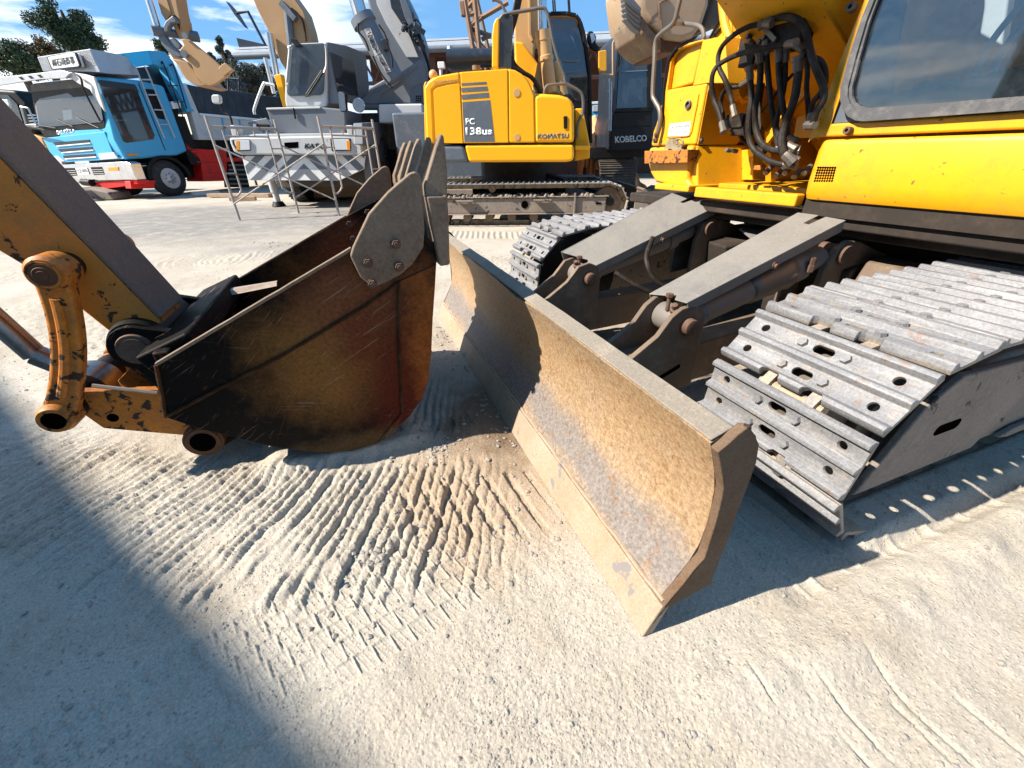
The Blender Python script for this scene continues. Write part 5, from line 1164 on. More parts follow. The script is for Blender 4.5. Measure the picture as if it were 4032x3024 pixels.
# ================================================================ MIDDLE EXCAVATOR (side on)
FK = Frame((-1.05, 7.17, 0), -3.0)
KX = FK.empty('crawler_excavator', 'orange-yellow crawler excavator seen side on behind the bucket teeth', 'excavator')
def KY(v, *ps): return FK.Y(v, *ps)
def kshape(name, y, pts, dy, mat, parent, f=zC, bevel=.01, **k):
    mb = MB(); mb.prism(KY(y, *[f(*p) for p in pts]), (0, dy, 0)); return obj(name, mb, mat, parent, bevel=bevel, **k)
pth = track_path(2.66, .34, .30, -.75, .36, .30, -.03)
xs_ = [(-a, z) for a, z in track_path(-2.66 * 0 + .9, .335, .30, 4.25, .335, .30, -.02)]
for y0, near in ((0.0, True), (1.99, False)):
    P = [(3.56 - x, z) for x, z in track_path(.9, .335, .30, 4.2, .345, .30, .0)]
    P = P[::-1]
    fr = MB(); fr.box(-.45, 2.63, y0 + .02, y0 + .40, .20, .44)
    tr = obj('crawler_track', fr, M['frame_dust'], KX, bevel=.02)
    if near:
        mb = MB(); mb.box(-.45, 2.66, y0 - .004, y0 + .03, .445, .457); mb.box(-.45, 2.66, y0 - .006, y0 + .03, .19, .205); obj('frame_flange', mb, M['edge_steel'], tr, bevel=.002)
        mb = MB(); mb.box(2.11, 2.135, y0 - .02, y0 + .03, .18, .50); obj('stiffener', mb, M['frame_dust'], tr, bevel=.004)
        for x in (.36, 1.62):
            mb = MB(); mb.tube([(x - .15, y0 + .02, .40), (x - .15, y0 - .07, .40), (x + .10, y0 - .07, .40), (x + .10, y0 + .02, .40)], .012, 8, False); mb.box(x - .17, x + .12, y0 - .08, y0 + .0, .402, .416); obj('step', mb, M['frame_dust'], tr)
        mb = MB(); mb.cyl((1.31, y0 + .0125, .335), (1.31, y0 + .016, .335), .058, n=24); mb.box(2.5 - .04, 2.5 + .05, y0 + .0125, y0 + .0165, .33, .355); obj('frame_hole', mb, M['hole'], tr)
        mb = MB()
        for k in range(260):
            x = random.uniform(-.4, 2.45); yy = random.uniform(.0, .3); r_ = random.uniform(.015, .045)
            bmesh.ops.create_icosphere(mb.bm, subdivisions=1, radius=r_, matrix=Matrix.Translation((x, y0 + yy, .455 + random.uniform(0, .02) * (yy + .3))))
        mb.rough(.01, 30, 2); obj('caked_mud', mb, M['frame_dust'], tr, smooth=60)
    id_ = MB(); id_.lathe((2.66, y0 + .1, .335), (2.66, y0 + .34, .335), [(0, .05), (0, .09), (.02, .09), (.03, .235), (.2, .235), (.21, .09), (.24, .09)], 32); obj('idler_wheel', id_, M['brownsteel'], tr)
    mb = MB(); mb.cyl((2.70, y0 + .04, .36), (2.70, y0 + .1, .36), .065, n=24); obj('idler_hub', mb, M['black'], tr)
    for k in range(7):
        rl = MB(); roller(rl, 2.2 - k * .37, .145, y0 + .04, y0 + .34, .07); obj('roller', rl, M['brownsteel'], tr)
    rl = MB(); roller(rl, .78, .57, y0 + .08, y0 + .3, .055); obj('carrier_roller', rl, M['brownsteel'], tr)
    shoes(tr, P[::1] if False else P[::-1][::-1], y0, .171) if False else shoes(tr, [(x, z) for x, z in track_path(-.64 + .0, .33, .262, 2.66, .32, .262, .0)], y0, .171)
mb = MB(); mb.prism([(.4, .5, .4), (2.0, .5, .4), (2.0, .5, .62), (.4, .5, .62)], (0, 1.5, 0)); mb.cyl((1.15, 1.2, .6), (1.15, 1.2, .97), .6, n=36); obj('undercarriage_frame', mb, M['under'], KX)
mb = MB(); mb.beam((1.5, 1.0, .78), (3.05, .8, .30), .12, .07); mb.beam((1.5, 1.6, .78), (3.05, 1.8, .30), .12, .07); obj('blade_arm', mb, M['black'], KX, bevel=.01)
# dozer blade beyond the far end of the tracks
mb = MB(); P = [(3.1, 0), (3.14, .12), (3.20, .3), (3.28, .48), (3.38, .56), (3.42, .54), (3.34, .42), (3.28, .25), (3.22, .02)]
mb.prism([(3.1 + (3.5 - x) * 1.0 - .02, -.05, z) for x, z in P], (0, 2.55, 0)); KB = obj('dozer_blade', mb, M['brownsteel'], KX, bevel=.01)
mb = MB(); mb.prism([(3.05, -.075, .02), (3.25, -.075, .04), (3.62, -.075, .03), (3.3, -.075, .3), (3.20, -.075, .5), (3.08, -.075, .54)], (0, .03, 0)); obj('end_plate', mb, M['frame_dust'], KB, bevel=.006)
# body panels
B = [(118, 600), (135, 560), (170, 530), (215, 515), (290, 500), (366, 490), (700, 468), (745, 475), (790, 500), (835, 545), (862, 600), (880, 650), (930, 640), (1050, 648), (1110, 665), (1140, 690), (1156, 725), (1158, 985), (135, 988)]
body = kshape('machine_body', 0.02, B, 2.35, M['yellow_far'], KX, bevel=.09)
body.modifiers['bevel'].segments = 4
kshape('rear_door', -.004, [(186, 625), (210, 605), (280, 585), (362, 574), (366, 580), (388, 985), (205, 985)], .06, M['yellow_far'], body, bevel=.02)
kshape('rear_fairing', .0, [(122, 600), (150, 560), (215, 518), (366, 492), (368, 560), (280, 572), (205, 592), (178, 620), (192, 984), (140, 985)], .06, M['yellow_far'], body, bevel=.03)
door = kshape('engine_door', -.006, [(371, 495), (697, 472), (703, 982), (394, 984)], .06, M['yellow_far'], body, bevel=.015)
kshape('side_cover', -.004, [(702, 473), (745, 480), (790, 506), (832, 550), (860, 605), (878, 655), (884, 980), (708, 981)], .06, M['yellow_far'], body, bevel=.02)
tank = kshape('fuel_tank', -.012, [(884, 660), (930, 650), (1050, 656), (1105, 672), (1135, 695), (1150, 728), (1154, 978), (888, 979)], .1, M['yellow_far'], body, bevel=.04)
kshape('skirt', -.002, [(398, 996), (1150, 992), (1156, 1060), (1148, 1106), (1100, 1114), (430, 1116)], .3, M['yellow_far'], body, bevel=.04)
kshape('counterweight', .0, [(230, 994), (396, 996), (412, 1050), (432, 1118), (270, 1122), (210, 1100)], 1.9, M['slate'], KX, bevel=.06)
kshape('counterweight_top', .03, [(118, 590), (128, 560), (140, 560), (150, 985), (140, 1080), (128, 1000)], 2.2, M['yellow_far'], KX, bevel=.02)
kshape('front_frame', .35, [(1160, 745), (1215, 745), (1262, 995), (1262, 1090), (1160, 1108)], .5, M['yellow_far'], KX, bevel=.02)
kshape('front_step', .1, [(1160, 1000), (1268, 1000), (1262, 1030), (1160, 1028)], .5, M['yellow_far'], KX, bevel=.01)
for pts in ([(378, 572), (550, 562), (552, 578), (379, 588)], [(378, 605), (556, 593), (562, 623), (381, 634)], [(380, 652), (566, 636), (570, 670), (383, 684)], [(384, 702), (576, 688), (608, 974), (398, 976)]):
    kshape('slate_decal', -.009, pts, .004, M['slate'], door, bevel=0)
T_ = lambda y, f, *q: KY(y, *[f(*p) for p in q])
text_on('model_lettering', 'PC', T_(-.0105, zC, (409, 858), (472, 857), (471, 812), (408, 813)), M['whiteink'], door, .002, .03)
text_on('model_lettering', '138us', T_(-.0105, zC, (409, 930), (593, 926), (592, 876), (408, 876)), M['whiteink'], door, .002, .032)
text_on('maker_lettering', 'KOMATSU', T_(-.014, zC, (900, 953), (1116, 949), (1115, 915), (899, 921)), M['slate'], tank, .003, .035)
for x, y, r_ in ((759, 638, .05), (761, 943, .045)):
    q = KY(-.006, zC(x, y))[0]; mb = MB(); mb.cyl(q, q + Vector((0, -.006, 0)), r_, n=28); obj('lock_cap', mb, M['yellow_tan'], body, bevel=.003)
q = T_(-.014, zC, (1080, 800), (1107, 798), (1106, 884), (1082, 885)); mb = MB(); mb.prism(q, (0, -.012, 0)); obj('door_handle', mb, M['black'], tank, bevel=.008)
# cab at the far side
cabp = [(905, 150), (990, 96), (1100, 94), (1165, 108), (1195, 150), (1222, 240), (1262, 520), (1268, 985), (1160, 985), (1000, 985)]
CY = 1.35
mb = MB()
pr = [(905, 150), (990, 96), (1100, 94), (1165, 108), (1195, 150), (1222, 240), (1262, 520), (1268, 985)]
for a, b2 in zip(pr, pr[1:]):
    p, q = T_(CY, zC, a, b2); mb.prism([p, q, q + Vector((0, .98, 0)), p + Vector((0, .98, 0))], (0, 0, -.03) if abs(p.z - q.z) < .12 else (-.03, 0, 0))
for y in (CY, CY + .94):
    for a, b2 in zip(pr, pr[1:]):
        p, q = T_(y if y == CY else CY, zC, a, b2); p = p + Vector((0, y - CY, 0)); q = q + Vector((0, y - CY, 0)); mb.beam(p, q, .05, .07, (0, 1, 0))
kc = obj('cab_frame', mb, M['black'], KX, bevel=.01)
roofp = T_(CY - .01, zC, (985, 112), (988, 92), (1100, 88), (1165, 102), (1200, 150), (1180, 152), (1150, 122)); mb = MB(); mb.prism(roofp, (0, 1.0, 0)); obj('cab_roof', mb, M['yellow_tan'], kc, bevel=.02)
gp = T_(CY + .02, zC, (930, 160), (990, 125), (1150, 128), (1185, 200), (1215, 320), (1245, 540), (1250, 700), (1000, 700)); mb = MB(); mb.prism(gp, (0, .006, 0)); obj('side_window', mb, M['glass'], kc)
mb = MB(); gp2 = [p + Vector((0, .9, 0)) for p in gp]; mb.prism(gp2, (0, .006, 0)); obj('side_window', mb, M['glass'], kc)
mb = MB(); p = T_(CY, zC, (1060, 425), (1190, 425), (1190, 410), (1060, 412)); mb.prism(p, (0, .03, 0)); p = T_(CY, zC, (1085, 510), (1195, 490), (1195, 480), (1085, 500)); mb.prism(p, (0, .03, 0)); obj('window_rail', mb, M['cgrey'], kc)
mb = MB(); p = T_(CY + .3, zC, (1075, 345), (1165, 335), (1175, 560), (1085, 580)); mb.prism(p, (0, .4, 0)); obj('seat', mb, M['rubber'], kc, bevel=.04)
kshape('cab_lower_panel', CY + .03, [(1110, 650), (1262, 640), (1266, 985), (1110, 985)], .05, M['navy'], kc)
# boom, boom foot, cylinder
kshape('boom', 1.0, [(735, -160), (925, -160), (908, 210), (880, 330), (880, 640), (745, 560), (742, 210)], .45, M['yellow_tan'], KX, bevel=.03)
kshape('boom_rib', .96, [(835, -100), (852, -100), (858, 230), (875, 280), (860, 285), (838, 240)], .06, M['yellow_tan'], KX, bevel=.008)
kshape('boom_foot', .9, [(742, 280), (800, 290), (1040, 620), (760, 640)], .1, M['yellow_far'], KX, bevel=.03)
kshape('boom_foot_rib', .8, [(900, 430), (960, 430), (1060, 640), (860, 640)], .12, M['yellow_tan'], KX, bevel=.02)
q = T_(.75, zC, (935, 212), (990, 640)); mb = MB(); mb.lathe(q[0], q[1], [(0, .05), (0, .115), (.12, .115), (.13, .108), (.30, .108), (.31, .118), (.36, .118), (.37, .105), ((q[1] - q[0]).length, .105)], 28); obj('boom_cylinder', mb, M['yellow_tan'], KX)
q = T_(.75, zC, (930, -200), (936, 220)); mb = MB(); mb.cyl(q[0], q[1], .07, n=20); obj('cylinder_rod', mb, M['chrome'], KX)
q = T_(1.25, zC, (1020, 430), (1075, 660)); mb = MB(); mb.cyl(q[0], q[1], .10, n=20); obj('boom_cylinder', mb, M['yellow_tan'], KX)
kshape('hood_upright', .25, [(588, 465), (590, 240), (598, 165), (615, 125), (640, 116), (636, 300), (632, 466)], .18, M['yellow_far'], KX, bevel=.02)
kshape('upright_glass', .28, [(642, 120), (660, 110), (700, 105), (735, 110), (720, 470), (640, 466)], .03, M['glass'], KX, bevel=0)
kshape('upright_back', .45, [(636, 118), (720, 105), (740, 480), (632, 470)], .03, M['navy'], KX, bevel=0)
# rails, mirror, hoses
for y, P, r_ in ((.3, [(640, 300), (638, 170), (650, 120), (690, 95), (840, 70), (925, 55), (960, 70), (985, 160), (1010, 290), (1050, 430), (1085, 520), (1098, 572), (1170, 615), (1210, 660), (1212, 770), (1180, 850), (1172, 950)], .022), (.3, [(1098, 575), (1000, 582), (965, 592), (950, 620), (948, 650)], .02), (.35, [(655, 20), (620, 0), (590, 5)], .018), (.3, [(610, 0), (650, 20), (670, 60), (690, 95)], .018)):
    mb = MB(); mb.tube(T_(y, zC, *P), r_, 8, True); obj('handrail', mb, M['fitting'], KX)
q = T_(.28, zC, (668, 90), (705, 82), (712, 118), (690, 140), (670, 120)); mb = MB(); mb.prism(q, (0, .06, 0)); obj('work_lamp', mb, M['black'], KX, bevel=.01)
for k in range(6):
    mb = MB(); o_ = k * 11; mb.tube(T_(.55 + k * .03, zC, (760 + o_ * .7, -80), (745 + o_ * .6, 40), (715 + o_ * .7, 140), (668 + o_, 250), (668 + o_, 360), (700 + o_ * .9, 440), (770 + o_ * .6, 490), (860 + o_ * .3, 540), (920 + o_ * .2, 640)), .019, 8); obj('hydraulic_hose', mb, M['hose'], KX)
q = T_(1.5, zC, (1245, 215), (1280, 208), (1310, 250), (1300, 290), (1335, 330), (1315, 355), (1270, 340), (1240, 280)); mb = MB(); mb.prism(q, (0, .06, 0)); obj('round_mirror', mb, M['black'], KX, bevel=.03)
q = T_(1.49, zC, (1262, 232), (1288, 228), (1300, 270), (1275, 300)); mb = MB(); mb.prism(q, (0, -.012, 0)); obj('mirror_glass', mb, M['chrome'], KX)
for k, x in enumerate((1012, 1025, 1118, 1125)):
    q = T_(1.6, zC, (x, 92), (x - 6, 0)); mb = MB(); mb.tube([q[0], q[1]], .014, 6, False); obj('aerial', mb, M['black'], KX)
q = T_(.4, zC, (185, 515)); mb = MB(); bmesh.ops.create_uvsphere(mb.bm, u_segments=20, v_segments=12, radius=.065, matrix=Matrix.Translation(q[0])); obj('filler_dome', mb, M['yellow_tan'], KX)
q = T_(.3, zC, (620, 465)); mb = MB(); mb.cyl(q[0] + Vector((-.3, 0, -.02)), q[0] + Vector((-.3, 0, .03)), .06); obj('exhaust_cap', mb, M['brownsteel'], KX)
# faint characters on the rear hood
text_on('faded_lettering', 'SORDAN II', T_(-.004, zC, (190, 582), (358, 568), (356, 540), (188, 556)), M['yellow_tan'], body, .0006)

# ================================================================ DARK-CABBED EXCAVATOR facing the yard, between the two yellow ones
FD = Frame((2.0, 9.6, 0), 2.0)
DX = FD.empty('crawler_excavator', 'crawler excavator with a tall dark navy cab between the two yellow machines', 'excavator')
def DS(name, y, pts, dy, mat, parent, f=zC, bevel=.01, **k):
    mb = MB(); mb.prism(FD.Y(y, *[f(*p) for p in pts]), (0, dy, 0)); return obj(name, mb, mat, parent, bevel=bevel, **k)
cabD = DS('cab', .03, [(1405, 850), (1430, 760), (1455, 250), (1462, 205), (1700, 185), (1760, 185), (1760, 1025), (1400, 1030)], 1.5, M['navy'], DX, bevel=.03)
DS('front_panel', .0, [(1408, 880), (1690, 872), (1684, 1028), (1402, 1034)], .05, M['black'], cabD, bevel=.015)
DS('front_panel_upper', .0, [(1428, 772), (1692, 762), (1690, 868), (1408, 876)], .05, M['black'], cabD, bevel=.015)
fr_ = [((1455, 250), (1470, 248), (1440, 770), (1415, 770)), ((1660, 240), (1710, 240), (1700, 760), (1660, 760)), ((1440, 745), (1700, 735), (1700, 765), (1420, 772)), ((1458, 196), (1720, 180), (1720, 222), (1460, 240))]
for f_ in fr_: DS('window_frame', -.02, list(f_), .05, M['black'] if f_ != fr_[0] else M['navy'], cabD, bevel=.01)
ws = DS('windscreen', .012, [(1475, 245), (1700, 225), (1700, 742), (1445, 752)], .006, M['glass'], cabD, bevel=0)
DS('window_bar', -.012, [(1478, 490), (1690, 478), (1690, 486), (1478, 498)], .02, M['cgrey'], cabD, bevel=.003)
DS('inner_pane', .02, [(1500, 370), (1510, 362), (1675, 350), (1684, 362), (1684, 450), (1676, 462), (1500, 472), (1494, 462)], .004, M['slate'], cabD, bevel=0)
DS('paper', .02, [(1530, 500), (1560, 510), (1580, 560), (1590, 720), (1500, 730), (1520, 600)], .004, M['offwhite'], cabD, bevel=0)
text_on('window_lettering', 'GT', FD.Y(.008, zC(1494, 306), zC(1578, 300), zC(1580, 250), zC(1496, 254)), M['whiteink'], cabD, .003, .035)
text_on('maker_lettering', 'KOBELCO', FD.Y(-.002, zC(1434, 984), zC(1653, 970), zC(1652, 926), zC(1433, 938)), M['offwhite'], cabD, .004, .03)
DS('lamp_post_cap', -.03, [(1455, 182), (1490, 180), (1490, 230), (1455, 234)], .08, M['slate'], cabD)
mb = MB(); mb.tube(FD.Y(-.03, zC(1560, 240), zC(1510, 350), zC(1460, 470), zC(1450, 500)), .012, 6, False); obj('wiper', mb, M['black'], cabD)
q = FD.Y(-.2, zC(1322, 350), zC(1370, 342), zC(1378, 352), zC(1378, 480), zC(1368, 492), zC(1322, 488)); mb = MB(); mb.prism(q, (0, .05, 0)); mr = obj('yellow_mirror', mb, M['yellow'], DX, bevel=.015)
mb = MB(); mb.tube(FD.Y(-.17, zC(1350, 420), zC(1342, 505), zC(1420, 516)), .014, 6, False); mb.tube(FD.Y(-.17, zC(1418, 520), zC(1418, 300), zC(1425, 280), zC(1445, 278)), .014, 6, False); obj('mirror_bracket', mb, M['yellow_tan'], mr)
mb = MB()
for a, b2 in (((1395, 540), (1390, 900)), ((1408, 560), (1404, 900)), ((1385, 620), (1410, 700))): mb.tube(FD.Y(-.1, zC(*a), zC(*b2)), .016, 6, False)
obj('grab_rail', mb, M['alu'], DX)
mb = MB(); mb.box(-1.0, 1.9, .4, 3.0, .95, 1.15); mb.box(1.0, 2.2, .6, 2.4, 1.1, 2.2); obj('swing_deck', mb, M['black'], DX)
for x0 in (.0,):
    fr = MB(); fr.box(.1, .6, .5, 3.2, .2, .7); tr = obj('crawler_track', fr, M['under'], DX)
    # front wrap of shoes facing the camera
    for k in range(9):
        a_ = math.radians(-60 + k * 22); y = .55 - .36 * math.cos(a_); z = .50 + .40 * math.sin(a_)
        mb = MB(); c0 = Vector((0, y, z)); t_ = Vector((0, math.sin(a_), math.cos(a_))); n_ = Vector((0, -math.cos(a_), math.sin(a_)))
        for (u0, u1, h0) in ((-.075, .075, .02), (-.07, -.045, .05), (-.01, .01, .05), (.05, .07, .05)):
            p = [c0 + t_ * u0 - n_ * .0, c0 + t_ * u1, c0 + t_ * u1 + n_ * h0, c0 + t_ * u0 + n_ * h0]
            mb.prism([v_ + Vector((x0 + .0, 0, 0)) for v_ in p], (.8, 0, 0))
        obj('track_shoe', mb, M['track_dark'], tr, bevel=.006)
mb = MB(); mb.beam((.3, .4, .3), (.9, -.4, .3), .2, .14); obj('blade_arm', mb, M['brownsteel'], DX)
mb = MB(); P = FD.Y(-.35, zD(225, 1560), zD(270, 1500), zD(380, 1432), zD(515, 1445), zD(480, 1520), zD(455, 1585), zD(420, 1620), zD(240, 1600)); mb.prism(P, (0, .5, 0)); DB = obj('dozer_blade', mb, M['brownsteel'], DX, bevel=.02)
mb = MB(); mb.prism(FD.Y(-.37, zD(415, 1440), zD(515, 1448), zD(485, 1530), zD(455, 1590), zD(405, 1618)), (0, .03, 0)); obj('end_plate', mb, M['frame_dust'], DB, bevel=.01)
mb = MB(); mb.prism(FD.Y(-.38, zD(240, 1550), zD(300, 1530), zD(400, 1450), zD(330, 1500)), (0, .03, 0)); mb.prism(FD.Y(-.38, zD(240, 1590), zD(340, 1560), zD(400, 1600), zD(260, 1620)), (0, .03, 0)); obj('rib', mb, M['frame_dust'], DB, bevel=.005)

# ================================================================ OCHRE BUCKET HANGING IN THE AIR above the yellow hood
FO = Frame((2.6, 5.2, 2.3), 8.0)
OX = FO.empty('hanging_bucket', 'big ochre excavator bucket hanging in the air above the yellow hood', 'excavator bucket')
def OS(name, y, pts, dy, mat, parent, bevel=.02, **k):
    mb = MB(); mb.prism(FO.Y(y, *[zD(*p) for p in pts]), (0, dy, 0)); return obj(name, mb, mat, parent, bevel=bevel, **k)
M['ochre'] = surf('ochre_bucket_steel', (.42, .33, .23), .7, dirt=(.42, .2, .06), dirt_amt=.5, dirt_scale=1.6, chip=(.16, .13, .11), chip_amt=.22, chip_scale=4, var=.2, bumps=.5)
ob = OS('bucket_shell', 0, [(215, -260), (250, 90), (330, 220), (440, 300), (560, 315), (650, 280), (720, 190), (770, 40), (800, -260)], .9, M['ochre'], OX, bevel=.05)
OS('heel_plate', -.02, [(240, 100), (330, 230), (400, 300), (400, 400), (330, 350), (245, 260)], .7, M['brownsteel'], ob)
OS('belly', .05, [(330, 260), (560, 330), (700, 260), (640, 330), (520, 400), (400, 410)], .7, M['bucket_rust'], ob, bevel=.03)
mb = MB(); mb.tube(FO.Y(-.01, zD(460, -10), zD(400, 12), (2596, 15), zD(382, 30), zD(385, 100), zD(405, 215)), .009, 6, True); obj('seam', mb, M['brownsteel'], ob)
for k in range(5):
    P = [(150 + k * 2 - 45, -30 + k * 42), (165, -40 + k * 42), (250, 60 + k * 40), (240, 105 + k * 38), (190, 70 + k * 38), (118 + k * 6, 5 + k * 40)]
    OS('tooth', -.06 + .02 * k, P, .10, M['cgrey'], ob, bevel=.015)
OS('dark_linkage', .35, [(770, 60), (800, -60), (860, -100), (880, 60), (850, 200), (760, 230), (700, 240)], .4, M['track_dark'], OX, bevel=.04)
mb = MB(); q = FO.Y(.45, zD(560, -250), zD(500, -900)); mb.beam(q[0], q[1], .4, .5, (0, 1, 0)); obj('arm_stub', mb, M['yellow_tan'], OX)
# ================================================================ GREY ROUGH-TERRAIN CRANE
FC = Frame((-6.0, 10.2, 0), 0.0)
CX = FC.empty('mobile_crane', 'grey mobile crane with chevron board and raised boom behind the scaffold', 'mobile crane')
def CS(name, y, pts, dy, mat, parent=None, f=zB, bevel=.015, **k):
    mb = MB(); mb.prism(FC.Y(y, *[f(*p) for p in pts]), (0, dy, 0)); return obj(name, mb, mat, parent or CX, bevel=bevel, **k)
z3b = crop(1100, 0, 3.6867)
car = CS('carrier_bumper', 0, [(390, 1058), (1330, 1040), (1412, 1050), (1420, 1190), (1400, 1195), (480, 1190), (428, 1170), (400, 1100)], .5, M['clight'], bevel=.04)
CS('deck', .05, [(440, 1050), (600, 1030), (1300, 1022), (1390, 1040), (1390, 1052), (440, 1062)], 1.4, M['clight'])
for P in ([(412, 1072), (555, 1070), (562, 1160), (455, 1165), (420, 1110)], [(1168, 1062), (1330, 1062), (1332, 1162), (1180, 1162)]):
    hl = CS('headlight', -.012, P, .05, M['black'], None, bevel=.02)
    cxp = sum(p[0] for p in P) / len(P); cyp = sum(p[1] for p in P) / len(P)
    CS('lens', -.03, [(cxp + (a - cxp) * .82 + (8 if cxp < 800 else 0), cyp + (b2 - cyp) * .82) for a, b2 in P], .03, M['lens'], hl, bevel=.01)
    x0 = 445 if cxp < 800 else 1295; CS('indicator', -.034, [(x0, 1082), (x0 + 28, 1082), (x0 + 30, 1155), (x0 + 6, 1155)], .02, M['amber'], hl, bevel=.005)
CS('number_recess', -.004, [(818, 1096), (925, 1090), (926, 1136), (822, 1142)], .02, M['hole'], car, bevel=0)
text_on('maker_lettering', 'KATO', FC.Y(-.004, zB(975, 1142), zB(1132, 1142), zB(1132, 1100), zB(975, 1102)), M['ink'], car, .006, .035)
brd = CS('chevron_board', .10, [(490, 1196), (1330, 1192), (1440, 1200), (1430, 1300), (1240, 1388), (540, 1386), (515, 1290)], .05, M['white'], bevel=.01)
def clip(poly, a, b2, c0):      # keep the part where a*x + b*y <= c
    o = []
    for i in range(len(poly)):
        p, q = poly[i], poly[(i + 1) % len(poly)]; dp, dq = a * p[0] + b2 * p[1] - c0, a * q[0] + b2 * q[1] - c0
        if dp <= 0: o.append(p)
        if dp * dq < 0: t = dp / (dp - dq); o.append((p[0] + (q[0] - p[0]) * t, p[1] + (q[1] - p[1]) * t))
    return o
for sgn in (1, -1):
    for k in range(-6, 9):
        if k % 2: continue
        poly = [(497, 1198), (968, 1196), (968, 1385), (543, 1383), (520, 1290)] if sgn > 0 else [(968, 1196), (1330, 1194), (1436, 1203), (1426, 1298), (1238, 1385), (968, 1385)]
        # stripes rising towards the middle
        base = 968; wv = 72; a = sgn * 1.0; off = k * wv
        pl = clip(poly, sgn * 1.0, 1.0, sgn * 968 + 1330 - off); pl = clip(pl, -sgn * 1.0, -1.0, -(sgn * 968 + 1330 - off - wv)) if len(pl) > 2 else []
        if len(pl) > 2: CS('chevron_stripe', .094, pl, .004, M['cgrey'], brd, bevel=0)
for x in (398, 1290):
    CS('corner_post', .02, [(x, 962), (x + 50, 962), (x + 54, 1045), (x + 20, 1050)], .25, M['clight'], car)
CS('engine_box', .35, [(678, 832), (1090, 822), (1285, 840), (1290, 1000), (1285, 1030), (745, 1030), (712, 940)], 1.2, M['cgrey'], bevel=.03)
CS('box_lid', .32, [(676, 828), (1095, 818), (1094, 834), (680, 846)], 1.2, M['clight'])
CS('lid_latch', .30, [(880, 828), (890, 828), (908, 915), (895, 912)], .04, M['black'])
CS('spare_kit', .1, [(575, 950), (600, 950), (605, 995), (578, 995)], .15, M['white']); CS('tool_tray', .1, [(600, 950), (700, 955), (702, 995), (610, 998)], .2, M['black'])
CS('side_plate', .12, [(530, 935), (680, 905), (740, 980), (700, 1020), (560, 990)], .03, M['cgrey'])
# carrier side going away: fenders, wheels, lettering
sd_ = Frame((-3.12, 10.2, 0), 90.0)     # x runs away from the camera, y = towards -X
mb = MB(); mb.box(-3.35 + 6 - .0, -3.35 + 6 + .2, .3, 7.5, .55, 1.45); obj('carrier_side', mb, M['cgrey'], CX, bevel=.02)
fx = lambda P, x: [FC.hit(zB(*p), 'x', x) for p in P]
mb = MB(); mb.prism(fx([(1420, 945), (1520, 940), (1640, 948), (1760, 985), (1900, 1000), (1905, 1060), (1800, 1085), (1735, 1040), (1700, 1000), (1650, 985), (1600, 1000), (1560, 1060), (1545, 1120), (1425, 1110)], 2.93), (-.2, 0, 0)); FS = obj('fender', mb, M['cgrey'], CX, bevel=.02)
q = [FC.hit(zB(*p), 'x', 2.945) for p in ((1800, 1036), (1897, 1046), (1897, 1003), (1798, 992))]
text_on('model_lettering', 'KR-250', [q[0] + (q[0] - q[1]) * .25, q[1], q[2], q[3] + (q[3] - q[2]) * .25], M['whiteink'], FS, .004, .03)
for (cx_, cy_, x) in ((1640, 1200, 2.9), (1010, 1420, 2.2)):
    q = FC.hit(zB(cx_, cy_), 'x', x) if x > 2.5 else FC.hit(zB(cx_, cy_), 'y', 2.1)
    w0 = Vector((q.x, q.y, .66)); mb = MB(); mb.lathe(w0 + Vector((.02, 0, 0)), w0 + Vector((-.43, 0, 0)), [(0, .3), (0, .52), (.05, .64), (.10, .66), (.35, .66), (.40, .64), (.45, .52), (.45, .3)], 36)
    for k in range(36):
        t = 2 * math.pi * k / 36; mb.beam(w0 + Vector((.0, .64 * math.cos(t), .64 * math.sin(t))), w0 + Vector((-.2, .67 * math.cos(t + .08), .67 * math.sin(t + .08))), .04, .05)
        mb.beam(w0 + Vector((-.43, .64 * math.cos(t), .64 * math.sin(t))), w0 + Vector((-.23, .67 * math.cos(t + .08), .67 * math.sin(t + .08))), .04, .05)
    wh = obj('wheel', mb, M['rubber'], CX); mb = MB(); mb.cyl(w0 + Vector((.0, 0, 0)), w0 + Vector((-.1, 0, 0)), .31, n=28); obj('rim', mb, M['cgrey'], wh)
mb = MB(); mb.box(.4, 2.9, .6, 7, .45, .95); obj('chassis', mb, M['track_dark'], CX)
q = FC.Y(.7, zB(715, 1390), zB(765, 1580)); mb = MB(); mb.lathe(q[0] + Vector((0, 0, .3)), Vector((q[0].x + .03, q[0].y, .1)), [(0, .09), (.55, .09), (.55, .07), (.85, .07)], 20); jk = obj('outrigger_jack', mb, M['clight'], CX); mb = MB(); mb.cyl((q[0].x + .03, .7, .02), (q[0].x + .03, .7, .12), .16, .11, n=24); obj('jack_foot', mb, M['black'], jk)
# cab
cp = [(820, 770), (822, 640), (850, 350), (872, 334), (1060, 325), (1145, 322), (1148, 790), (1140, 824), (830, 824)]
cabC = CS('cab', .6, cp, 1.2, M['clight'], bevel=.04)
wsp = [(842, 700), (866, 362), (876, 344), (1112, 334), (1128, 350), (1118, 690), (1110, 715), (1090, 728), (870, 734), (848, 725)]
CS('windscreen_recess', .585, [((x - 985) * 1.03 + 985, (y - 540) * 1.02 + 540) for x, y in wsp], .03, M['gasket'], cabC, bevel=.005)
CS('windscreen_backing', .575, wsp, .012, M['slate'], cabC, bevel=0)
CS('windscreen', .565, wsp, .005, M['glass_clear'], cabC, bevel=0)
CS('paper', .57, [(882, 446), (914, 444), (912, 486), (880, 486)], .003, M['white'], cabC, bevel=0); CS('white_triangle', .57, [(900, 645), (930, 716), (858, 722)], .003, M['white'], cabC, bevel=0); CS('roof_lamp', .5, [(860, 290), (905, 300), (925, 330), (950, 350), (905, 360), (870, 320)], .12, M['black'], cabC)
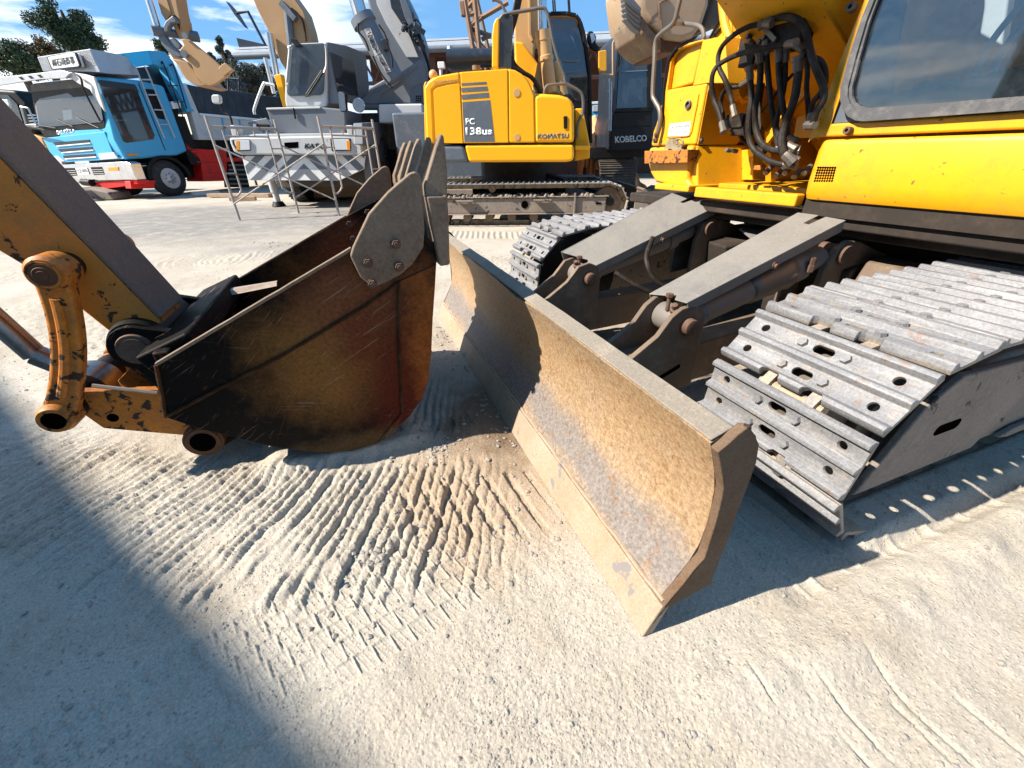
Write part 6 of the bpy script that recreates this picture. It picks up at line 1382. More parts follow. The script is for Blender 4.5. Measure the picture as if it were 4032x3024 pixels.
CS('interior', .57, [(930, 480), (1000, 470), (1060, 540), (1060, 640), (950, 660), (920, 600)], .002, M['cgrey'], cabC, bevel=0)
mb = MB()
for a, b2 in (((985, 728), (1108, 540)), ((1000, 732), (1118, 545)), ((978, 740), (1020, 735))): mb.tube(FC.Y(.53, zB(*a), zB(*b2)), .014, 6, False)
obj('wiper', mb, M['black'], cabC)
mb = MB(); mb.tube(FC.Y(.5, zB(846, 640), zB(835, 640), zB(858, 382), zB(850, 370)), .02, 6); mb.tube(FC.Y(.5, zB(1124, 560), zB(1142, 500), zB(1140, 390), zB(1134, 350)), .02, 6); obj('grab_rail', mb, M['alu'], cabC)
# cab side: a plane turned 15 degrees
c0 = FC.Y(.6, zB(1148, 322))[0]; FS2 = Frame(FC.o + Vector((c0.x, .6, 0)), 78.0)
def SS(name, y, pts, dy, mat, parent, bevel=.01, f=z3b):
    mb = MB(); mb.prism([Vector((max(.03, p.x), p.y, p.z)) for p in FS2.Y(y, *[f(*p) for p in pts])], (0, dy, 0))
    for v_ in mb.bm.verts: wv = FS2.o + FS2.x * v_.co.x + FS2.y * v_.co.y + Vector((0, 0, v_.co.z)) - FC.o; v_.co = wv
    return obj(name, mb, mat, parent, bevel=bevel)
SS('cab_side', 0, [(700, 605), (760, 615), (1000, 665), (1200, 745), (1250, 800), (1270, 850), (1310, 1240), (1300, 1440), (700, 1480), (690, 1000)], 1.0, M['cgrey'], cabC, .03)
SS('side_window', -.012, [(712, 745), (1060, 890), (1085, 930), (1150, 1400), (985, 1370), (790, 1320), (705, 1280), (695, 1000)], .02, M['glass'], cabC, 0)
SS('side_window_backing', -.004, [(712, 745), (1060, 890), (1085, 930), (1150, 1400), (985, 1370), (790, 1320), (705, 1280), (695, 1000)], .006, M['navy'], cabC, 0)
# mirrors
mb = MB(); mb.prism(FC.Y(-.1, zB(1225, 715), zB(1240, 700), zB(1268, 700), (1365, 368), zB(1300, 840), zB(1296, 860), zB(1250, 862), zB(1238, 830)), (0, .08, 0)); mi = obj('mirror', mb, M['black'], CX, bevel=.03)
mb = MB(); mb.prism(FC.Y(-.105, zB(1232, 720), zB(1244, 708), zB(1268, 708), zB(1280, 722), zB(1292, 836), zB(1288, 852), zB(1254, 853), zB(1243, 826)), (0, .01, 0)); obj('mirror_glass', mb, M['chrome'], mi)
q = FC.Y(-.05, zB(1388, 808))[0]; mb = MB(); mb.lathe(q, q + Vector((0, .09, 0)), [(0, .02), (0, .12), (.02, .13), (.07, .09), (.09, .03)], 28); obj('convex_mirror', mb, M['chrome'], CX)
q = FC.Y(-.1, zB(280, 765))[0]; mb = MB(); mb.prism(FC.Y(-.1, zB(255, 735), zB(268, 726), zB(310, 726), zB(322, 745), zB(325, 790), zB(305, 798), zB(268, 795), zB(258, 770)), (0, .1, 0)); mi = obj('mirror', mb, M['clight'], CX, bevel=.03)
mb = MB(); mb.tube(FC.Y(0, zB(322, 765), zB(350, 860), zB(400, 890), zB(420, 960)), .02, 6); obj('mirror_arm', mb, M['black'], mi)
mb = MB(); mb.tube(FC.Y(.8, zB(740, 655), zB(680, 643), zB(655, 655), zB(590, 830), zB(592, 880)), .03, 8); obj('handrail', mb, M['alu'], CX)
mb = MB(); mb.tube(FC.Y(1.5, zB(672, 445), zB(740, 720)), .045, 8, False); obj('roof_post', mb, M['alu'], CX)
# turret, derrick cylinder, telescopic boom
CS('turret_cheek', 1.6, [(1380, 790), (1480, 690), (1700, 590), (1870, 450), (1905, 480), (1930, 640), (1935, 800), (1560, 800), (1540, 840), (1400, 840)], .3, M['cgrey'], bevel=.04)
CS('turret_cheek', 2.6, [(1300, 790), (1440, 690), (1600, 600), (1760, 470), (1860, 450), (1900, 640), (1900, 800)], .3, M['cgrey'], bevel=.04)
CS('cheek_flange', 1.58, [(1395, 800), (1455, 745), (1700, 600), (1840, 490), (1850, 510), (1720, 620), (1560, 735), (1545, 800)], .05, M['cgrey'], bevel=.02)
mb = MB(); mb.box(2.0, 5.4, 1.9, 6.0, 1.2, 2.0); obj('turret_base', mb, M['track_dark'], CX)
CS('turret_deck', 1.0, [(1540, 800), (1880, 795), (1890, 940), (1545, 945)], 2.2, M['clight'], bevel=.04)
CS('vent', .99, [(1775, 880), (1820, 878), (1822, 915), (1778, 916)], .02, M['cgrey'], bevel=0)
CS('vent_panel', 1.57, [(1790, 680), (1870, 640), (1885, 790), (1785, 795)], .02, M['slate'], bevel=.005)
for i in range(3):
    for j in range(3): CS('vent_slot', 1.56, [(1830 + i * 16, 735 + j * 17), (1840 + i * 16, 735 + j * 17), (1840 + i * 16, 745 + j * 17), (1830 + i * 16, 745 + j * 17)], .01, M['hole'], bevel=0)
bmC = CS('telescopic_boom', 1.9, [(1400, -220), (1660, -220), (1790, 40), (1890, 330), (1870, 480), (1700, 590), (1620, 520), (1480, 100)], .9, M['cgrey'], bevel=.06)
CS('boom_side_plate', 1.86, [(1500, -200), (1560, -200), (1680, 60), (1790, 290), (1850, 440), (1760, 440), (1600, 180), (1530, 30)], .05, M['clight'], bmC, bevel=.01)
CS('inner_section', 1.7, [(1590, -220), (1700, -220), (1780, 60), (1850, 290), (1800, 300), (1700, 150), (1640, 60)], .25, M['navy'], bmC, bevel=.02)
CS('jib_rail', 1.65, [(1640, -220), (1680, -220), (1800, 120), (1850, 300), (1825, 310), (1740, 120)], .1, M['slate'], bmC, bevel=.01)
mb = MB(); rs = random.Random(9)
for k in range(16):
    x, y = 1740 + k * 10, 180 + k * 12; mb.beam(FC.Y(1.6, zB(x, y))[0], FC.Y(1.7, zB(x + rs.uniform(-30, 40), y + rs.uniform(-40, 60)))[0], .08, .06)
obj('winch_gear', mb, M['navy'], bmC, bevel=.01)
mb = MB(); mb.tube(FC.Y(1.5, zB(1790, 230), zB(1840, 220), zB(1870, 195), zB(1830, 150), zB(1820, 200)), .018, 6); mb.beam(*FC.Y(1.5, zB(1830, 190), zB(1900, 245)), .07, .05); mb.beam(*FC.Y(1.5, zB(1815, 210), zB(1895, 262)), .05, .05); mb.beam(*FC.Y(1.5, zB(1808, 100), zB(1820, 160)), .1, .05); obj('boom_head_hook', mb, M['navy'], bmC)
mb = MB()
for k in range(4): mb.tube(FC.Y(1.55, zB(1840 + k * 6, 260), zB(1880 + k * 5, 380), zB(1925 + k * 3, 520), zB(1932, 640)), .018, 6)
obj('cable', mb, M['black'], bmC)
q = FC.Y(1.3, zB(1410, 130), zB(1670, 620)); mb = MB(); Lq = (q[1] - q[0]).length; mb.lathe(q[0], q[1], [(0, .1), (0, .26), (.14, .27), (.16, .23), (Lq, .22)], 30); dc = obj('derrick_cylinder', mb, M['cgrey'], CX)
q2 = FC.Y(1.3, zB(1330, -150), zB(1412, 135)); mb = MB(); mb.cyl(q2[0], q2[1], .15, n=28); obj('cylinder_rod', mb, M['chrome'], dc)
# lettering running down the cylinder
def down(txt, p0, p1, wpx, mat):
    n_ = len(txt)
    for k, ch in enumerate(txt):
        a, b2 = k / n_, (k + .9) / n_
        c0 = (p0[0] + (p1[0] - p0[0]) * a, p0[1] + (p1[1] - p0[1]) * a); c1 = (p0[0] + (p1[0] - p0[0]) * b2, p0[1] + (p1[1] - p0[1]) * b2)
        text_on('warning_lettering', ch, FC.Y(1.06, zB(c1[0], c1[1]), zB(c1[0] + wpx, c1[1] - 6), zB(c0[0] + wpx, c0[1] - 6), zB(*c0)), mat, dc, .003, .008)
CS('warning_strip', 1.07, [(1432, 222), (1478, 212), (1560, 408), (1516, 432)], .01, M['offwhite'], dc, bevel=0); CS('warning_strip', 1.07, [(1528, 430), (1570, 415), (1640, 548), (1600, 560)], .01, M['offwhite'], dc, bevel=0)
down('つり荷の下', (1440, 232), (1518, 418), 34, M['ink']); down('入禁止', (1535, 440), (1600, 552), 34, M['rustbolt'])
for P in ([(1385, 180), (1390, 240), (1440, 310), (1470, 390)], [(1545, 190), (1590, 260), (1610, 330)], [(1600, 330), (1640, 420), (1650, 520)], [(1500, 430), (1560, 560), (1650, 680)]):
    mb = MB(); mb.tube(FC.Y(1.0, *[zB(*p) for p in P]), .02, 6); obj('hose', mb, M['hose'], CX)
CS('valve_box', 1.0, [(1560, 300), (1610, 290), (1620, 380), (1580, 385)], .15, M['navy']); CS('lamp', .9, [(1270, 880), (1330, 885), (1340, 940), (1290, 950)], .1, M['alu'])

# ================================================================ SCAFFOLD in front of the crane
FSc = Frame((-5.33, 8.50, 0), 13.0)
SX = FSc.empty('scaffold', 'rusty grey tubular scaffold frames with crossed braces standing before the crane', 'scaffold')
dirn = Vector((.72, .99, 0)); dl = Vector((dirn.dot(FSc.x), dirn.dot(FSc.y), 0)).normalized() * 1.22
H = 1.72
for k, x0 in enumerate((0, 1.86)):
    b0 = Vector((x0, 0, 0)); b1 = b0 + dl; r_ = .024
    mb = MB(); mb.tube([b0, b0 + Vector((0, 0, H))], r_, 10, False); mb.tube([b1, b1 + Vector((0, 0, H))], r_, 10, False)
    mb.tube([b0 + Vector((0, 0, H - .16)), b1 + Vector((0, 0, H - .16))], r_, 10, False); mb.tube([b0 + Vector((0, 0, H - .30)) + dl * .17, b1 + Vector((0, 0, H - .30)) - dl * .17], .015, 8, False)
    for t0, t1, s_ in ((.17, .17, 1), (.83, .83, -1)):
        mb.tube([b0 + dl * t0 + Vector((0, 0, H - .17)), b0 + dl * t0 + Vector((0, 0, .62)), b0 + dl * (t0 - .02 * s_) + Vector((0, 0, .50)), b0 + dl * (t0 - .10 * s_) + Vector((0, 0, .42)), b0 + dl * (t0 - .17 * s_) + Vector((0, 0, .42))], .017, 8, True)
        for z in (.62 + .2, 1.22):
            a = b0 + dl * (0 if s_ > 0 else 1); mb.tube([a + Vector((0, 0, z)), b0 + dl * t0 + Vector((0, 0, z))], .013, 6, False)
    for t in (.38, .62): mb.tube([b0 + dl * t + Vector((0, 0, H - .17)), b0 + dl * t + Vector((0, 0, H - .30))], .013, 6, False)
    obj('scaffold_frame', mb, M['scaf'], SX)
for off in (Vector((0, -.03, 0)), dl + Vector((0, .03, 0))):
    for (za, zb2) in ((.30, 1.28), (1.28, .30)):
        mb = MB(); mb.tube([off + Vector((0, -.0, za)), off + Vector((1.86, 0, zb2))], .014, 8, False); obj('cross_brace', mb, M['scaf'], SX)

# ================================================================ TAN EXCAVATOR beyond the crane: boom rising, dipper and bucket hanging on the left
FT = Frame((-6.5, 12.6, 0), 0)
TX = FT.empty('crawler_excavator', 'tan excavator behind the crane, its small bucket dangling over the blue truck', 'excavator')
z2c = crop(500, 0, 3.6867)
def TS_(name, y, pts, dy, mat, parent=None, f=z2c, bevel=.02, **k):
    mb = MB(); mb.prism(FT.Y(y, *[f(*p) for p in pts]), (0, dy, 0)); return obj(name, mb, mat, parent or TX, bevel=bevel, **k)
TS_('boom', 0, [(1780, -120), (2360, -120), (2560, 160), (2640, 420), (2700, 700), (2720, 1300), (2560, 1400), (2230, 900), (2080, 560), (2030, 410), (1900, 160)], .5, M['tan'])
TS_('boom_cylinder', -.2, [(2130, 1090), (2230, 1070), (2330, 1540), (2260, 1560)], .2, M['yellow_far'])
q = FT.Y(-.1, z2c(2060, 480), z2c(2170, 1090)); mb = MB(); mb.cyl(q[0], q[1], .075); obj('cylinder_rod', mb, M['chrome'], TX)
q = FT.Y(-.05, z2c(2330, 130), z2c(2390, 720)); mb = MB(); mb.tube([q[0], q[1]], .09, 10, False); mb.beam(q[0] + Vector((-.1, 0, .1)), q[0] + Vector((.15, 0, -.2)), .2, .12); obj('work_pipe', mb, M['slate'], TX)
mb = MB(); mb.tube(FT.Y(-.05, *[z2c(*p) for p in ((2390, 120), (2480, 200), (2560, 330), (2600, 600))]), .02, 6); obj('hose', mb, M['hose'], TX)
mb = MB(); mb.box(1.2, 4.0, .2, 2.4, .7, 1.6); mb.box(.5, 4.0, -.2, 2.8, .05, .7); obj('machine_body', mb, M['tan'], TX, bevel=.06)
ar = TS_('dipper_arm', -1.0, [(400, -120), (700, -120), (740, 130), (790, 330), (820, 480), (760, 560), (640, 330), (560, 300), (480, 160)], .35, M['tan'])
TS_('arm_side', -1.02, [(405, -118), (545, -118), (640, 200), (562, 300), (500, 200)], .03, M['tan'], ar, bevel=.005)
q = FT.Y(-1.1, z2c(300, -60), z2c(440, 380)); mb = MB(); mb.cyl(q[0], q[1], .07); obj('cylinder_rod', mb, M['chrome'], TX)
TS_('upper_link', -1.15, [(560, 300), (660, 220), (720, 300), (700, 330), (640, 330), (600, 400), (590, 470), (540, 460), (520, 380)], .12, M['slate'])
TS_('collar', -1.0, [(640, 210), (700, 200), (760, 260), (790, 440), (760, 460), (700, 300)], .4, M['slate'])
q = FT.Y(-1.2, z2c(360, 440), z2c(580, 440)); mb = MB(); mb.lathe(q[0], q[1] + Vector((0, .3, 0)), [(0, .04), (0, .09), (.1, .10), (.2, .08), (.6, .08), (.7, .10), (.85, .10), (.85, .04)], 22); obj('link_pin', mb, M['slate'], TX)
TS_('bucket_link', -1.15, [(440, 500), (520, 480), (640, 650), (780, 770), (790, 830), (720, 830), (600, 760), (500, 640)], .12, M['slate'])
TS_('bucket_link', -.75, [(600, 560), (660, 540), (780, 660), (760, 720), (700, 700)], .12, M['slate'])
tb = TS_('bucket', -1.3, [(780, 560), (870, 560), (960, 620), (1250, 860), (1420, 1010), (1480, 1090), (1380, 1160), (1280, 1230), (1180, 1250), (1080, 1200), (990, 1080), (940, 950), (880, 900), (790, 800), (760, 720), (820, 650)], .08, M['tan'], bevel=.02)
TS_('bucket_shell', -1.22, [(620, 840), (740, 860), (860, 900), (960, 1000), (1080, 1190), (1180, 1245), (1060, 1262), (960, 1230), (850, 1150), (770, 1030), (740, 940)], .8, M['tan'], tb, bevel=.03)
TS_('bucket_side', -.5, [(600, 760), (760, 820), (900, 930), (1100, 1060), (1250, 1150), (1180, 1240), (1060, 1255), (930, 1200), (800, 1080), (720, 930)], .06, M['brownsteel'], tb, bevel=.02)
TS_('side_cutter', -1.33, [(1320, 1000), (1370, 940), (1420, 908), (1510, 980), (1530, 1010), (1410, 1100), (1390, 1090)], .06, M['tan'], tb, bevel=.01)
q = FT.Y(-1.32, z2c(835, 785))[0]; mb = MB(); mb.cyl(q, q + Vector((0, -.03, 0)), .07, n=24); obj('pin_boss', mb, M['slate'], tb)
q = FT.Y(-1.32, z2c(850, 520))[0]; mb = MB(); mb.cyl(q, q + Vector((0, -.03, 0)), .06, n=24); obj('pin_boss', mb, M['slate'], tb)
for k in range(3): TS_('tooth', -1.2 + k * .3, [(1480, 1010), (1540, 1005), (1500, 1040), (1430, 1110)], .1, M['edge_steel'], tb, bevel=.01)
# ================================================================ BLUE DUMP TRUCK
FB = Frame((-11.08, 14.76, 0), 72.0)        # x = backwards along its side, y = 0 on the side we see, +y to the far side
BX = FB.empty('dump_truck', 'sky blue dump truck with chrome bumper, red chassis and name board on its roof', 'truck')
XF_ = -1.05
def BS(name, y, pts, dy, mat, parent=None, f=zA, bevel=.015, **k):
    mb = MB(); mb.prism(FB.Y(y, *[f(*p) for p in pts]), (0, dy, 0)); return obj(name, mb, mat, parent or BX, bevel=bevel, **k)
def BF(name, x, pts, dx, mat, parent=None, f=zA, bevel=.015, **k):
    mb = MB(); mb.prism(FB.X(x, *[f(*p) for p in pts]), (dx, 0, 0)); return obj(name, mb, mat, parent or BX, bevel=bevel, **k)
side = FB.Y(0, zA(745, 572), zA(1075, 598), zA(1105, 640), zA(1220, 660), zA(1400, 1060), zA(1415, 1150), zA(1200, 1175), zA(1190, 1215), zA(905, 1228))
zr = 3.12; W_ = 2.42
mb = MB(); P = [Vector((XF_ + .18, 0, zr - .02)), Vector((.3, 0, zr + .02)), Vector((.95, 0, zr - .05)), Vector((.95, 0, 1.3)), Vector((.55, 0, 1.18)), Vector((-.6, 0, 1.10)), Vector((XF_, 0, 1.08)), Vector((XF_ - .06, 0, 1.6)), Vector((XF_ + .0, 0, 1.95)), Vector((XF_ + .12, 0, 2.6))]
mb.prism(P, (0, W_, 0)); cabB = obj('cab', mb, M['cyan'], BX, bevel=.07, seg=4)
BS('side_window', -.012, [(762, 640), (775, 622), (1030, 650), (1050, 680), (1190, 1040), (1180, 1070), (975, 1098), (948, 1085)], .03, M['glass'], cabB, bevel=.0)
BS('side_window_backing', -.004, [(762, 640), (775, 622), (1030, 650), (1050, 680), (1190, 1040), (1180, 1070), (975, 1098), (948, 1085)], .02, M['black'], cabB, bevel=.0)
BS('rain_visor', -.03, [(752, 622), (775, 615), (1040, 648), (1075, 712), (1055, 705), (1020, 690), (790, 665)], .03, M['navy'], cabB)
BS('door_seam', -.003, [(1060, 640), (1068, 640), (1275, 1155), (1268, 1157)], .01, M['navy'], cabB, bevel=0)
BS('window_reflection_board', -.006, [(880, 918), (972, 920), (975, 932), (885, 930)], .004, M['white'], cabB, bevel=0)
BS('rear_window', -.01, [(1100, 680), (1190, 690), (1255, 860), (1270, 920), (1215, 910)], .012, M['black'], cabB, bevel=0)
BS('side_indicator', -.02, [(975, 1180), (1065, 1180), (1068, 1196), (980, 1198)], .02, M['amber'], cabB)
# front: windscreen, visor, grille, lamps
ws = [(255, 800), (232, 660), (260, 640), (560, 606), (640, 640), (745, 760), (800, 920), (808, 985), (770, 1005), (390, 1052), (340, 1050), (300, 990)]
wsb = BF('windscreen_surround', XF_ - .015, ws, .03, M['black'], cabB, bevel=.01)
glass_p = [(268, 810), (290, 770), (760, 730), (790, 920), (770, 940), (330, 980), (295, 960)]
BF('windscreen', XF_ - .03, glass_p, .006, M['glass_clear'], cabB, bevel=0)
BF('dash_paper', XF_ - .026, [(478, 848), (545, 842), (552, 915), (490, 925)], .003, M['white'], cabB, bevel=0)
BF('dash', XF_ - .024, [(300, 760), (520, 715), (560, 740), (540, 760), (300, 800)], .003, M['cgrey'], cabB, bevel=0)
mb = MB()
for a, b2 in (((430, 915), (560, 975)), ((585, 905), (760, 985)), ((300, 965), (430, 985))): mb.tube(FB.X(XF_ - .06, zA(*a), zA(*b2)), .015, 6, False)
obj('wiper', mb, M['black'], cabB)
text_on('maker_lettering', 'ISUZU', FB.X(XF_ - .02, zA(440, 1037), zA(570, 1022), zA(566, 990), zA(436, 1003)), M['chrome'], cabB, .01, .02)
BF('front_panel', XF_ - .07, [(325, 1062), (800, 1010), (860, 1160), (905, 1220), (760, 1232), (500, 1248), (395, 1195)], .04, M['cyan'], cabB, bevel=.02)
for P in ([(402, 1096), (685, 1072), (690, 1098), (430, 1122)], [(440, 1146), (705, 1126), (712, 1152), (470, 1172)], [(480, 1196), (730, 1180), (735, 1204), (495, 1220)]):
    g_ = BF('grille_slot', XF_ - .085, P, .03, M['navy'], cabB, bevel=.005)
    BF('slot_lip', XF_ - .10, [(P[3][0], P[3][1] - 2), (P[2][0], P[2][1] - 2), (P[2][0] + 4, P[2][1] + 6), (P[3][0] + 4, P[3][1] + 6)], .04, M['white'], cabB, bevel=.003)
BF('headlamp', XF_ - .11, [(752, 1180), (870, 1170), (905, 1218), (770, 1230)], .06, M['lens'], cabB, bevel=.015)
BF('headlamp', XF_ - .11, [(398, 1200), (440, 1198), (495, 1240), (420, 1250)], .06, M['lens'], cabB, bevel=.015)
bp = BF('bumper', XF_ - .16, [(405, 1268), (960, 1240), (1000, 1255), (1050, 1385), (640, 1392), (560, 1412), (520, 1395)], .3, M['chrome'], bevel=.03)
for P in ([(485, 1292), (570, 1290), (590, 1350), (520, 1356)], [(695, 1285), (780, 1282), (800, 1342), (720, 1346)]):
    BF('bumper_grille', XF_ - .17, P, .02, M['black'], bp, bevel=.003)
    for t in (.3, .55, .8):
        a = (P[0][0] + (P[3][0] - P[0][0]) * t, P[0][1] + (P[3][1] - P[0][1]) * t); b2 = (P[1][0] + (P[2][0] - P[1][0]) * t, P[1][1] + (P[2][1] - P[1][1]) * t)
        BF('grille_bar', XF_ - .18, [a, b2, (b2[0] + 1, b2[1] + 5), (a[0] + 1, a[1] + 5)], .01, M['chrome'], bp, bevel=0)
BF('indicator', XF_ - .18, [(828, 1288), (905, 1284), (910, 1312), (834, 1314)], .03, M['amber'], bp, bevel=.005); BF('indicator', XF_ - .18, [(440, 1300), (470, 1298), (480, 1326), (452, 1330)], .03, M['amber'], bp, bevel=.005)
pl = BF('number_plate', XF_ - .18, [(578, 1294), (665, 1288), (686, 1338), (600, 1344)], .012, M['white'], bp, bevel=.003)
text_on('plate_lettering', 'CCE 6976', FB.X(XF_ - .182, zA(598, 1328), zA(676, 1322), zA(662, 1298), zA(585, 1303)), M['ink'], pl, .003, .01)
BF('front_step', XF_ - .1, [(625, 1405), (1045, 1385), (1060, 1412), (900, 1440), (780, 1452), (740, 1460), (690, 1430)], .3, M['red'], bevel=.01)
BS('red_side_rail', .0, [(1000, 1392), (1200, 1385), (1186, 1448), (1010, 1450)], .25, M['red'])
BS('step_well', .06, [(1010, 1260), (1170, 1250), (1200, 1380), (1050, 1385)], .3, M['black']); BS('step_strip', .03, [(1020, 1272), (1155, 1270), (1156, 1280), (1024, 1282)], .05, M['chrome'])
# sun visor across the roof front and the boxed air deflector with its board
vz = [(-20, 595), (300, 560), (490, 545), (700, 590), (760, 700), (800, 850), (780, 840), (700, 700), (600, 640), (480, 590), (300, 612), (0, 658)]
BF('sun_visor', XF_ - .28, [(-60, 600), (480, 540), (540, 560), (500, 600), (300, 610), (-60, 665)], .06, M['alu'], bevel=.01)
BF('visor_wing', XF_ - .2, [(480, 545), (650, 570), (720, 590), (760, 720), (805, 860), (760, 800), (690, 690), (600, 640), (540, 600)], .05, M['offwhite'], bevel=.01)
for k in range(3): BF('visor_slot', XF_ - .285, [(140 + k * 72, 592 - k * 8), (165 + k * 72, 589 - k * 8), (190 + k * 72, 610 - k * 8), (165 + k * 72, 614 - k * 8)], .004, M['black'], bevel=0)
df = BF('air_deflector', XF_ + .12, [(285, 438), (690, 375), (748, 508), (770, 555), (480, 545), (335, 552)], .35, M['checker'], bevel=.01)
# checker pattern: small raised lozenges on the front
mb = MB(); a, b2, c0, d_ = FB.X(XF_ + .115, zA(290, 442), zA(688, 380), zA(740, 500), zA(330, 545))
for i in range(34):
    for j in range(11):
        u_, v_ = (i + .5) / 34, (j + .5) / 11; q = a.lerp(b2, u_).lerp(d_.lerp(c0, u_), v_); mb.box(q.x - .006, q.x + .01, q.y - .022, q.y + .022, q.z - .009, q.z + .009)
obj('tread_pattern', mb, M['alu'], df)
BS('deflector_side', .0, [(690, 375), (1000, 435), (1040, 500), (1065, 580), (850, 565), (748, 510)], .05, M['checker'], df, bevel=.006)
mb = MB(); mb.box(XF_ + .5, .3, .05, 1.9, 3.2, 3.5); obj('deflector_core', mb, M['slate'], df)
sb = BF('name_board', XF_ - .05, [(366, 442), (378, 436), (555, 403), (572, 410), (606, 500), (598, 510), (410, 530), (400, 524)], .14, M['white'], None, bevel=.01)
text_on('board_lettering', '㈱石崎商事', FB.X(XF_ - .055, zA(408, 513), zA(580, 492), zA(560, 428), zA(392, 452)), M['ink'], sb, .004, .006)
BF('board_frame', XF_ - .045, [(360, 440), (378, 430), (560, 397), (580, 406), (614, 504), (602, 516), (405, 537), (394, 528)], .05, M['navy'], sb, bevel=.005)
# ladder on the cab side, wheel, arch
for pts, nm in (([(1030, 500), (1060, 560), (1150, 790), (1265, 1062)], 0), ([(1110, 512), (1130, 540), (1210, 740), (1345, 1062)], 1)):
    mb = MB(); mb.tube(FB.Y(-.10, *[zA(*p) for p in pts]), .022, 8); obj('ladder_rail', mb, M['alu'], BX)
for a, b2 in (((1090, 612), (1165, 612)), ((1138, 728), (1212, 730)), ((1185, 843), (1262, 846)), ((1232, 955), (1305, 958))):
    mb = MB(); mb.tube(FB.Y(-.10, zA(*a), zA(*b2)), .02, 8, False); obj('ladder_rung', mb, M['alu'], BX)
for (xw, yw) in ((0.04, .0), (5.6, 0), (0.04, 2.05)):
    w0 = Vector((xw, yw + .02, .53)); mb = MB(); mb.lathe(w0, w0 + Vector((0, .30, 0)), [(0, .28), (0, .40), (.03, .50), (.06, .53), (.25, .53), (.29, .50), (.30, .3)], 44); wh = obj('wheel', mb, M['rubber'], BX)
    mb = MB(); mb.lathe(w0 + Vector((0, -.012, 0)), w0 + Vector((0, .2, 0)), [(0, .275), (0, .295), (.02, .295), (.03, .27), (.06, .25), (.07, .20), (.03, .17), (.0, .13), (-.03, .09), (-.05, .06), (.03, .03)], 40); rm = obj('rim', mb, M['alu'], wh)
    for k in range(8): t = 2 * math.pi * k / 8; mb = MB(); q = w0 + Vector((.15 * math.cos(t), -.0, .15 * math.sin(t))); mb.cyl(q, q + Vector((0, -.04, 0)), .016, n=6); obj('wheel_nut', mb, M['fitting'], wh)
mb = MB()
P = []
for i in range(13): t = math.pi * i / 12; P.append((.04 + .70 * math.cos(t), .54 + .64 * math.sin(t)))
for i in range(13): t = math.pi - math.pi * i / 12; P.append((.04 + .60 * math.cos(t), .54 + .56 * math.sin(t)))
mb.prism([(x, -.03, z) for x, z in P], (0, .5, 0)); obj('wheel_arch', mb, M['black'], BX)
# tail: cyan hood over the bed, ladder, grey post, bed side, tarp, red chassis
BS('bed_hood', -.02, [(930, 410), (1143, 386), (1180, 495), (1025, 520), (985, 440)], .3, M['cyan_hi'], bevel=.01)
BS('bed_hood_side', -.04, [(1143, 386), (1270, 400), (1330, 470), (1405, 640), (1470, 830), (1500, 855), (1440, 860), (1330, 620), (1290, 520), (1180, 495)], .4, M['cyan'], bevel=.01)
BS('bed_shade_panel', .5, [(1040, 520), (1260, 500), (1400, 860), (1330, 900), (1100, 640)], .05, M['navy'], bevel=0)
BS('exhaust_stack', .2, [(1255, 710), (1300, 705), (1330, 780), (1380, 900), (1330, 910), (1270, 760)], .2, M['black'], bevel=.03); BS('air_filter', -.02, [(1315, 780), (1385, 775), (1395, 830), (1335, 838)], .3, M['white'])
for P in ([(1240, 490), (1262, 505), (1400, 880), (1440, 1000)], [(1305, 505), (1340, 520), (1435, 835)]):
    mb = MB(); mb.tube(FB.Y(-.1, *[zA(*p) for p in P]), .018, 6); obj('bed_ladder_rail', mb, M['black'], BX)
for a, b2 in (((1290, 660), (1368, 658)), ((1335, 785), (1420, 783))): mb = MB(); mb.tube(FB.Y(-.1, zA(*a), zA(*b2)), .016, 6, False); obj('bed_ladder_rung', mb, M['black'], BX)
BS('bed_post', -.03, [(1395, 640), (1430, 640), (1520, 850), (1600, 1075), (1530, 1075), (1470, 860)], .25, M['offwhite'])
mb = MB(); mb.box(1.5, 8.0, .35, 2.2, .75, 1.62); obj('under_bed_shade', mb, M['black'], BX)  # black box added as the shade beneath the bed
bed = BS('bed_side', .0, [(1535, 872), (1960, 920), (2300, 950), (2300, 1085), (1560, 1075)], 2.3, M['offwhite'])
BS('bed_rail', -.03, [(1535, 868), (2300, 940), (2300, 958), (1538, 888)], .06, M['white'], bed)
for x in (1830, 1700, 2000): BS('bed_stake', -.02, [(x, 900), (x + 14, 902), (x + 42, 1075), (x + 28, 1075)], .03, M['cyan'], bed)
BS('dark_tarpaulin', .05, [(1405, 640), (1500, 660), (1760, 690), (2050, 735), (2300, 765), (2300, 950), (1540, 880)], 2.2, M['darktarp'], bevel=.03)
for k in range(14):
    x = 1440 + k * 60; BS('tarp_fold', .035, [(x, 662 + k * 7), (x + 8, 663 + k * 7), (x + 40, 880 + k * 6), (x + 30, 880 + k * 6)], .03, M['darktarp'], bevel=.005)
BS('red_chassis', .1, [(1420, 1085), (1470, 1140), (1620, 1150), (1735, 1140), (1745, 1210), (1860, 1215), (1865, 1240), (1745, 1245), (1745, 1390), (1565, 1395), (1540, 1230), (1440, 1150)], .8, M['red'])
for P in ([(1520, 1240), (1745, 1238), (1745, 1246), (1520, 1250)], [(1560, 1320), (1745, 1318), (1745, 1326), (1562, 1330)], [(1470, 1160), (1560, 1160), (1575, 1172), (1480, 1172)]): BS('chassis_rib', .08, P, .03, M['red'])
BS('rear_mudflap', .2, [(1750, 1250), (1880, 1250), (1920, 1440), (1770, 1440)], .3, M['black'])
for k in range(5): BS('mudguard_rib', .17, [(1755 + k * 2, 1262 + k * 36), (1880 + k * 8, 1262 + k * 36), (1882 + k * 8, 1276 + k * 36), (1758 + k * 2, 1276 + k * 36)], .05, M['frame_dust'])
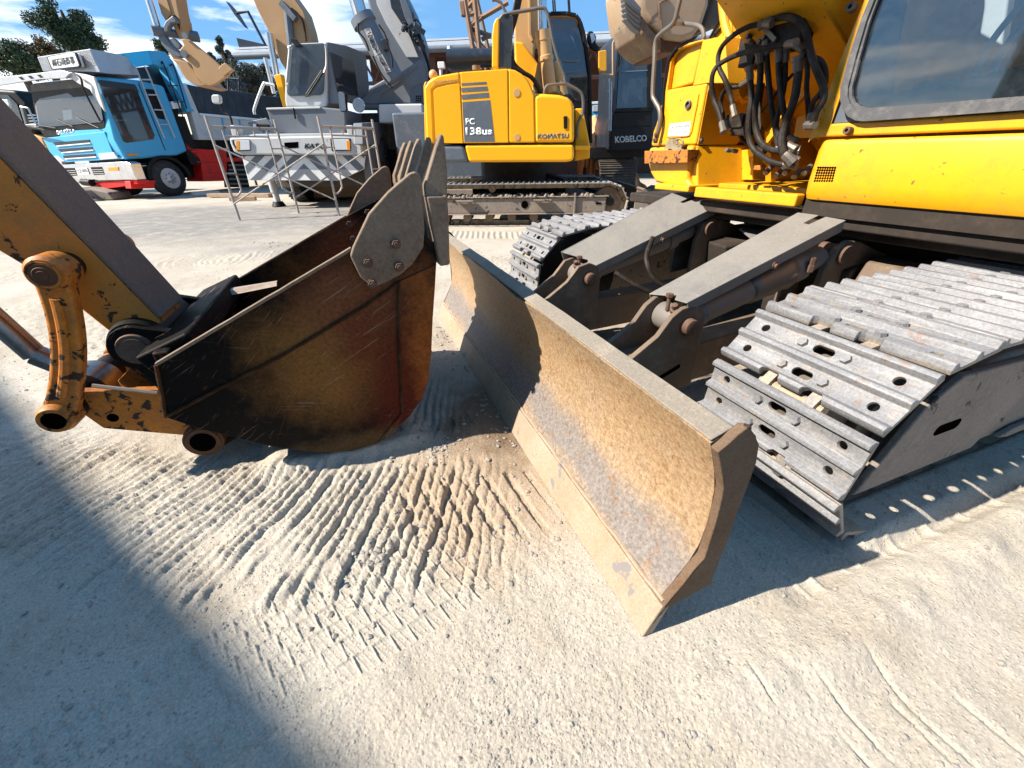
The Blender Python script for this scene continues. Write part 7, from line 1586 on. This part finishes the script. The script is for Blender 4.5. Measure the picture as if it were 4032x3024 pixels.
mb = MB(); mb.box(-.9, 8.2, .5, 1.9, .5, 1.1); obj('chassis_core', mb, M['black'], BX); mb = MB(); mb.box(.95, 1.35, .1, 2.3, .9, 2.3); obj('gap_gear', mb, M['black'], BX)
BF('mirror', XF_ - .3, [(130, 955), (190, 965), (300, 985), (345, 1000), (330, 1005), (190, 985)], .05, M['black'])
mb = MB(); mb.tube(FB.X(XF_ - .3, zA(560, 560), zA(620, 600), zA(640, 680), zA(700, 800), zA(770, 930)), .025, 8); obj('mirror_arm', mb, M['black'], BX)
mb = MB(); mb.lathe(FB.X(XF_ - .2, zA(640, 1400))[0] + Vector((0, 0, 0)), FB.X(XF_ - .2, zA(640, 1400))[0] + Vector((0, -.4, -.02)), [(0, .1), (.4, .1)], 16); obj('tow_tube', mb, M['black'], BX)

# ---- vehicle half seen beyond the truck on the far left, and a low yellow machine below it
FL = Frame((-15.5, 15.6, 0), -10)
VX = FL.empty('dark_truck', 'dark-cabbed lorry with a white mirror, half hidden beyond the blue truck', 'truck')
def VS(name, y, pts, dy, mat, parent=None, bevel=.02):
    mb = MB(); mb.prism(FL.Y(y, *[zA(*p) for p in pts]), (0, dy, 0)); return obj(name, mb, mat, parent or VX, bevel=bevel)
vb = VS('cab', .3, [(-200, 670), (100, 690), (200, 800), (260, 1000), (250, 1100), (-200, 1100)], 1.5, M['black'], bevel=.1)
VS('mirror', -.1, [(0, 760), (55, 765), (70, 800), (65, 880), (0, 860)], .08, M['offwhite']); mb = MB(); mb.tube(FL.Y(0, zA(160, 820), zA(215, 830), zA(280, 960), zA(200, 960), zA(160, 820)), .03, 6, False); obj('mirror_frame', mb, M['alu'], VX)
VS('window', .27, [(-100, 720), (60, 730), (130, 800), (180, 960), (-100, 960)], .02, M['glass'], vb, 0)
for k in range(5): VS('louvre', .1, [(205 + k * 6, 880 + k * 22), (250 + k * 6, 878 + k * 22), (254 + k * 6, 888 + k * 22), (208 + k * 6, 892 + k * 22)], .1, M['white'])
VS('lower_body', .28, [(-200, 1100), (200, 1010), (320, 1060), (370, 1190), (-200, 1300)], 1.2, M['yellow_tan'])
VS('yellow_step', .2, [(280, 1130), (350, 1125), (385, 1190), (300, 1196)], .3, M['yellow_far'])
mb = MB(); mb.lathe((-.6, .3, .5), (-.6, .6, .5), [(0, .3), (0, .5), (.3, .5), (.3, .3)], 28); mb.lathe((1.3, .3, .5), (1.3, .6, .5), [(0, .3), (0, .5), (.3, .5), (.3, .3)], 28); obj('wheel', mb, M['rubber'], VX)

# pipes lying under the truck front, planks
def solo(name, mb, mat, label, cat, loc, group=None, bevel=0, smooth=None):
    for v_ in mb.bm.verts: v_.co -= Vector(loc)
    o = obj(name, mb, mat, None, bevel=bevel, smooth=smooth); o.location = loc; return tag(o, label, cat, group)
WF = Frame((0, 0, 0), 0)
for k, (P, lab) in enumerate((([(565, 1412), (640, 1440), (700, 1500), (745, 1520)], 'smaller rusty curved gutter lying under the chrome bumper'), ([(640, 1425), (820, 1460), (865, 1520), (760, 1525), (690, 1480)], 'larger pale curved trough lying in front of the truck wheel'))):
    mb = MB(); q = WF.Y(13.4 + .2 * k, *[zA(*p) for p in P]); mb.prism(q if len(q) > 4 else [q[0], q[1], q[2], q[3], q[3] + Vector((-.3, 0, 0)), q[2] + Vector((-.4, 0, .1))], (0, .8, 0)); lo = min(v_.co.z for v_ in mb.bm.verts)
    for v_ in mb.bm.verts: v_.co.z -= lo - .0
    solo('steel_trough', mb, M['frame_dust'], lab, 'trough', (q[0].x, 13.4 + .2 * k, 0), bevel=.04)
pk = [((120, 1492), (310, 1478), 'short pale plank at the left end of the plank row', M['offwhite']), ((250, 1500), (720, 1500), 'long reddish brown plank lying between truck and crane', M['wood']), ((400, 1530), (600, 1525), 'thin brown plank in front of the long reddish one', M['wood'])]
for k, (a, b2, lab, mt) in enumerate(pk):
    q = WF.Zp(.06, zB(*a), zB(*b2)); mb = MB(); mb.beam(q[0], q[1], .28 if k < 2 else .12, .1); solo('plank', mb, mt, lab, 'plank', (q[0].x, q[0].y, 0), bevel=.01)

# ================================================================ LATTICE BOOM
FG = Frame((-.6, 11.5, 0), 0)
GX_ = FG.empty('lattice_boom', 'rusty lattice crane boom standing behind the orange-yellow excavator', 'crane boom')
mb = MB()
z4c = crop(1650, 0, 2.115)
def gl(y, a, b2, r_): mb.tube(FG.Y(y, z4c(*a), z4c(*b2)), r_, 6, False)
gl(0, (370, -60), (480, 580), .06); gl(0, (455, -60), (520, 580), .06); gl(.8, (400, -60), (560, 580), .05); gl(.8, (470, -60), (620, 600), .05)
for k, (a, b2) in enumerate((((430, 210), (520, 150)), ((430, 240), (600, 300)), ((440, 270), (590, 470)), ((450, 290), (520, 420)), ((520, 330), (600, 290)), ((430, 200), (740, 20)), ((460, 400), (600, 560)), ((470, 540), (560, 430)), ((410, 60), (460, 0)), ((420, 120), (480, 110)))): gl(.1 * (k % 3), a, b2, .045 if k != 5 else .05)
obj('lattice', mb, M['rusty'], GX_)
mb = MB(); q = FG.Y(-.05, z4c(330, 5), z4c(375, 0), z4c(385, 130), z4c(350, 130)); mb.prism(q, (0, .15, 0)); obj('sheave_block', mb, M['rusty'], GX_, bevel=.02)
mb = MB(); mb.box(-.2, 1.6, 0, 1.5, 0, 1.9); obj('crane_base', mb, M['brownsteel'], GX_, bevel=.05)
# grey roller cover and lamp behind the hood
FR = Frame((-2.4, 10.4, 0), 0)
RX = FR.empty('parked_loader', 'grey machine top with a work lamp showing over the orange-yellow hood', 'machine')
q = FR.Y(.2, z4c(235, 490), z4c(470, 485)); mb = MB(); mb.lathe(q[0], q[1] + Vector((.5, 0, 0)), [(0, .1), (0, .16), (1.8, .16), (1.8, .1)], 24); obj('rolled_cover', mb, M['navy'], RX)
mb = MB(); mb.prism(FR.Y(.25, z4c(225, 530), z4c(470, 520), z4c(500, 590), z4c(300, 610), z4c(250, 590)), (0, 1.0, 0)); obj('machine_top', mb, M['slate'], RX, bevel=.05)
mb = MB(); mb.box(-.2, 1.8, .4, 2.2, .3, 1.9); obj('machine_body', mb, M['slate'], RX, bevel=.05)
mb = MB(); mb.box(-.3, 1.9, .3, 2.3, 0, .5); obj('running_gear', mb, M['rubber'], RX, bevel=.1)
mb = MB(); mb.prism(FR.Y(.0, z4c(152, 512), z4c(210, 512), z4c(218, 570), z4c(158, 572)), (0, .1, 0)); lm = obj('work_lamp', mb, M['white'], RX, bevel=.02); mb = MB(); mb.tube(FR.Y(.05, z4c(182, 575), z4c(185, 640)), .04, 6, False); obj('lamp_stalk', mb, M['alu'], lm)
mb = MB(); mb.tube(FR.Y(.3, z4c(257, 385), z4c(260, 480)), .06, 8, False); obj('exhaust_pipe', mb, M['offwhite'], RX)

# ================================================================ SHED, tarp heap, blue hut
FW_ = Frame((-9, 20, 0), -1.5)
WX = FW_.empty('open_shed', 'long open steel shed with pale roof edge and brown trusses behind the machines', 'shed')
mb = MB(); mb.prism([(-1.3, -.5, 4.45), (22, -.5, 4.72), (22, -.5, 4.98), (-1.3, -.5, 4.62)], (0, .3, 0)); obj('roof_fascia', mb, M['roofm'], WX, bevel=.01)
mb = MB(); mb.tube([(-1.3, -.6, 4.42), (22, -.6, 4.66)], .11, 12, False); obj('gutter', mb, M['cgrey'], WX)
mb = MB(); mb.prism([(-1.3, -.5, 4.64), (22, -.5, 5.0), (22, 11, 6.5), (-1.3, 11, 6.2)], (0, 0, .06)); RF = obj('roof', mb, M['roofm'], WX)
mb = MB(); mb.tube([(-.1, -.3, 4.6), (-.5, -.3, 5.75), (-1.0, -.3, 5.72)], .05, 6, False); mb.prism([(-1.2, -.35, 6.05), (-1.0, -.35, 5.65), (-.75, -.35, 5.3), (-.95, -.35, 5.75)], (0, .25, 0)); mb.prism([(-1.15, -.4, 4.7), (.2, -.4, 4.72), (-.9, -.4, 4.95), (-1.15, -.4, 5.0)], (0, .1, 0)); obj('roof_lamp', mb, M['navy'], WX)
mb = MB(); mb.box(2, 22, 5.5, 5.6, 0, 5.6); obj('back_wall', mb, M['brownwall'], WX)
mb = MB(); mb.prism([(2, -.2, 4.3), (22, -.2, 4.5), (22, -.2, 4.72), (2, -.2, 4.5)], (0, .12, 0)); mb.prism([(2, -.2, 3.5), (22, -.2, 3.6), (22, -.2, 3.72), (2, -.2, 3.62)], (0, .12, 0)); obj('truss_chord', mb, M['brownwall'], WX)
for k in range(22):
    mb = MB(); x = 2 + k * .9; mb.beam((x, -.15, 3.6), (x + .45, -.15, 4.45), .09, .07); mb.beam((x + .45, -.15, 4.45), (x + .9, -.15, 3.6), .09, .07); obj('truss_web', mb, M['brownwall'], WX)
for k in range(6):
    mb = MB(); mb.box(2.2 + k * 3.8, 2.45 + k * 3.8, -.25, .0, 0, 4.5); obj('column', mb, M['brownwall'], WX)
mb = MB(); mb.box(12.8, 15, .5, .7, 1.2, 2.6); obj('wall_board', mb, M['wood'], WX)
def solo2(*a, **k): return solo(*a, **k)
FH = Frame((2.2, 12.8, 0), 0)
HX = FH.empty('blue_container_hut', 'small white and blue vehicle body showing between the two excavator cabs', 'vehicle')
def HS(name, y, pts, dy, mat, parent=None, bevel=.01):
    mb = MB(); mb.prism(FH.Y(y, *[zC(*p) for p in pts]), (0, dy, 0)); return obj(name, mb, mat, parent or HX, bevel=bevel)
hb = HS('body', 0, [(1268, 700), (1400, 690), (1405, 880), (1265, 890)], 1.5, M['cyan'])
HS('white_band', -.02, [(1270, 700), (1398, 692), (1400, 712), (1270, 718)], .05, M['white'], hb); HS('window', -.02, [(1282, 725), (1345, 720), (1345, 765), (1282, 768)], .05, M['offwhite'], hb)
HS('blue_door', -.02, [(1278, 795), (1360, 790), (1362, 850), (1278, 855)], .03, M['cyan'], hb)
HS('red_band', -.03, [(1268, 866), (1404, 858), (1404, 880), (1266, 888)], .05, M['red'], hb); HS('white_rail', -.05, [(1268, 872), (1404, 864), (1404, 870), (1266, 878)], .05, M['white'], hb)
q = FH.Y(-.06, zC(1320, 842))[0]; mb = MB(); mb.cyl(q, q + Vector((0, -.02, 0)), .12, n=28); obj('round_sign', mb, M['white'], hb)
mb = MB(); mb.box(.4, 1.5, .1, 1.4, 0, 1.0); obj('wheels', mb, M['rubber'], HX, bevel=.1)
# orange tarpaulin heap: a draped height field
mb = MB(); nX, nY = 70, 30; grid = []
p0 = WF.Y(10.9, zC(1262, 1150), zC(1560, 1120)); x0, x1 = p0[0].x - .1, p0[1].x + .4
for j in range(nY + 1):
    row = []
    for i in range(nX + 1):
        u_, v_ = i / nX, j / nY; x = x0 + (x1 - x0) * u_; y = 10.6 + 1.8 * v_
        h = (1.85 - 1.15 * max(0, u_ - .30) * 1.6 - .25 * abs(u_ - .25)) * math.sin(math.pi * min(1, v_ * 1.4 + .02) * .5) ** .6
        h *= (1 - v_ ** 4) if v_ > .6 else 1
        f = math.sin((u_ * 34 + v_ * 5 + 2.5 * mnoise.noise(Vector((u_ * 4, v_ * 3, 0))))) * .07 + mnoise.noise(Vector((u_ * 9, v_ * 8, 2))) * .12
        row.append(mb.bm.verts.new((x + f * .3, y - abs(f) * .8, max(0, h + f * .5))))
    grid.append(row)
for j in range(nY):
    for i in range(nX): mb.bm.faces.new((grid[j][i], grid[j][i + 1], grid[j + 1][i + 1], grid[j + 1][i]))
solo('orange_tarpaulin', mb, M['tarp'], 'crumpled orange tarpaulin heap between the two excavators', 'tarpaulin', ((x0 + x1) / 2, 11.4, 0), smooth=70)

# ================================================================ TREES
def tree(px, Y, wpx, top, bot, nl, label, seed, name='leafy_tree', green=(.035, .06, .03), cone=False, tan=0.0, leaf=.14, group=None):
    rs = random.Random(seed); c = WF.hit(px, 'y', Y); sc = (WF.hit((px[0] + 100, px[1]), 'y', Y) - c).length / 100
    zt = WF.hit((px[0], top), 'y', Y).z; zb = WF.hit((px[0], bot), 'y', Y).z; rad = wpx * sc / 2; hc = (zt - zb) / 2; cz = (zt + zb) / 2
    e = bpy.data.objects.new(name, None); COL.objects.link(e); e.location = (c.x, Y, 0); tag(e, label, 'tree', group)
    tk = MB(); tk.tube([(0, 0, 0), (.1, 0, zb * .6), (-.05, .05, cz), (0, 0, zt - hc * .3)], .28, 9, True, 4, lambda t: 1.1 - .9 * t)
    T = obj('trunk', tk, M['bark'], e)
    clumps = []
    for k in range(46 if not cone else 60):
        while True:
            p = Vector((rs.uniform(-1, 1), rs.uniform(-1, 1), rs.uniform(-1, 1)))
            if p.length < 1: break
        if cone: f = (p.z + 1) / 2; p.x *= (1 - f) ** .8 + .08; p.y *= (1 - f) ** .8 + .08
        else: p *= .55 + .45 * rs.random()
        c0 = Vector((p.x * rad, p.y * rad, cz + p.z * hc)); clumps.append((c0, rs.uniform(.20, .36) * rad * (.6 if cone else 1)))
        if k % 4 == 0:
            lm = MB(); lm.tube([(0, 0, cz - hc * .5 + (c0.z - cz) * .3), tuple(c0 * .5 + Vector((0, 0, c0.z * .5 - .2))), tuple(c0)], .07, 5, True, 3, lambda t: 1.1 - t * .9); obj('limb', lm, M['bark'], e)
    V, F = [], []
    for k in range(nl):
        c0, r_ = clumps[k % len(clumps)]
        d = Vector((rs.gauss(0, 1), rs.gauss(0, 1), rs.gauss(0, 1))).normalized() * r_ * rs.random() ** .45 + c0
        a = Vector((rs.gauss(0, 1), rs.gauss(0, 1), rs.gauss(0, .6) - .4)).normalized() * leaf * (.7 if name == 'conifer' else 1) * rs.uniform(.5, 1.2); b_ = a.cross(Vector((rs.gauss(0, 1), rs.gauss(0, 1), rs.gauss(0, 1)))).normalized() * leaf * .26
        o = len(V); V += [d - a * .5, d + b_, d + a * .5, d - b_]; F.append((o, o + 1, o + 2, o + 3))
    me = bpy.data.meshes.new('crown'); me.from_pydata([tuple(v_) for v_ in V], [], F)
    mt, nt, b = newmat('leaves_%s' % seed); gi = node(nt, 'ShaderNodeNewGeometry'); oi = gi.outputs['Random Per Island']
    cc = ramp(nt, oi, 0, 1, (*[g * .55 for g in green], 1), (*[g * 2.0 for g in green], 1))
    if tan: cc = mix(nt, ramp(nt, oi, 1 - tan, 1 - tan + .05), cc, (.30, .16, .06))
    nt.links.new(cc, b.inputs['Base Color']); b.inputs['Roughness'].default_value = .6; b.inputs['Specular IOR Level'].default_value = .3
    me.materials.append(mt); o = bpy.data.objects.new('crown', me); COL.objects.link(o); o.parent = e
G_ = 'trees along the yard edge'
tree((270, 110), 30, 205, 0, 240, 24000, 'tall dark tree rising behind the blue truck roof board', 1, group=G_)
tree((350, 190), 31, 130, 110, 240, 5000, 'small tree crown tucked behind the roof board right of the tall one', 12, group=G_)
tree((60, 230), 26, 200, 155, 330, 14000, 'low bushy dark tree left of the browning one', 2, tan=.05, group=G_)
tree((175, 220), 27, 160, 150, 300, 9000, 'browning tree between the low bushy one and the roof board', 3, tan=.35, green=(.05, .055, .03), group=G_)
tree((885, 230), 30, 110, 140, 330, 7000, 'slim pointed conifer right of the dangling bucket', 4, 'conifer', cone=True, green=(.04, .055, .045), group=G_)
tree((850, 290), 29, 80, 190, 360, 4500, 'shorter conifer beside the slim pointed one', 5, 'conifer', cone=True, green=(.04, .055, .045), group=G_)
tree((965, 300), 28, 140, 215, 400, 9000, 'grey-green conifer under the shed roof end', 6, 'conifer', cone=False, green=(.045, .055, .045), tan=.04, group=G_)
tree((1045, 320), 30, 120, 235, 420, 7000, 'conifer in front of the shed end, left of the crane cab', 7, 'conifer', cone=False, green=(.045, .055, .045), group=G_)
tree((905, 330), 31, 160, 260, 420, 6000, 'low dark conifer above the tarpaulin', 8, 'conifer', green=(.035, .045, .04), group=G_)
tree((640, 190), 34, 70, 140, 235, 1500, 'small distant tree just left of the dangling bucket', 9, group=G_)
mb = MB(); 
for k in range(9):
    q = WF.Y(20, zB(360 + k * 14, 600 + (k % 3) * 8), zB(430 + k * 14, 690 - (k % 2) * 30)); mb.tube(q, .035, 5, False)
mb.tube(WF.Y(20, zB(340, 600), zB(480, 610)), .04, 5, False); mb.tube(WF.Y(20, zB(390, 600), zB(390, 800)), .05, 5, False); mb.tube(WF.Y(20, zB(470, 600), zB(480, 800)), .05, 5, False); mb.tube([WF.Y(20, zB(390, 700))[0], Vector((WF.Y(20, zB(390, 700))[0].x, 20, 0))], .05, 5, False)
q = WF.Y(20, zB(390, 700))[0]; solo('steel_gantry', mb, M['navy'], 'thin dark steel gantry under the dangling bucket', 'gantry', (q.x, 20, 0))

# building added out of view to throw the shadow over the lower left
mb = MB(); a = Vector((-13.46, .98, 0)); d = Vector((.838, -.545, 0)); nrm = Vector((-.545, -.838, 0))
mb.prism([a, a + d * 16, a + d * 16 + nrm * 8, a + nrm * 8], (0, 0, 8.0)); solo('shadow_block', mb, M['offwhite'], 'unseen plain block added left of the yard to throw the long corner shadow', 'shadow_caster', (a.x, a.y, 0), bevel=.05)

# pieces of one mesh that stand apart become parts of their own
def split_islands(o):
    me = o.data; bm = bmesh.new(); bm.from_mesh(me); bm.verts.ensure_lookup_table(); seen = set(); groups = []
    for v in bm.verts:
        if v.index in seen: continue
        st = [v]; seen.add(v.index); g = []
        while st:
            a = st.pop(); g.append(a.index)
            for e in a.link_edges:
                b_ = e.other_vert(a)
                if b_.index not in seen: seen.add(b_.index); st.append(b_)
        groups.append(set(g))
    bm.free()
    if len(groups) < 2: return
    for k, g in enumerate(groups):
        b2 = bmesh.new(); b2.from_mesh(me); b2.verts.ensure_lookup_table()
        bmesh.ops.delete(b2, geom=[v for v in b2.verts if v.index not in g], context='VERTS')
        m2 = bpy.data.meshes.new(o.name.split('.')[0]); b2.to_mesh(m2); b2.free(); m2.materials.append(me.materials[0])
        n = o.copy(); n.data = m2; n.name = o.name.split('.')[0]; COL.objects.link(n)
    bpy.data.objects.remove(o)
for o in [o for o in list(bpy.data.objects) if o.type == 'MESH' and o.name.split('.')[0] in ('valve_block', 'union', 'hose_ferrule', 'yellow_manifold', 'oil_pipe', 'lower_lug', 'link_pin')]:
    split_islands(o)
